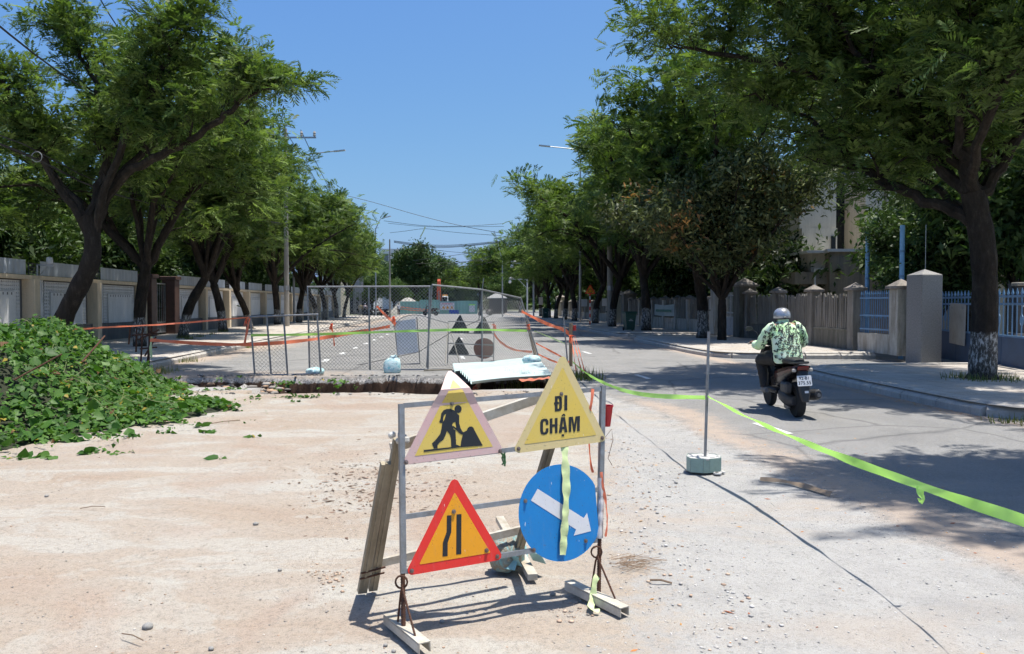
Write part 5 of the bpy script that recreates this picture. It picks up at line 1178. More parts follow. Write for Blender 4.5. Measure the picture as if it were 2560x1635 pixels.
for k, (p, lab) in enumerate((((1427, 842, 19.32), 'bunched orange tape knot on the wooden stake'), ((1320, 812, 21.0), 'bunched orange tape knot on the leaning post'), ((983, 795, 18.6), 'orange knot tied beside the white poster'), ((616, 800, 17.3), 'orange knot on the corner of the low frame'), ((830, 812, 18.5), 'orange knot dangling on the tall mesh'), ((1236, 812, 20.5), 'orange knot on the far sign stand'), ((1187, 968, 16.0), 'orange tape knot at the near corner of the roofing sheet'))):
    c = P(*p); rnd = random.Random(40 + k); mb = MB()
    for q in range(7):
        d = Vector((rnd.uniform(-.06, .06), rnd.uniform(-.05, .02), rnd.uniform(-.16, .05))); mb.strip([c, c + d * .5 + Vector((0, -.03, .02)), c + d], Vector((rnd.uniform(-1, 1), rnd.uniform(-.3, .3), rnd.uniform(-.6, .6))).normalized(), .05)
    tag(mb.build('tape_knot', M_ORNG), lab, 'tape')
otape('orange tape slung low along the kerb from the rebar to the fence frames', [P(375, 850, 18.2), P(480, 858, 18.0), P(610, 863, 17.6), P(760, 853, 18.2), P(880, 832, 19.0), P(975, 816, 19.5)], .085, .25, 60)
otape('thin upper orange tape from the vine heap to the low frame', [P(150, 826, 13.2), P(285, 817, 15.6), P(400, 812, 16.6), P(520, 802, 17.1), P(626, 793, 17.3)], .035, .3, 40)
otape('orange tape hanging down from the corner of the low frame', [P(624, 796, 17.2), P(618, 825, 17.2), P(611, 862, 17.2)], .05, .5)
otape('orange tape slanting down the tall mesh panel to the poster', [P(942, 765, 18.6), P(960, 785, 18.6), P(984, 806, 18.6), P(988, 815, 18.7)], .06, .4)
otape('orange tape scrap hanging in the middle of the tall mesh', [P(829, 812, 18.55), P(833, 835, 18.55), P(836, 865, 18.55)], .035, .6)
ribbon('neon_tape', 'neon green tape strung straight across the wire panels', [P(627, 838, 17.2), P(800, 836, 18.4), P(1000, 828, 18.6), P(1150, 824, 18.8), P(1250, 825, 19.4), P(1318, 827, 20.6)], .06, M_NEON, twist=.2, n=50)
ribbon('neon_tape', 'thin pale green tape from the leaning post to the wooden stake', [P(1335, 827, 20.9), P(1380, 845, 20), P(1415, 860, 19.4)], .04, M_PALEN, twist=.4)
ribbon('orange_tape', 'orange tape lying along the edge of the roofing sheet', [G(1300, 951, .14), G(1340, 948, .13), G(1375, 944, .13)], .08, M_ORNG, side=(0, 1, .3), twist=.2, group=og)
# bare rusty rods by the heap
g = thing('rebar_cage', 'cluster of bare rusty reinforcing rods behind the vine heap', 'rebar', P(360, 905, 18.6)); g.location.z = 0
for a, b in (((374, 815), (372, 915)), ((380, 812), (366, 925)), ((357, 818), (352, 905)), ((326, 815), (322, 860)), ((342, 822), (340, 880)), ((330, 838), (392, 834)), ((345, 850), (398, 824)), ((350, 872), (392, 868)), ((362, 890), (390, 842))):
    MB().tube([P(*a, 18.6 + .2 * math.sin(a[0])), P(*b, 18.6 + .2 * math.sin(b[0]))], .02, 6).build('rod', M_RUST, g, world=True)
ribbon('webbing_strip', 'pale webbing and orange knot on the rusty rods', [P(379, 842, 18.3), P(376, 870, 18.3), P(379, 896, 18.3)], .06, M_PALEN, side=(1, 0, 0), twist=.5)
# ------------------------------------------------------------------ the vine heap
def heap_z(x, y):
    m = 1.24 * np.exp(-(((x + 8.5) / 2.15) ** 2 + ((y - 12.2) / 3.2) ** 2) ** 1.9) + .62 * np.exp(-(((x + 6.4) / .85) ** 2 + ((y - 9.9) / 1.3) ** 2))
    m += .085 * np.exp(-(((x + 5.05) / .95) ** 2 + ((y - 11.2) / 1.6) ** 2) ** 2.5)
    return m * (1 + .20 * vnoise(x * 1.3, y * 1.3, 41) + .10 * vnoise(x * 4, y * 4, 42)) - .045
hx, hy = np.meshgrid(np.arange(-12, -2.6, .14), np.arange(7.2, 17.6, .14)); hz = heap_z(hx, hy)
nx, ny = hx.shape[1], hx.shape[0]; idx = np.arange(nx * ny).reshape(ny, nx); Fh = np.stack([idx[:-1, :-1], idx[:-1, 1:], idx[1:, 1:], idx[1:, :-1]], -1).reshape(-1, 4)
keep = (hz.ravel()[Fh] > .0).all(1); M_LITT = mat('heap_soil', (.030, .034, .016), .95, var=.4, scale=5, col2=(.018, .026, .010))
vh = thing('vine_heap', 'big heap of earth smothered in green creeping vines', 'plant', (-7.5, 12.0, 0))
hv = np.c_[hx.ravel() + 7.5, hy.ravel() - 12.0, hz.ravel() * .8 - .03]; link('earth_mound', fastmesh('earth_mound', hv, Fh[keep], M_LITT), vh)
M_VINE = leafmat('vine_leaf', trans=.28, rough=.5)
def heart(seed, green):
    """one three-lobed vine leaf, folded at the midrib, about 1 unit long"""
    pts = [(0, 0, 0), (.18, -.12, .02), (.46, .02, .10), (.50, .34, .09), (.28, .66, .05), (0, 1.0, -.10), (-.28, .66, .05), (-.50, .34, .09), (-.46, .02, .10), (-.18, -.12, .02), (0, .45, -.02)]
    V = np.array(pts); Fq = np.array([(10, 0, 1), (10, 1, 2), (10, 2, 3), (10, 3, 4), (10, 4, 5), (10, 5, 6), (10, 6, 7), (10, 7, 8), (10, 8, 9), (10, 9, 0)])
    return V, Fq, np.tile(np.array(green), (len(V), 1))
rs = np.random.RandomState(77); NL = 26000; px_ = []; 
while len(px_) < NL:
    x = rs.uniform(-12, -2.9, 6000); y = rs.uniform(7.4, 17.2, 6000); z = heap_z(x, y)
    fringe = z + .05 * vnoise(x * 3, y * 3, 45)
    ok = (fringe > .0); px_ += list(np.c_[x[ok], y[ok], z[ok]])
LP = np.array(px_[:NL])
for k in range(15):      # runners creeping out over the soil
    a = rs.uniform(-1.3, 1.0); p = np.array([rs.uniform(-6.4, -4.3), rs.uniform(8.7, 12.6)]); n_ = rs.randint(8, 22); seg = np.zeros((n_, 3))
    for j in range(n_): a += rs.randn() * .25; p = p + .055 * np.array([math.cos(a), math.sin(a)]); seg[j] = (p[0] + rs.randn() * .02, p[1] + rs.randn() * .02, max(float(heap_z(p[:1], p[1:])[0]), .0) + .015)
    LP[-(k + 1) * 24:-(k + 1) * 24 + n_] = seg
e = .05
gxn = (heap_z(LP[:, 0] + e, LP[:, 1]) - heap_z(LP[:, 0] - e, LP[:, 1])) / (2 * e); gyn = (heap_z(LP[:, 0], LP[:, 1] + e) - heap_z(LP[:, 0], LP[:, 1] - e)) / (2 * e)
nrm = np.c_[-gxn, -gyn, np.ones(NL)]; nrm /= np.linalg.norm(nrm, axis=1, keepdims=True)
LP += nrm * (rs.rand(NL, 1) ** 1.5 * .16 * np.clip(LP[:, 2:3] / .3, .25, 1) + .02)
size = (.045 + .10 * rs.rand(NL) ** 2.4) * np.where(np.arange(NL) > NL - 15 * 24 - 1, .48, 1); dirs = rs.randn(NL, 3) + np.array([0, -.4, -.3]); nn = nrm * .8 + rs.randn(NL, 3) * .55 + np.array([0, -.15, .35]); nn /= np.linalg.norm(nn, axis=1, keepdims=True)
dirs -= nn * (dirs * nn).sum(1, keepdims=True); dirs /= np.linalg.norm(dirs, axis=1, keepdims=True); sid = np.cross(dirs, nn)
tone0 = np.array([.026, .075, .013]); tone1 = np.array([.11, .215, .040]); u = np.clip(rs.rand(NL, 1) * .75 + .25 * vnoise(LP[:, 0] * 2.2, LP[:, 1] * 2.2, 47)[:, None] + .12, 0, 1.15); tn = (tone0 * (1 - u) + tone1 * u); yl = rs.rand(NL) < .02; tn[yl] = (.35, .27, .05); br = rs.rand(NL) < .02; tn[br] = (.16, .09, .045)
hV, hF, _ = heart(0, (1, 1, 1))
# the 300 leaves that show largest become parts of their own
vis = size / np.linalg.norm(LP - np.array([0, 0, CAMH]), axis=1) * (0.3 + np.abs((nn * (LP - np.array([0, 0, CAMH]))).sum(1) / np.linalg.norm(LP, axis=1))) * np.where((LP[:, 0] / LP[:, 1] > -.64), 1, .01)
order = np.argsort(-vis); big = order[:300]; rest = order[300:]
LEAFM = [fastmesh('vine_leaf', hV, hF, M_VINE, np.tile(np.array(c), (len(hV), 1))) for c in ((.035, .10, .016), (.055, .135, .022), (.08, .17, .032), (.045, .115, .02))]
for k, i in enumerate(big):
    o = link('vine_leaf', LEAFM[k % 4], vh); s = size[i]
    o.matrix_local = Matrix(((sid[i, 0] * s, dirs[i, 0] * s, nn[i, 0] * s, LP[i, 0] + 7.5), (sid[i, 1] * s, dirs[i, 1] * s, nn[i, 1] * s, LP[i, 1] - 12.0), (sid[i, 2] * s, dirs[i, 2] * s, nn[i, 2] * s, LP[i, 2]), (0, 0, 0, 1)))
# the rest: simple folded leaves in one mesh
sp_ = np.array([(0, 0, 0), (.46, .25, .08), (0, 1, -.06), (-.46, .25, .08)])
Vr = LP[rest][:, None, :] + size[rest][:, None, None] * (sid[rest][:, None, :] * sp_[None, :, 0, None] + dirs[rest][:, None, :] * sp_[None, :, 1, None] + nn[rest][:, None, :] * sp_[None, :, 2, None])
Vr = Vr.reshape(-1, 3) - np.array([-7.5, 12.0, 0]); b4 = np.arange(len(rest))[:, None] * 4
Fr = np.concatenate([b4 + np.array([[0, 1, 2]]), b4 + np.array([[0, 2, 3]])], 0)
tag(link('leaf_cover', fastmesh('leaf_cover', Vr, Fr, M_VINE, np.repeat(tn[rest], 4, axis=0)), vh), kind='stuff')
M_STEM = mat('vine_stem', (.16, .20, .06), .7); rnd = random.Random(12)
for k in range(34):
    x, y = rnd.uniform(-8.5, -4.0), rnd.uniform(8.2, 14.5); a = rnd.uniform(0, 6.28); pts = []
    for j in range(8):
        zq = float(heap_z(np.array([x]), np.array([y]))[0])
        if zq < 0: break
        pts.append((x + 7.5, y - 12.0, zq + .12 + rnd.uniform(.0, .10) + .05 * math.sin(j))); a += rnd.gauss(0, .35); x += .14 * math.cos(a); y += .14 * math.sin(a)
    if len(pts) > 3: MB().tube(smooth(pts, 1), .0045, 4).build('vine_stem', M_STEM, vh)
for (a, b) in (((35, 950, 9.6), (155, 885, 9.9)), ((205, 905, 10.5), (262, 840, 11))): tag(MB().tube([P(*a), P(*b)], .012, 6).build('rusty_rod', M_RUST), 'rusty rod poking from the vine heap ' + ('low at its near side' if a[0] < 100 else 'near its crest'), 'rebar')
# ================================================================== SCOOTER AND RIDER (local: x right, y forward, z up, origin under the rear wheel)
M_BLK = mat('black_plastic', (.016, .016, .017), .42, var=.3, scale=9, col2=(.035, .034, .033))
M_BLKG = mat('black_gloss', (.014, .013, .014), .22, var=.2, scale=6)
M_MAR = mat('maroon_panel', (.055, .016, .013), .25, var=.25, scale=5)
M_TYRE = mat('tyre_rubber', (.018, .018, .018), .85, var=.3, scale=20)
M_ALU = mat('cast_alloy', (.22, .22, .22), .4, metal=.7, var=.3, scale=12)
M_ENG = mat('engine_grey', (.075, .075, .078), .5, metal=.4, var=.35, scale=10)
M_SEAT = mat('seat_vinyl', (.014, .014, .015), .55, var=.2, scale=15)
M_TAIL = mat('tail_lens', (.12, .015, .012), .15, var=.2)
M_CLEAR = mat('pale_lens', (.45, .42, .38), .15, var=.2)
M_PLATE = mat('plate_white', (.72, .72, .72), .4, var=.08)
def ell(cx, cy, cz, hw, hh, n=14, axis='y', p=.75, tilt=0.0):
    out = []
    for k in range(n):
        a = 2 * math.pi * k / n; u = math.copysign(abs(math.cos(a)) ** p, math.cos(a)) * hw; v = math.copysign(abs(math.sin(a)) ** p, math.sin(a)) * hh
        out.append(Vector((cx + u, cy - v * math.sin(tilt), cz + v * math.cos(tilt))) if axis == 'y' else Vector((cx + u, cy + v, cz)))
    return out
def loftobj(nm, m, secs, par, **kw): return MB().loft([ell(*s, **kw) for s in secs]).build(nm, m, par, sm=50)
def wheel(par, y, r, w, spokes=5):
    rot = Matrix.Rotation(math.pi / 2, 3, 'Y'); c = (0, y, r)
    wh = MB().lathe([(r - .055, -w * .42), (r - .02, -w / 2), (r - .004, -w * .3), (r, 0), (r - .004, w * .3), (r - .02, w / 2), (r - .055, w * .42)], c, 28, rot).build('wheel', M_TYRE, par, sm=50)
    mb = MB(); mb.lathe([(r - .058, -w * .3), (r - .05, -w * .4), (r - .05, w * .4), (r - .058, w * .3)], c, 28, rot); mb.lathe([(.035, -w * .5), (.045, 0), (.035, w * .5)], c, 12, rot)
    for k in range(spokes):
        a = 2 * math.pi * k / spokes; d = Vector((0, math.cos(a), math.sin(a))); mb.bar(Vector(c) + d * .03, Vector(c) + d * (r - .055), .03, .02, (1, 0, 0))
    mb.build('rim', M_ALU, wh)
    return wh
def scooter(name, label, loc, rz, lean, detail=True, group=None, panel=None):
    s = thing(name, label, 'scooter', loc, rz, group); s.rotation_euler = (0, lean, rz); pm = panel or M_MAR
    wheel(s, 0.0, .245, .105); wheel(s, 1.26, .245, .09)
    loftobj('engine', M_ENG, [(-.05, -.10, .24, .055, .06), (-.08, 0, .245, .085, .095), (-.06, .2, .26, .10, .10), (-.02, .42, .27, .11, .10), (0, .52, .28, .08, .06)], s)
    MB().box((-.145, -.02, .42), (.10, .24, .15), bev=.025).build('air_filter_box', M_ENG, s)
    MB().box((-.11, .08, .16), (.05, .16, .09), bev=.02).build('crank_cover', M_ALU, s)
    m_ = loftobj('muffler', M_ENG, [(.17, .34, .25, .035, .035), (.18, .20, .27, .06, .065), (.19, -.02, .30, .068, .075), (.20, -.22, .325, .066, .072), (.20, -.28, .33, .045, .05)], s, p=1)
    MB().lathe([(.024, 0), (.024, .03)], (.20, -.275, .325), 10, Matrix.Rotation(math.pi / 2, 3, 'X')).build('tail_pipe', M_ALU, m_)
    MB().box((.255, -.02, .325), (.014, .24, .10), Matrix.Rotation(-.08, 3, 'X'), .006).build('heat_shield', M_BLK, m_)
    loftobj('body_tail', M_BLKG, [(0, .50, .52, .15, .17), (0, .25, .56, .165, .14), (0, 0, .625, .15, .095), (0, -.2, .675, .12, .06), (0, -.31, .705, .085, .035)], s)
    for sx in (-1, 1): MB().loft([[Vector((sx * (x + q), y, z)) for q, z in ((0, z0), (.012, (z0 + z1) / 2), (0, z1))] for x, y, z0, z1 in ((.150, .46, .50, .60), (.167, .25, .54, .645), (.152, 0, .605, .69), (.122, -.2, .655, .72), (.09, -.30, .69, .73))], cap=False).build('side_panel', pm, s)
    t_ = MB().box((0, -.318, .70), (.15, .03, .055), Matrix.Rotation(.35, 3, 'X'), .012).build('tail_light', M_TAIL, s)
    for sx in (-1, 1): MB().box((sx * .105, -.275, .672), (.055, .07, .045), Matrix.Rotation(sx * .4, 3, 'Z'), .015).build('turn_signal', M_CLEAR, s)
    MB().tube([(-.10, -.05, .755), (-.105, -.22, .765), (-.07, -.32, .77), (.07, -.32, .77), (.105, -.22, .765), (.10, -.05, .755)], .014, 8).build('grab_rail', M_BLK, s, sm=True)
    loftobj('seat', M_SEAT, [(0, .92, .70, .06, .05), (0, .8, .715, .10, .06), (0, .5, .735, .135, .06), (0, .2, .765, .135, .055), (0, -.05, .775, .11, .045), (0, -.17, .775, .07, .025)], s)
    MB().loft([[Vector((-w, y, z)), Vector((-w * .7, y - .02, z + .012)), Vector((w * .7, y - .02, z + .012)), Vector((w, y, z)), Vector((w * .7, y + .012, z)), Vector((-w * .7, y + .012, z))] for w, y, z in ((.07, -.27, .655), (.085, -.30, .57), (.082, -.325, .47), (.07, -.345, .34), (.045, -.355, .25))]).build('rear_fender', M_BLK, s)
    MB().bar((-.06, -.28, .60), (.06, -.28, .60), .02, .05).build('plate_bracket', M_BLK, s)
    tl = .22; pu, pv = Vector((1, 0, 0)), Vector((0, math.sin(tl), math.cos(tl))); pn = Vector((0, -math.cos(tl), math.sin(tl))); pc = Vector((0, -.352, .535))
    plt = MB().prism(rounded([pc + pu * x * .095 + pv * y * .07 for x, y in ((-1, -1), (1, -1), (1, 1), (-1, 1))], .012), -pn * .002).build('number_plate', M_PLATE, s)
    if detail:
        for body, dy, sz in (('92-B1', .032, .058), ('375.55', -.03, .064)):
            put_text(body, sz, pc + pv * dy + pn * .0015, pu, pv, M_BLKG, plt, world=False, bold=.0006)
        MB().box((.02, -.362, .385), (.05, .002, .03), Matrix.Rotation(-.15, 3, 'X')).build('inspection_sticker', M_PLATE, s)
    MB().box((0, .80, .30), (.26, .50, .07), bev=.02).build('footboard', M_BLK, s)
    loftobj('leg_shield', M_BLKG, [(0, 1.02, .28, .15, .05), (0, 1.10, .45, .20, .05), (0, 1.14, .70, .20, .05), (0, 1.10, .92, .13, .05)], s, axis='z')
    loftobj('front_fender', M_BLKG, [(0, 1.05, .44, .05, .03), (0, 1.2, .51, .06, .025), (0, 1.38, .49, .06, .025), (0, 1.5, .40, .04, .02)], s)
    MB().tube([(0, 1.26, .25), (0, 1.16, .6), (0, 1.02, 1.0)], .03, 8).build('fork', M_BLK, s)
    loftobj('handlebar_cowl', M_BLKG, [(0, .94, .98, .12, .05), (0, 1.02, 1.02, .13, .06), (0, 1.12, 1.0, .09, .05)], s)
    for sx in (-1, 1):
        MB().tube([(sx * .10, 1.0, 1.0), (sx * .20, .96, 1.02), (sx * .35, .90, 1.0)], [.013, .013, .019], 8).build('handlebar_grip', M_BLK, s)
        MB().tube([(sx * .18, 1.02, 1.0), (sx * .37, .98, .975)], .006, 5).build('brake_lever', M_BLK, s)
        mi = MB().tube([(sx * .17, .97, 1.03), (sx * .24, .98, 1.14), (sx * .31, .97, 1.20)], .006, 5).build('mirror', M_BLK, s)
        MB().loft([ell(sx * .355, .96 + q, 1.205, .062 * k, .036 * k, p=.9) for q, k in ((-.012, .9), (0, 1), (.03, .5))]).build('mirror_head', M_BLK, mi, sm=50)
    return s
SB = G(1994, 1043); SCL, SRZ = -.055, -.03
sc1 = scooter('scooter', 'black scooter with maroon trim and white number plate riding away', SB, SRZ, SCL)
# ---- rider
def skin_body(name, joints, edges, m, par, sub=2, mats=None):
    me = bpy.data.meshes.new(name); me.from_pydata([j[0] for j in joints], edges, []); o = bpy.data.objects.new(name, me); COL.objects.link(o)
    o.modifiers.new('skin', 'SKIN'); 
    for v, j in zip(me.skin_vertices[0].data, joints): v.radius = (j[1], j[2] if len(j) > 2 else j[1])
    me.skin_vertices[0].data[0].use_root = True
    ss = o.modifiers.new('sub', 'SUBSURF'); ss.levels = sub; ss.render_levels = sub
    ev = bpy.data.meshes.new_from_object(o.evaluated_get(bpy.context.evaluated_depsgraph_get())); bpy.data.objects.remove(o)
    ev.materials.clear(); ev.materials.append(m); ev.polygons.foreach_set('use_smooth', [True] * len(ev.polygons)); ev.name = name
    return ev
M_SKIN = mat('brown_skin', (.32, .17, .10), .5, var=.15, scale=12)
rd = thing('person', 'scooter rider in silver helmet and green letter-print shirt seen from behind', 'person', SB, SRZ); rd.rotation_euler = (0, SCL, SRZ)
jt = [((0, .33, .86), .13, .11), ((0, .36, 1.0), .13, .10), ((0, .41, 1.16), .15, .10), ((0, .445, 1.28), .055, .055), ((0, .465, 1.335), .055, .06), ((0, .48, 1.40), .078, .09), ((0, .485, 1.455), .05, .06)]
ed = [(0, 1), (1, 2), (2, 3), (3, 4), (4, 5), (5, 6)]
for sx in (-1, 1):
    b = len(jt); jt += [((sx * .17, .42, 1.21), .065), ((sx * .29, .56, .985), .047), ((sx * .31, .80, .985), .032), ((sx * .31, .875, 1.0), .028, .036)]; ed += [(2, b), (b, b + 1), (b + 1, b + 2), (b + 2, b + 3)]
    b = len(jt); jt += [((sx * .11, .40, .80), .10), ((sx * .225, .79, .745), .07), ((sx * .215, .74, .38), .045), ((sx * .215, .86, .345), .035, .03)]; ed += [(0, b), (b, b + 1), (b + 1, b + 2), (b + 2, b + 3)]
    for k in range(4):       # fingers curled round the grip
        b = len(jt); x = sx * (.285 + .022 * k); jt += [((x, .905, 1.015), .0095), ((x, .93, 1.005), .009), ((x, .925, .975), .008)]; ed += [(b - 3 * k - 5 - 0 if False else (7 if sx < 0 else 7 + 8 + 12 + 0) + 3, b), (b, b + 1), (b + 1, b + 2)]
bm_ = skin_body('body', jt, ed, M_SKIN, rd); link('body', bm_, rd)
for sx in (-1, 1):       # trousers and shoes
    mb = MB(); hp, kn, an = Vector((sx * .10, .36, .80)), Vector((sx * .235, .80, .755)), Vector((sx * .215, .735, .36))
    q = smooth([hp, hp.lerp(kn, .5) + Vector((sx * .02, 0, .01)), kn, kn.lerp(an, .12) + Vector((0, .02, 0)), kn.lerp(an, .6), an], 2); n = len(q)
    rr = [max(.068, .128 - .075 * (k / n) ** .8) * (1 + .05 * math.sin(k * 2.3)) for k in range(n)]; mb.tube(q, rr, 14); mb.build('trouser_leg', mat('black_trousers', (.012, .012, .013), .75, var=.3, scale=14), rd, sm=70)
    mb = MB(); mb.loft([ell(sx * .215, y, z, w, h, n=12) for y, z, w, h in ((.66, .31, .03, .03), (.69, .315, .044, .05), (.76, .315, .048, .048), (.84, .305, .046, .034), (.91, .295, .03, .02))]); mb.build('shoe', mat('grey_shoe', (.20, .19, .18), .6, var=.3, scale=12), rd, sm=50)
MB().loft([ell(0, .33, z, w, d, n=20, axis='z', p=.9) for z, w, d in ((.72, .15, .14), (.78, .19, .17), (.88, .18, .15))]).build('trouser_seat', MATS['black_trousers'], rd, sm=60)
# shirt: body and sleeves
rs_ = np.random.RandomState(8); mb = MB(); secs = []
for z, cy, w, d in ((.735, .305, .195, .165), (.76, .305, .208, .175), (.82, .315, .212, .172), (.90, .335, .208, .162), (.99, .355, .205, .152), (1.08, .38, .212, .146), (1.15, .40, .218, .14), (1.205, .415, .208, .125), (1.245, .425, .175, .108), (1.275, .435, .125, .09), (1.295, .44, .082, .076), (1.325, .447, .074, .07)):
    ring = []
    for k in range(36):
        a = 2 * math.pi * k / 36; wr = 1 + .022 * math.sin(a * 5 + z * 30) * (1.3 - z) * 1.6 + .010 * rs_.randn() * (z < 1.25)
        ring.append(Vector((math.copysign(abs(math.cos(a)) ** .86, math.cos(a)) * w * .94 * wr, cy + math.copysign(abs(math.sin(a)) ** .86, math.sin(a)) * d * wr, z + .008 * math.sin(3 * a))))
    secs.append(ring)
mb.loft(secs, cap=False)
for sx in (-1, 1):
    q = smooth([(sx * .125, .42, 1.225), (sx * .20, .43, 1.20), (sx * .262, .47, 1.10), (sx * .305, .55, .985), (sx * .31, .66, .965), (sx * .31, .80, .975)], 2); n = len(q)
    mb.tube(q, [(.088 - .030 * k / n) * (1 + .06 * math.sin(k * 1.9)) for k in range(n)], 16, cap=False)
M_SHIRT = mat('pale_green_shirt', (.50, .80, .38), .75, var=.25, scale=5, col2=(.78, .86, .72))
sh = mb.build('shirt', M_SHIRT, rd, sm=70)
from mathutils.bvhtree import BVHTree
bv = BVHTree.FromPolygons([v.co for v in sh.data.vertices], [tuple(p.vertices) for p in sh.data.polygons])
GL = {c: text_mesh(c, 1.0, bold=.03) for c in 'MADSRKPBENW2JG'}
lv, lf = [], []; rnd = random.Random(31)
def stamp(ch, x0, z0, size, rot):
    me = GL[ch]; pts = []; c, s = math.cos(rot), math.sin(rot)
    for v in me.vertices:
        x, y = v.co.x * size, v.co.y * size; q = Vector((x0 + c * x - s * y, -1, z0 + s * x + c * y)); h = bv.ray_cast(q, Vector((0, 1, 0)))
        if h[0] is None: return
        n = h[1] if h[1].y < 0 else -h[1]
        if h[0].y > .62: return
        pts.append(h[0] + n * .008)
    k = len(lv); lv.extend(tuple(p) for p in pts); lf.extend(tuple(i + k for i in p.vertices) for p in me.polygons)
stamp('M', .03, 1.09, .105, -.35); stamp('D', .0, 1.17, .07, .1); stamp('M', -.09, 1.18, .08, -.5)
used = [(.03, 1.09, .07), (0, 1.17, .05), (-.09, 1.18, .055)]
for k in range(2600):
    x_, z_, s_ = rnd.uniform(-.38, .38), rnd.uniform(.745, 1.28), rnd.uniform(.045, .085)
    if any((x_ - a) ** 2 + (z_ - b) ** 2 < (.36 * (s_ + c)) ** 2 for a, b, c in used): continue
    used.append((x_, z_, s_)); stamp(rnd.choice('MADSRKPBENW2JG'), x_, z_, s_, rnd.uniform(-1.2, 1.2))
me = bpy.data.meshes.new('shirt_print'); me.from_pydata(lv, [], lf); me.materials.append(mat('print_black', (.014, .018, .022), .7, var=.2)); me.update(); link('shirt_print', me, sh)
MB().loft([ell(0, .447, z, r_, r_ * .95, n=20, axis='z', p=1) for z, r_ in ((1.29, .082), (1.335, .076), (1.337, .068), (1.29, .07))], cap=False).build('collar', M_SHIRT, sh)
# helmet
M_HELM = mat('silver_helmet', (.42, .43, .46), .28, metal=.5, var=.15, scale=4)
hc = Vector((0, .487, 1.385)); mb = MB(); prof = []
for k in range(9):
    a = math.pi / 2 * k / 8; prof.append((.117 * math.cos(a) ** .8 if k < 8 else .004, .115 * math.sin(a)))
rings = [[Vector((r_ * math.cos(t_), r_ * 1.14 * math.sin(t_), z)) + hc for t_ in [2 * math.pi * j / 24 for j in range(24)]] for r_, z in [(.107, -.045), (.116, -.03)] + prof]
hl = MB().loft(rings).build('helmet', M_HELM, rd, sm=60)
MB().loft([[Vector((r_ * math.cos(t_), r_ * 1.14 * math.sin(t_), z)) + hc for t_ in [2 * math.pi * j / 24 for j in range(24)]] for r_, z in ((.112, -.047), (.1185, -.044), (.1185, -.034), (.112, -.031))]).build('helmet_rim', M_BLK, hl)
MB().box(hc + Vector((0, -.135, -.03)), (.035, .012, .03), bev=.004).build('helmet_clip', M_BLK, hl)
for sx in (-1, 1): MB().tube([hc + Vector((sx * .10, .02, -.04)), hc + Vector((sx * .075, .03, -.10)), hc + Vector((sx * .02, .05, -.135))], .007, 5).build('chin_strap', M_BLK, hl)
mb = MB()
for sx in (-1, 1): mb.loft([ell(sx * .081, .475, z, .010, .018 * k, n=10, axis='z', p=1) for z, k in ((1.335, .5), (1.35, 1), (1.375, 1.1), (1.388, .5))])
mb.build('ear', M_SKIN, rd, sm=True)
mb = MB(); mb.loft([ell(0, .558 + q, 1.37 + z, w, h, n=8) for q, z, w, h in ((0, .02, .008, .012), (.02, .0, .013, .010), (.03, -.012, .012, .008), (.012, -.022, .012, .004))]); mb.box((0, .565, 1.333), (.04, .012, .010), bev=.004); mb.build('nose_and_mouth', M_SKIN, rd, sm=True)
mb = MB(); [mb.box((sx * .03, .562, 1.392), (.026, .012, .010), bev=.004) for sx in (-1, 1)]; mb.build('eyes', M_BLKG, rd)
mb = MB(); mb.loft([ell(0, .445, z, w, .05, n=14, axis='z', p=1) for z, w in ((1.325, .06), (1.345, .074), (1.37, .08))]); mb.build('hair', mat('black_hair', (.01, .009, .009), .6), rd, sm=True)
# ================================================================== STREET FURNITURE, FAR THINGS, CABLES, LITTER
# wheelie bins
M_BING = mat('bin_green', (.012, .075, .055), .45, var=.25, scale=5); 
def bin_(label, p, rz):
    g = thing('wheelie_bin', label, 'bin', (p.x, p.y, PH), rz, 'green wheelie bins')
    b = MB().loft([[Vector((x * w, y * d, z)) for x, y in ((-1, -1), (1, -1), (1, 1), (-1, 1))] for w, d, z in ((.21, .24, .06), (.27, .33, .86), (.29, .35, .87), (.29, .35, .93))]).build('body', M_BING, g)
    MB().box((0, -.02, .965), (.62, .74, .06), bev=.025).build('lid', M_BING, g); MB().bar((-.2, .38, .92), (.2, .38, .92), .035).build('handle', M_BING, g)
    for k in (-1, 1): MB().lathe([(.09, -.025), (.1, 0), (.09, .025)], (k * .24, .24, .1), 14, Matrix.Rotation(math.pi / 2, 3, 'Y')).build('wheel', M_TYRE, g)
    for dz, sz in ((.60, .05), (.53, .05)): MB().box((0, -.312 + (.7 - dz) * .10, dz), (.22 if dz < .58 else .14, .004, .02)).build('white_print', M_WHITEV, b)
    return g
bin_('green wheelie bin standing in front of the picket fence', G(1573, 827, PH), .15); bin_('far green wheelie bin under the trees', G(1363, 796, PH), .1)
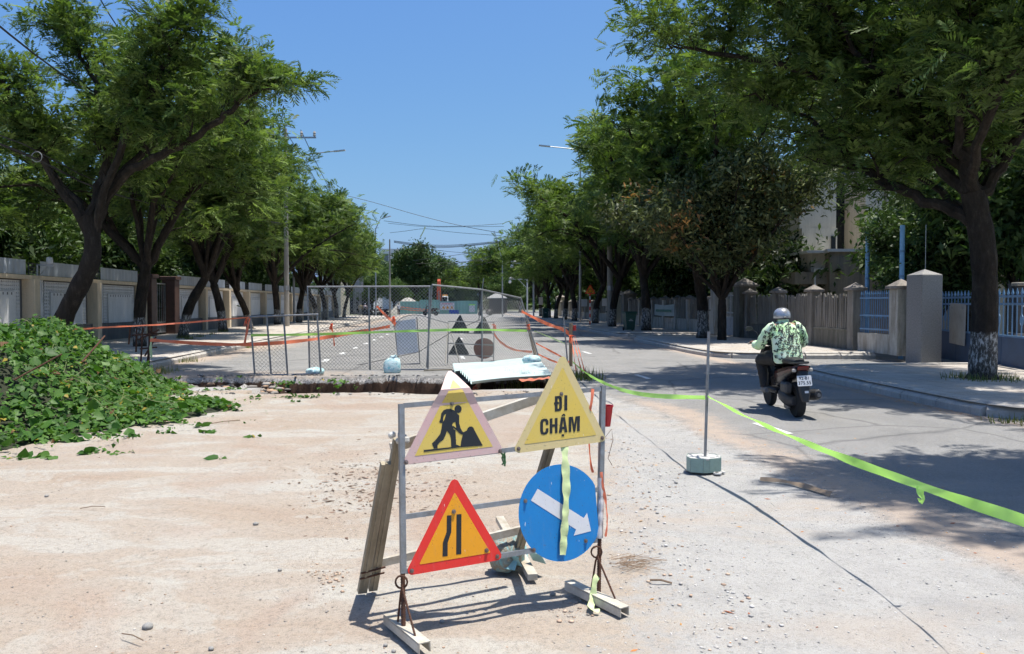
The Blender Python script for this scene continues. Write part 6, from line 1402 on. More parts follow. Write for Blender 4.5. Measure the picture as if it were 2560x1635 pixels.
# roundabout warning sign on its striped pole
pw = G(1475, 811, PH); g = thing('road_sign', 'orange triangle roundabout warning sign on red and white striped pole', 'sign', (pw.x, pw.y, PH))
for k in range(9): MB().tube([(0, 0, k * .24), (0, 0, k * .24 + .24)], .045, 10).build('pole_band', M_RED if k % 2 == 0 else M_WHITEV, g)
q = rounded([Vector((0, -.06, 2.72)), Vector((-.38, -.06, 2.06)), Vector((.38, -.06, 2.06))], .05); MB().prism(q, (0, .012, 0)).build('plate', M_RED, g)
cq = Vector((0, 0, 2.28)); MB().prism([Vector((p.x * .74, -.066, cq.z + (p.z - cq.z) * .74)) for p in q], (0, .004, 0)).build('field', M_AMB, g)
for k in range(3):
    a0 = k * 2.094; MB().tube([Vector((.13 * math.cos(a0 + j * .16), -.072, 2.26 + .13 * math.sin(a0 + j * .16))) for j in range(11)], .018, 4).build('arrow_arc', M_BLACKV, g)
    e = Vector((.13 * math.cos(a0 + 1.7), -.074, 2.26 + .13 * math.sin(a0 + 1.7))); MB().prism([e + Vector((.045 * math.cos(a0 + 1.7 + t_), 0, .045 * math.sin(a0 + 1.7 + t_))) for t_ in (0, 1.57, 3.14)], (0, .002, 0)).build('arrow_head', M_BLACKV, g)
# banner on the picket fence
sa, sb_ = inv_s(1637, TF - .2), inv_s(1686, TF - .2); g = thing('fence_banner', 'faded green and white banner tied to the picket fence', 'banner', S(TF - .2, sb_, PH), STREET + math.pi / 2)
mb = MB(); n = 16; vs = []; ln = sa - sb_
for i in range(n + 1):
    x = ln * i / n; sg_ = .06 * math.sin(math.pi * i / n); vs += [(x, .03 * math.sin(i * 1.7), .72 - sg_ * .4), (x, .03 * math.sin(i * 1.7 + .6), 1.38 - sg_)]
mb.add(vs, [(2 * i, 2 * i + 2, 2 * i + 3, 2 * i + 1) for i in range(n)]); mb.build('cloth', mat('banner_cloth', (.45, .52, .50), .7, var=.2, scale=2), g)
MB().box((ln / 2, .055, 1.0), (ln * .8, .004, .14)).build('text_band', mat('banner_green', (.10, .24, .18), .7), g)
# poles, lamps, cables
M_POLE = stained('pole_concrete', (.36, .34, .30), (.28, .26, .23), (.16, .15, .13)); M_CABLE = mat('black_cable', (.012, .012, .013), .6)
def power_pole(label, base, top_z, r0=.17, arm=True, lean=0.0):
    g = thing('power_pole', label, 'pole', (base.x, base.y, 0)); g.rotation_euler = (0, lean, 0)
    MB().tube([(0, 0, 0), (0, 0, top_z)], [r0, r0 * .62], 12).build('pole', M_POLE, g, sm=True)
    if arm:
        MB().bar((-.9, 0, top_z - .55), (1.9, 0, top_z - .55), .09).build('cross_arm', M_STEEL, g)
        for x in (-.75, 1.0, 1.8): MB().lathe([(.05, 0), (.10, .1), (.06, .16), (.10, .22), (.05, .34)], (x, 0, top_z - .5), 8).build('insulator', M_CLEAR, g)
    MB().tube([(0, 0, 2.4), (0, 0, 2.7)], r0 * 1.02, 10).build('clamp_band', M_STEEL, g)
    return g
power_pole('tall concrete power pole rising among the wall-side trees', P(717, 790, 49.6), 12.4)
power_pole('pale concrete pole hidden behind the fence-side trees', P(1526, 790, 50), 9.5, .2, False, -.01)
power_pole('thin far pole at the corner past the wall end', P(975, 790, 92), 9, .12, False)
def cable(label, pts, r, n=26): 
    o = MB().tube(onpath(smooth(pts, 3), n), r, 5).build('overhead_cable', M_CABLE); return tag(o, label, 'cable', 'overhead cables')
cable('upper power line from the pole towards the upper left edge', [P(695, 322, 49.6), P(600, 290, 43), P(460, 200, 36), P(314, 100, 30), P(250, 0, 26), P(190, -120, 22)], .022)
cable('second power line just right of the upper one', [P(735, 320, 49.6), P(640, 290, 43), P(500, 190, 36), P(355, 48, 30), P(309, 0, 28), P(240, -110, 24)], .022)
cable('third line crossing the leaning tree at the left edge', [P(717, 400, 49.6), P(420, 350, 28), P(164, 196, 18.6), P(0, 68, 14.5), P(-150, -60, 12)], .02)
cable('thick telephone bundle low across the leaning tree', [P(717, 560, 49.6), P(420, 520, 28), P(236, 473, 20.5), P(100, 400, 17.6), P(0, 359, 16), P(-160, 300, 14)], .026)
cable('thin telephone line beside the thick bundle', [P(717, 565, 49.6), P(380, 500, 27), P(200, 440, 19.6), P(90, 372, 17.4), P(0, 338, 16), P(-160, 280, 14)], .014)
MB_ring = MB().tube([P(92, 392, 17.3) + Vector((.11 * math.cos(a), 0, .11 * math.sin(a))) for a in [k * math.pi / 10 for k in range(21)]], .010, 5).build('cable_coil', mat('grey_cable', (.3, .3, .3), .6)); tag(MB_ring, 'grey coil of spare cable hung by the leaning tree', 'cable coil')
cable('inner line falling from the power pole down the street', [P(715, 330, 49.6), P(760, 400, 62), P(800, 470, 80), P(830, 510, 92)], .024)
cable('outer line falling from the power pole down the street', [P(752, 325, 49.6), P(780, 385, 58), P(812, 450, 72), P(850, 520, 92)], .024)
for lab, pts, r in (('long cable slanting across the street gap', [(870, 490), (932, 505), (1050, 540), (1156, 566), (1260, 584)], .028), ('upper level cable across the street gap', [(960, 552), (1064, 566), (1160, 566), (1260, 559)], .024), ('level cable right under the upper one', [(970, 558), (1064, 568), (1170, 567), (1260, 566)], .02), ('kinked cable with a green streamer', [(975, 582), (1020, 577), (1057, 571), (1080, 573), (1131, 581), (1250, 589)], .022),
                    ('top strand of the thick bundle over the street', [(985, 602), (1060, 612), (1130, 614), (1250, 603)], .03), ('middle strand of the thick bundle over the street', [(985, 604), (1060, 615), (1130, 617), (1250, 605)], .035), ('low strand of the thick bundle over the street', [(985, 606), (1060, 618), (1120, 620), (1250, 607)], .03), ('thin cable slanting down right under the bundle', [(1040, 617), (1120, 630), (1250, 637)], .02), ('thin cable slanting up right under the bundle', [(1030, 652), (1150, 637), (1250, 618)], .024),
                    ('first low far cable over the street', [(1040, 659), (1120, 657), (1220, 650)], .022), ('second low far cable over the street', [(1060, 667), (1130, 662), (1230, 640)], .022), ('third low far cable over the street', [(1090, 673), (1160, 668), (1230, 655)], .03), ('fourth low far cable over the street', [(1100, 678), (1140, 679), (1190, 678)], .018), ('lowest far cable over the street', [(1110, 693), (1150, 694), (1200, 693)], .022), ('lowest doubled far cable over the street', [(1110, 699), (1150, 699), (1200, 698)], .018)):
    cable(lab, [P(x, y, 92 + 14 * (y > 640)) for x, y in pts], r)
ribbon('streamer', 'pale green streamer dangling from the kinked cable', [P(1063, 567, 91.9), P(1059, 578, 91.9), P(1051, 592, 91.9)], .16, M_PALEN, side=(1, 0, 0), twist=.4, n=8)
def street_lamp(label, base_px, Yd, arm_pts, zarm):
    b = P(base_px, 790, Yd); g = thing('street_lamp', label, 'lamp post', (b.x, b.y, 0)); q = [P(x, y, Yd) for x, y in arm_pts]
    MB().tube([(b.x, b.y, 0), (b.x, b.y, q[0].z - .6), q[0]], [.10, .06, .05], 8).build('column', M_STEEL, g, world=True, sm=True); MB().tube(smooth(q, 2), .04, 6).build('arm', M_STEEL, g, world=True, sm=True)
    d = (q[-1] - q[-2]).normalized(); MB().bar(q[-1] - d * .1, q[-1] + d * .75, .26, .08).build('lamp_head', mat('lamp_head_grey', (.55, .56, .58), .4), g, world=True)
street_lamp('street lamp with long arm over the wall-side trees', 735, 60, [(737, 400), (748, 390), (790, 383), (838, 378)], 12)
street_lamp('street lamp arm poking from the fence-side crowns', 1450, 60, [(1446, 380), (1432, 372), (1400, 369), (1372, 366)], 12)
street_lamp('far street lamp arm above the white tower block', 1019, 150, [(1020, 652), (1026, 645), (1045, 642), (1058, 640)], 9)
street_lamp('small lamp head at the end of the wall-side crowns', 940, 95, [(945, 560), (950, 548), (958, 545), (962, 544)], 9)
street_lamp('slim leaning lamp post in front of the right crowns', 1256, 98, [(1254, 645), (1250, 630), (1244, 605), (1240, 592)], 9)
# camera masts
def cam_mast(label, base_px, Yd, top, y_arm, x_end, base=True):
    b = P(base_px, 790, Yd); g = thing('camera_mast', label, 'mast', (b.x, b.y, 0)); t_ = P(base_px, top, Yd); a = P(base_px, y_arm, Yd); e = P(x_end, y_arm, Yd); M_ = MATS['lamp_head_grey']
    MB().tube([(b.x, b.y, 0), t_], .09, 8).build('column', M_, g, world=True, sm=True); MB().bar(a, e, .09).build('arm', M_, g, world=True); MB().bar(a + Vector((0, 0, -1.1)), a.lerp(e, .5), .06).build('strut', M_, g, world=True)
    MB().box(e + Vector((.25, 0, .15)), (.55, .3, .2), bev=.04).build('camera_housing', M_WHITEV, g, world=True); MB().lathe([(.05, -.5), (.18, -.42), (.2, -.3), (.12, -.1)], e + Vector((.1, 0, 0)), 10).build('camera_dome', M_WHITEV, g, world=True)
cam_mast('lower white camera mast on the far corner', 1318, 98, 690, 698, 1273); cam_mast('higher camera arm reaching from the fence-side trees', 1334, 84, 650, 658, 1278)
# camera on the white wall
cp = P(96, 700, 27.0); g = thing('wall_camera', 'white dome camera on an arm above the white wall', 'camera', cp); M_ = MATS['lamp_head_grey']
a, b, c = P(93, 707, 25.6), P(93, 662, 25.6), P(124, 664, 25.4); MB().tube([a, b], .03, 6).build('upright', M_, g, world=True); MB().bar(b, c, .03).build('arm', M_, g, world=True); MB().bar(P(97, 690, 25.6), P(118, 668, 25.45), .02).build('strut', M_, g, world=True)
MB().lathe([(.02, .16), (.09, .13), (.10, .03), (.10, 0), (.085, -.05), (.03, -.10)], c + Vector((0, 0, .12)), 12).build('dome', M_WHITEV, g, world=True); MB().box(c + Vector((.03, 0, -.01)), (.22, .1, .05)).build('mount', M_, g, world=True)
# blue car behind the grid gate
cb = S(-16.6, 39.0); car = thing('parked_car', 'dark blue car parked behind the grid gate', 'car', cb, STREET + .5); M_CAR = mat('blue_car_paint', (.02, .035, .10), .2, metal=.3, var=.1)
def csec(y, w, z0, z1): return [Vector((x * w, y, z)) for x, z in ((-.9, z0), (-1, z0 + .12), (-1, z1 - .12), (-.9, z1), (.9, z1), (1, z1 - .12), (1, z0 + .12), (.9, z0))]
MB().loft([csec(-2.1, .70, .35, .75), csec(-1.9, .82, .25, .95), csec(-.9, .86, .22, 1.0), csec(.8, .86, .22, .98), csec(1.8, .80, .25, .85), csec(2.1, .68, .32, .68)]).build('body', M_CAR, car, sm=30)
MB().loft([[Vector((x * w, y, z)) for x in (-1, 1)][::1] + [Vector((w * .82, y2, z2)), Vector((-w * .82, y2, z2))] for (w, y, z, y2, z2) in ((.80, -1.7, .95, -1.0, 1.42), (.80, 1.2, .95, .4, 1.42))]).build('cabin', M_GLASS, car); MB().box((0, -.3, 1.44), (1.3, 1.5, .05), bev=.02).build('roof', M_CAR, car)
for x in (-.8, .8):
    for y in (-1.3, 1.3):
        wv = MB().lathe([(.24, -.09), (.31, -.08), (.31, .08), (.24, .09)], (x, y, .31), 18, Matrix.Rotation(math.pi / 2, 3, 'Y')).build('wheel', M_TYRE, car); MB().lathe([(.22, -.095), (.22, .095)], (x, y, .31), 12, Matrix.Rotation(math.pi / 2, 3, 'Y')).build('rim', M_ALU, wv)
for x in (-.6, .6): MB().box((x, 2.06, .62), (.3, .08, .13), bev=.03).build('headlight', M_CLEAR, car); MB().box((x, -2.08, .75), (.3, .06, .13), bev=.03).build('tail_light', M_TAIL, car)
# ---- the roundabout works
M_HOARD = mat('mint_hoarding', (.20, .42, .36), .55, var=.25, scale=.8, col2=(.26, .44, .40)); YH = 124.0
hoards = ((1000, 1049, 753.5), (1050, 1066, 749.5), (1067, 1099, 749.5), (1100, 1142, 753), (1143, 1193, 752))
for k, (xa, xb, yt) in enumerate(hoards):
    a, b = P(xa, yt, YH), P(xb, yt, YH); g = thing('site_hoarding', ('leftmost mint green hoarding panel of the roundabout works', 'narrow taller mint hoarding panel', 'mint hoarding panel below the excavator arm', 'mint hoarding panel behind the white warning banner', 'rightmost mint green hoarding panel of the works')[k], 'hoarding', ((a.x + b.x) / 2, YH, 0), 0, 'mint green hoarding')
    n = int((b.x - a.x) / .25); mb = MB(); vs = []
    for i in range(n + 1): x = a.x - (a.x + b.x) / 2 + (b.x - a.x) * i / n; vs += [(x, .05 * (i % 2), 0), (x, .05 * (i % 2), a.z)]
    mb.add(vs, [(2 * i, 2 * i + 2, 2 * i + 3, 2 * i + 1) for i in range(n)]).build('corrugated_sheet', M_HOARD, g)
    for x in ((a.x - b.x) / 2, (b.x - a.x) / 2): MB().box((x, .1, a.z / 2), (.08, .08, a.z)).build('post', M_STEEL, g)
def flat(nm, label, cat, x0, x1, y0, y1, Yd, m, th=.04):
    a, b = P(x0, y1, Yd), P(x1, y0, Yd); g = thing(nm, label, cat, ((a.x + b.x) / 2, Yd, max(a.z, 0))); MB().box(((a.x + b.x) / 2, Yd, (a.z + b.z) / 2), (b.x - a.x, th, abs(b.z - a.z))).build('panel', m, g, world=True); return g
wb = flat('warning_banner', 'white warning banner with three yellow triangles on the hoarding', 'banner', 1100, 1136, 756.5, 775, YH - .3, M_WHITEV)
for x in (1109, 1119, 1129.5): MB().prism([P(x, 764, YH - .36), P(x - 4, 771.5, YH - .36), P(x + 4, 771.5, YH - .36)], (0, .02, 0)).build('yellow_triangle', M_AMB, wb, world=True)
a, b = P(1104, 760.5, YH - .36), P(1132, 759, YH - .36); MB().box(((a + b) / 2), (b.x - a.x, .02, .07)).build('red_text_line', M_RED, wb, world=True)
flat('site_notice', 'small white notice with green heading on the right hoarding', 'notice', 1173, 1187, 763, 780, YH - .3, M_WHITEV); flat('notice_heading', 'yellow-green heading strip above the small notice', 'notice', 1172, 1188, 760.5, 763.5, YH - .3, M_NEON)
flat('blue_panel', 'bright blue board standing low before the hoarding', 'board', 1123, 1147, 775, 784, YH - 2, mat('strong_blue', (.02, .08, .42), .5))
otape('far upper orange tape strung along the mint hoarding', [P(1001, 767, YH - .8), P(1030, 771, YH - .8), P(1070, 774, YH - .8)], .12); otape('far lower orange tape strung along the mint hoarding', [P(1001, 772, YH - .8), P(1030, 776, YH - .8), P(1070, 778, YH - .8)], .12)
# excavator behind the hoarding
xe = P(1105, 760, YH + 5); ex = thing('excavator', 'orange excavator with raised arm and white cab behind the hoarding', 'excavator', (xe.x, YH + 5, 0)); M_EXO = mat('excavator_orange', (.62, .09, .025), .5, var=.2, scale=1); M_EXW = mat('excavator_white', (.6, .6, .58), .5)
for sx in (-1.1, 1.1): MB().loft([[Vector((sx - .3, y, z)), Vector((sx + .3, y, z)), Vector((sx + .3, y, z + h_)), Vector((sx - .3, y, z + h_))] for y, z, h_ in ((-1.7, .35, .2), (-1.5, .0, .85), (1.5, 0, .85), (1.7, .35, .2))]).build('track', M_TYRE, ex)
MB().box((0, .3, 1.35), (2.5, 3.0, .8), bev=.15).build('house', M_EXO, ex); MB().box((.55, -.6, 2.1), (.95, 1.3, 1.5), bev=.12).build('cab', M_EXW, ex); MB().box((.55, -1.27, 2.2), (.75, .04, .9)).build('windscreen', M_GLASS, ex); MB().box((.55, -.6, 2.95), (.85, .8, .14), bev=.05).build('roof_lamp_bar', M_AMB, ex)
MB().box((-1.6, -.5, 1.85), (1.8, .4, .35), bev=.1).build('counterweight_rail', M_EXO, ex)
MB().loft([[Vector((x0, y - w_, z)), Vector((x0 + wx, y - w_, z)), Vector((x0 + wx, y + w_, z)), Vector((x0, y + w_, z))] for x0, wx, y, z, w_ in ((-.75, .62, -.9, 1.5, .3), (-.70, .60, -1.2, 3.4, .35), (-.62, .50, -1.2, 5.2, .22), (-.58, .42, -1.1, 5.55, .12))]).build('boom', M_EXO, ex); MB().tube([(-.3, -1.3, 1.7), (-.38, -1.5, 3.6)], .09, 8).build('ram', M_STEEL, ex)
# soil heap behind the hoarding
sp0 = P(1016, 750, YH + 2); mb = MB(); mb.lathe([(3.2, 0), (2.4, .9), (1.3, 2.0), (.5, 2.5), (.02, 2.6)], (0, 0, 0), 18); o = mb.build('sand_heap', mat('pale_sand', (.40, .38, .34), .9)); o.location = (sp0.x, YH + 4, 0); tag(o, 'pale sand heap rising over the left hoarding', 'sand heap')
# far buildings
tw = thing('tower_block', 'white tower block with a red stripe above the wall-side trees', 'building', (P(985, 780, 190).x, 190, 0)); 
for nm, m, a in (('wall', mat('far_white', (.60, .61, .63), .7, var=.1, scale=.3), (955, 1008, 622, 790, 190, 14)), ('stair_tower', MATS['far_white'], (1000, 1014, 634, 790, 189, 8)), ('red_stripe', mat('far_red', (.40, .08, .06), .6), (989, 995, 630, 672, 189.9, .1)), ('grey_panel', mat('far_grey', (.16, .18, .22), .4), (957, 971, 635, 655, 189.9, .1)), ('lower_wall', MATS['far_white'], (973, 983, 655, 790, 188, 2))):
    mb = MB(); pbox(mb, *a); mb.build(nm, m, tw, world=True)
for r_ in range(5):
    for c_ in range(3): mb = MB(); pbox(mb, 962 + c_ * 9, 967 + c_ * 9, 662 + r_ * 14, 669 + r_ * 14, 189.9, .1); mb.build('window', MATS['far_grey'], tw, world=True)
shp = thing('shop_house', 'shop with a gaudy striped fascia behind the lattice mast', 'shop', (P(880, 780, 120).x, 120, 0))
for nm, m, a in (('wall', MATS['far_white'], (800, 935, 690, 800, 121, 8)), ('fascia_blue', mat('fascia_blue', (.10, .42, .65), .5), (858, 882, 703, 711, 120.5, .3)), ('fascia_yellow', mat('fascia_yellow', (.70, .50, .06), .5), (852, 884, 711, 719, 120.4, .3)), ('fascia_orange', M_EXO, (852, 903, 719, 733, 120.3, .3)), ('fascia_red', M_RED, (852, 903, 733, 737, 120.3, .3)), ('fascia_green', mat('fascia_green', (.25, .5, .08), .5), (858, 900, 737, 741, 120.3, .3)), ('shop_opening', M_GLASS, (858, 925, 741, 790, 120.9, .1))):
    mb = MB(); pbox(mb, *a); mb.build(nm, m, shp, world=True)
cn = thing('corner_house', 'low grey house front showing between the far left trunks', 'house', (P(800, 780, 108).x, 108, 0))
for nm, m, a in (('wall', M_PALEW, (815, 852, 690, 800, 108, 6)), ('door', M_GLASS, (826, 836, 745, 800, 107.9, .1))):
    mb = MB(); pbox(mb, *a); mb.build(nm, m, cn, world=True)
lm = thing('lattice_mast', 'grey steel lattice mast standing at the far corner', 'mast', (P(889, 790, 97).x, 97, 0)); x0, x1 = P(882, 0, 97).x - lm.location.x, P(897, 0, 97).x - lm.location.x
for x in (x0, x1):
    for y in (-.4, .4): MB().bar((x, y, 0), (x, y, 4.4), .07).build('leg', M_STEEL, lm)
for k in range(6):
    z = .1 + k * .72
    for y in (-.4, .4): MB().bar((x0, y, z), (x1, y, z + .72) if k % 2 else (x1, y, z), .05).build('lacing', M_STEEL, lm); MB().bar((x1, y, z), (x0, y, z + .72), .05).build('lacing', M_STEEL, lm)
flat('tall_panel', 'tall grey panel on the lattice mast', 'panel', 888, 908, 694, 730, 97.8, M_BOARD)
ks = thing('kiosk', 'dark kiosk with a white canopy by the far right corner', 'kiosk', (P(1243, 780, 118).x, 118, 0))
MB().box((0, 0, 1.2), (2.4, 2, 2.2), bev=.05).build('booth', M_GLASS, ks); MB().loft([[Vector((x * k, y * k, z)) for x, y in ((-1.5, -1.3), (1.5, -1.3), (1.5, 1.3), (-1.5, 1.3))] for z, k in ((2.35, 1), (2.45, 1), (3.1, .25))]).build('canopy', M_BOARD, ks); MB().box((.6, -1.02, 1.5), (1.2, .05, .8)).build('counter_window', M_GLASS, ks)
for px_b, lab in ((1332, 'grey cabinet leaning at the far fence-side trees'),): flat('cabinet', lab, 'cabinet', 1347, 1357, 743, 762, 86, M_BOARD, .4)
flat('wall_notice', 'white notice sheet on the far picket fence', 'notice', 1448, 1468, 748, 766, 70, M_WHITEV); flat('wall_notice', 'second white notice sheet beyond the tree on the fence', 'notice', 1505, 1517, 746, 765, 62, M_WHITEV)
# far scooters and people
mg = 'scooters parked at the far corner'
for k, (px, py, rz, lab) in enumerate(((1090, 789, 1.3, 'parked motorbike in front of the mint hoarding'), (928, 791, .9, 'leftmost of the scooters parked by the far corner shop'), (941, 790, 1.1, 'second of the scooters parked by the far corner shop'), (953, 790, .8, 'third of the scooters parked by the far corner shop'), (968, 789, 1.0, 'rightmost of the scooters parked by the far corner shop'), (1225, 789, 1.9, 'scooter parked beside the dark kiosk'))):
    p = G(px, py); r = dup(sc1, (p.x, p.y, 0), rz, 1.25 if k == 0 else 1.1, lab, mg)
def person(label, px, py, shirt, trouser, sit=False, facing=0.0, h=1.65):
    p = G(px, py); g = thing('person', label, 'person', (p.x, p.y, .0), facing, 'people at the far corner'); k = h / 1.65
    j = [((0, 0, .92), .13, .10), ((0, 0, 1.1), .12, .09), ((0, 0, 1.3), .15, .10), ((0, 0, 1.43), .05), ((0, .01, 1.52), .08, .09), ((0, .01, 1.60), .06)]; e = [(0, 1), (1, 2), (2, 3), (3, 4), (4, 5)]
    for sx in (-1, 1):
        b = len(j); j += [((sx * .18, 0, 1.34), .06), ((sx * .24, .03, 1.08), .045), ((sx * .24, .12, .86), .035), ((sx * .24, .15, .78), .03)]; e += [(2, b), (b, b + 1), (b + 1, b + 2), (b + 2, b + 3)]
        b = len(j); j += [((sx * .09, 0, .86), .09), ((sx * .10, .02, .48), .065), ((sx * .10, 0, .09), .045), ((sx * .10, .12, .05), .04)]; e += [(0, b), (b, b + 1), (b + 1, b + 2), (b + 2, b + 3)]
    link('body', skin_body('body', j, e, M_SKIN, g), g)
    MB().loft([ell(0, 0, z, w, d, n=14, axis='z', p=.9) for z, w, d in ((.86, .17, .13), (1.0, .165, .125), (1.2, .185, .13), (1.34, .19, .12), (1.42, .08, .07))]).build('shirt', shirt, g, sm=60)
    for sx in (-1, 1): MB().tube([(sx * .17, 0, 1.36), (sx * .235, .02, 1.1)], [.075, .065], 9).build('sleeve', shirt, g); MB().tube([(sx * .09, 0, .90), (sx * .10, .02, .48), (sx * .10, 0, .10)], [.105, .085, .07], 10).build('trouser_leg', trouser, g)
    MB().loft([ell(0, .0, z, w, w * 1.1, n=12, axis='z', p=1) for z, w in ((1.53, .095), (1.60, .098), (1.66, .06), (1.675, .01))]).build('hair_or_cap', M_HELM if sit else MATS['black_hair'], g, sm=True); g.scale = (k,) * 3
person('person in a mustard shirt standing by the lattice mast', 901, 790, mat('mustard_cloth', (.40, .30, .10), .8), mat('dark_cloth', (.03, .03, .035), .8))
person('person in a pale pink shirt beside the parked scooters', 913, 790, mat('pink_cloth', (.55, .42, .42), .8), MATS['dark_cloth'], True); person('person in a white shirt at the left end of the hoarding', 997, 788, M_WHITEV, MATS['dark_cloth'])
# ------------------------------------------------------------------ litter on the ground
M_STONE = mat('grey_pebble', (.34, .33, .31), .85, var=.4, scale=15, col2=(.20, .19, .18)); 
def stone_mesh(seed, flat_=.7):
    rs = np.random.RandomState(seed); t_ = (1 + 5 ** .5) / 2; V = np.array([(-1, t_, 0), (1, t_, 0), (-1, -t_, 0), (1, -t_, 0), (0, -1, t_), (0, 1, t_), (0, -1, -t_), (0, 1, -t_), (t_, 0, -1), (t_, 0, 1), (-t_, 0, -1), (-t_, 0, 1)], float)
    V /= np.linalg.norm(V, axis=1, keepdims=True); V *= (.85 + .4 * rs.rand(12, 1)) * .5; V[:, 2] *= flat_
    Fs = np.array([(0, 11, 5), (0, 5, 1), (0, 1, 7), (0, 7, 10), (0, 10, 11), (1, 5, 9), (5, 11, 4), (11, 10, 2), (10, 7, 6), (7, 1, 8), (3, 9, 4), (3, 4, 2), (3, 2, 6), (3, 6, 8), (3, 8, 9), (4, 9, 5), (2, 4, 11), (6, 2, 10), (8, 6, 7), (9, 8, 1)]); return V, Fs
STN = [stone_mesh(k) for k in range(6)]
def stone(label, px, py, size, k, m=M_STONE):
    p = G(px, py); V, Fs = STN[k % 6]; o = link('stone', fastmesh('stone', V, Fs, m)); o.location = (p.x, p.y, float(ground_z(p.x, p.y)) + size * .2); o.scale = (size,) * 3; o.rotation_euler = (0, 0, k * 1.3)
    b = o.modifiers.new('round', 'SUBSURF'); b.levels = 1; b.render_levels = 1; return tag(o, label, 'stone', 'single stones on the soil')
for q in (('round grey cobble alone on the soil at the lower left', 369, 1562, .062, 0), ('pale pebble just left of the front left foot', 964, 1604, .03, 1), ('pale pebble nearest the front left foot', 984, 1617, .03, 2), ('white stone between the trestle feet', 1105, 1546, .035, 3), ('dark stone behind the right trestle foot', 1383, 1474, .04, 4), ('stone beside the tape pole shadow', 1690, 1205, .045, 5), ('small stone left of the rear trestle leg', 700, 1427, .035, 1), ('flat grey stone scrap in the pale patch at the left', 116, 1237, .045, 2), ('brown stone clod near the bottom edge', 528, 1618, .035, 3), ('stone in the middle of the pale crust', 640, 1304, .05, 4)): stone(*q)
def scatter(name, label, n, region, smin, smax, seed, palette, flat_=.6, dens=None, kind='stone'):
    rs = np.random.RandomState(seed); x = []; y = []
    while len(x) < n:
        a = region(rs, n); x += list(a[:, 0]); y += list(a[:, 1])
    x = np.array(x[:n]); y = np.array(y[:n]); z = ground_z(x, y); sz = smin + (smax - smin) * rs.rand(n) ** 3; ang = rs.rand(n) * 6.28; Vs, Fs, Ts = [], [], []; off = 0
    pal = np.array(palette); tn = pal[rs.randint(0, len(pal), n)] * (.75 + .5 * rs.rand(n, 1))
    if kind == 'stone': V0, F0 = STN[seed % 6]
    else:
        V0 = np.array([(-.5, 0, .03), (-.1, .22, .10), (.5, .02, .12), (.0, -.2, .02), (.02, .01, .16)]); F0 = np.array([(0, 3, 4), (3, 2, 4), (2, 1, 4), (1, 0, 4)])
    c, s = np.cos(ang), np.sin(ang); st = .6 + .8 * rs.rand(n, 1)
    Vx = V0[None, :, 0] * st * sz[:, None]; Vy = V0[None, :, 1] * sz[:, None]; V = np.stack([x[:, None] + c[:, None] * Vx - s[:, None] * Vy, y[:, None] + s[:, None] * Vx + c[:, None] * Vy, z[:, None] + (V0[None, :, 2] * flat_ + (.12 if kind == 'stone' else .02)) * sz[:, None]], -1)
    Fa = (F0[None] + (np.arange(n) * len(V0))[:, None, None]).reshape(-1, 3)
    return tag(link(name, fastmesh(name, V.reshape(-1, 3), Fa, M_LITTER, np.repeat(tn, len(V0), axis=0))), label, 'debris', kind='stuff')
def tone_mat(nm, rough=.9):
    m, t, b = new_mat(nm); a = t.nodes.new('ShaderNodeAttribute'); a.attribute_name = 'tone'; L(t, a.outputs[0], b.inputs['Base Color']); b.inputs['Roughness'].default_value = rough; b.inputs['Specular IOR Level'].default_value = .2; return m
M_LITTER = tone_mat('litter')
def reg_soil(rs, n):
    y = 3.2 + 10.8 * rs.rand(n) ** 1.7; x = rs.uniform(-.66, .2, n) * y; k = x < EX_S(y) + .2; return np.c_[x[k], y[k]]
def reg_grav(rs, n):
    y = 3.2 + 9.5 * rs.rand(n) ** 1.6; x = EX_S(y) - .3 + rs.rand(n) * (EX_A(y) - EX_S(y) + .8); k = x / y < .68; return np.c_[x[k], y[k]]
def reg_line(rs, n):
    y = 3.3 + 6 * rs.rand(n); x = EX_S(y) + .3 + .16 * rs.randn(n) + .12 * np.sin(y * 2); return np.c_[x, y]
def reg_flake(rs, n):
    a = np.array([tuple(G(px, py))[:2] for px, py in zip(rs.normal(930, 105, n), rs.normal(1205, 45, n))]); return a
def reg_clod(rs, n):
    q = rs.rand(n) < .6; return np.array([tuple(G(px, py))[:2] for px, py in zip(np.where(q, rs.normal(815, 26, n), rs.normal(1430, 30, n)), np.where(q, rs.normal(1440, 14, n), rs.normal(1520, 16, n)))])
def reg_lip(rs, n):
    x = rs.uniform(-7.2, .9, n); return np.c_[x, np.where(rs.rand(n) < .55, 17.12 + .12 * rs.rand(n), 13.6 + .6 * rs.rand(n))]
def reg_pile(rs, n):
    x = rs.uniform(-7.3, -4.6, n); return np.c_[x, rs.uniform(15.0, 17.0, n)]
grey = [(.46, .44, .42), (.40, .385, .37), (.30, .29, .28), (.52, .49, .46)]; pink = [(.44, .33, .25), (.38, .27, .20), (.34, .30, .26), (.26, .24, .22), (.5, .46, .42)]
scatter('soil_pebbles', 'small pebbles and crumbs strewn over the pink soil', 3400, reg_soil, .004, .016, 1, pink)
scatter('gravel_stones', 'loose crushed stone on the grey strip', 4200, reg_grav, .004, .018, 2, grey)
scatter('stone_ridge', 'ridge of loose stones between soil and gravel', 900, reg_line, .006, .03, 3, grey + pink[:2])
scatter('mud_flakes', 'dark curled mud flakes behind the trestle', 620, reg_flake, .02, .07, 4, [(.10, .07, .05), (.16, .11, .08), (.22, .15, .11)], 1.0, kind='flake')
scatter('soil_clods', 'crumbled soil clods beside the trestle legs', 150, reg_clod, .006, .03, 9, pink[:3])
scatter('broken_asphalt', 'broken asphalt lumps along the trench lips', 520, reg_lip, .02, .09, 5, [(.22, .21, .20), (.14, .135, .13), (.33, .30, .27)])
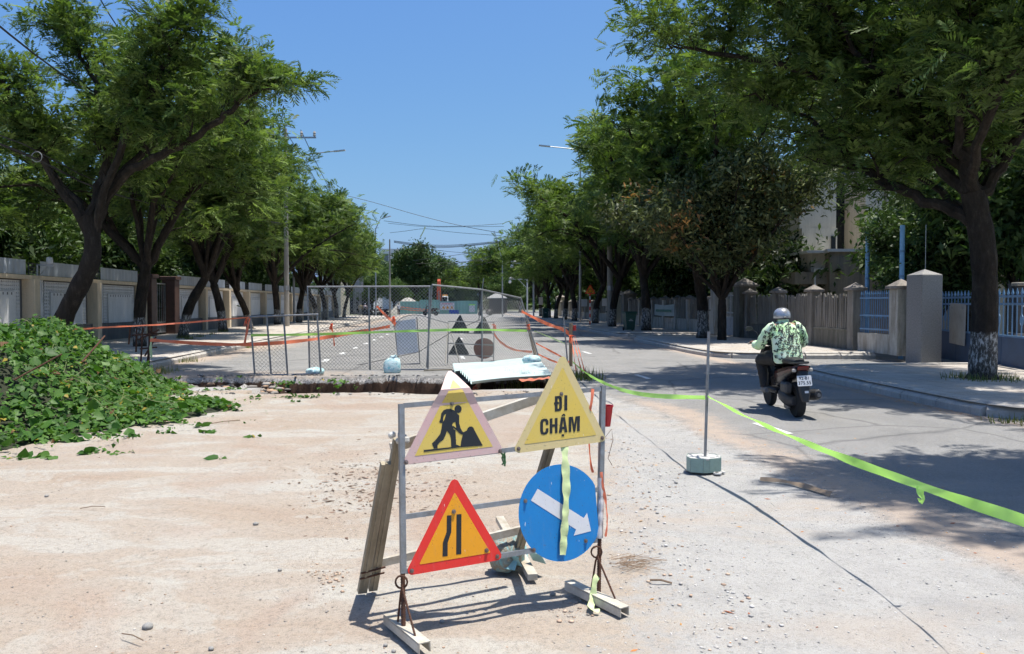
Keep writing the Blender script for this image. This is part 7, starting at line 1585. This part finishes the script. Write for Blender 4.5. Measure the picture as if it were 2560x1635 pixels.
scatter('trench_rubble', 'rubble heaped in the shallow end of the trench', 700, reg_pile, .05, .22, 6, [(.34, .31, .28), (.22, .20, .18), (.40, .27, .18)])
def reg_leaf(rs, n):
    y = 3.3 + 7 * rs.rand(n) ** 1.3; x = EX_S(y) + rs.rand(n) ** .8 * 3.2 - .2; k = x / y < .66; return np.c_[x[k], y[k]]
def reg_kerbleaf(rs, n):
    s_ = rs.uniform(10.2, 14, n); t_ = 7.1 - np.abs(rs.randn(n)) * .12; return np.c_[t_ * CT - s_ * ST, t_ * ST + s_ * CT]
scatter('fallen_leaves', 'dry orange leaves fallen on the grey gravel', 150, reg_leaf, .02, .055, 7, [(.42, .16, .05), (.50, .26, .07), (.28, .10, .05)], .7, kind='flake')
scatter('leaf_drift', 'dry leaves drifted along the near kerb', 160, reg_kerbleaf, .03, .06, 8, [(.42, .20, .07), (.30, .14, .06), (.36, .28, .10)], .7, kind='flake')
# twigs
rnd = random.Random(17); mb = MB(); c0 = G(1545, 1412)
for k in range(46):
    a = rnd.gauss(0.1, .5); l = rnd.uniform(.06, .2); p = c0 + Vector((rnd.gauss(.02, .06), rnd.gauss(0, .06), .006 + .012 * rnd.random())); mb.tube([p, p + Vector((math.cos(a) * l * .5, math.sin(a) * l * .5, .01)), p + Vector((math.cos(a + .2) * l, math.sin(a + .2) * l, .0))], .0018, 3)
tag(mb.build('twig_litter', mat('dry_twig', (.22, .15, .10), .9)), 'tangle of dry twigs beside the right trestle leg', 'twigs', kind='stuff')
for k, (a, b, lab) in enumerate((((520, 1062), (600, 1052), 'bent stick lying beside the vine heap tip'), ((200, 1275), (262, 1269), 'thin straw on the pale crust'), ((305, 1590), (358, 1606), 'thin twig below the round cobble'), ((1625, 1455), (1680, 1462), 'dry stick lying on the grey gravel'))):
    p, q = G(*a), G(*b); tag(MB().tube([p + Vector((0, 0, .012)), p.lerp(q, .5) + Vector((0, 0, .02)), q + Vector((0, 0, .01))], .006 if k in (0, 3) else .003, 5).build('dry_stick', MATS['dry_twig']), lab, 'stick')
q = [G(1900, 1202), G(1960, 1207), G(2020, 1222), G(2078, 1241)]; ribbon('cardboard_strip', 'curled brown cardboard strip on the gravel edge', [p + Vector((0, 0, .018)) for p in q], .05, mat('cardboard', (.30, .22, .15), .9, var=.3), side=(.2, 1, .45), twist=.15, n=16, cat='cardboard')
# grass tufts
def tufts(name, label, spots, n, h, seed):
    rs = np.random.RandomState(seed); S0 = np.array([tuple(s) for s in spots]); k = rs.randint(0, len(S0), n); b = S0[k] + np.c_[rs.randn(n, 2) * .16, np.zeros(n)]; a = rs.rand(n) * 6.28; hh = h * (.4 + .9 * rs.rand(n)); l = np.c_[np.cos(a), np.sin(a), np.zeros(n)]
    t_ = b + l * (hh * .5 * rs.rand(n))[:, None] + np.c_[np.zeros((n, 2)), hh]; w_ = np.c_[-np.sin(a), np.cos(a), np.zeros(n)] * .008; V = np.stack([b - w_, b + w_, t_], 1).reshape(-1, 3); u = rs.rand(n, 1); tn = np.array([.06, .11, .02]) * (1 - u) + np.array([.26, .24, .09]) * u
    return tag(link(name, fastmesh(name, V, np.arange(3 * n).reshape(-1, 3), M_VINE, np.repeat(tn, 3, axis=0))), label, 'grass', kind='stuff')
tufts('grass_tufts', 'dry grass tufts round the foot of the big tree', [(b2.x + .4 * math.cos(k), b2.y + .4 * math.sin(k) - .1, PH) for k in range(6)] + [(b2.x + 1.0, b2.y - .6, PH), (b2.x + 1.6, b2.y - .3, PH)], 420, .13, 3)
tufts('grass_tufts', 'weeds growing at the trench corner by the wooden stake', [G(1462, 940), G(1450, 950), G(1475, 948), G(1440, 945)], 260, .2, 4)
tufts('grass_tufts', 'weeds at the foot of the left kerb and wall-side trees', [G(390, 935), G(410, 930), G(470, 905), G(620, 870), gx(458, 846), gx(470, 848), gx(558, 830), gx(500, 842), gx(530, 836)], 700, .16, 5)
tufts('grass_tufts', 'weeds at the near end of the right kerb', [S(7.6, 9.5), S(8.2, 9.3), S(8.9, 9.5), S(7.2, 9.9)], 300, .1, 6)
tufts('grass_tufts', 'green shoots inside the dark trench', [Vector((G(1282, 975).x + .1 * k, 16.2, -.25)) for k in range(4)], 160, .4, 7)
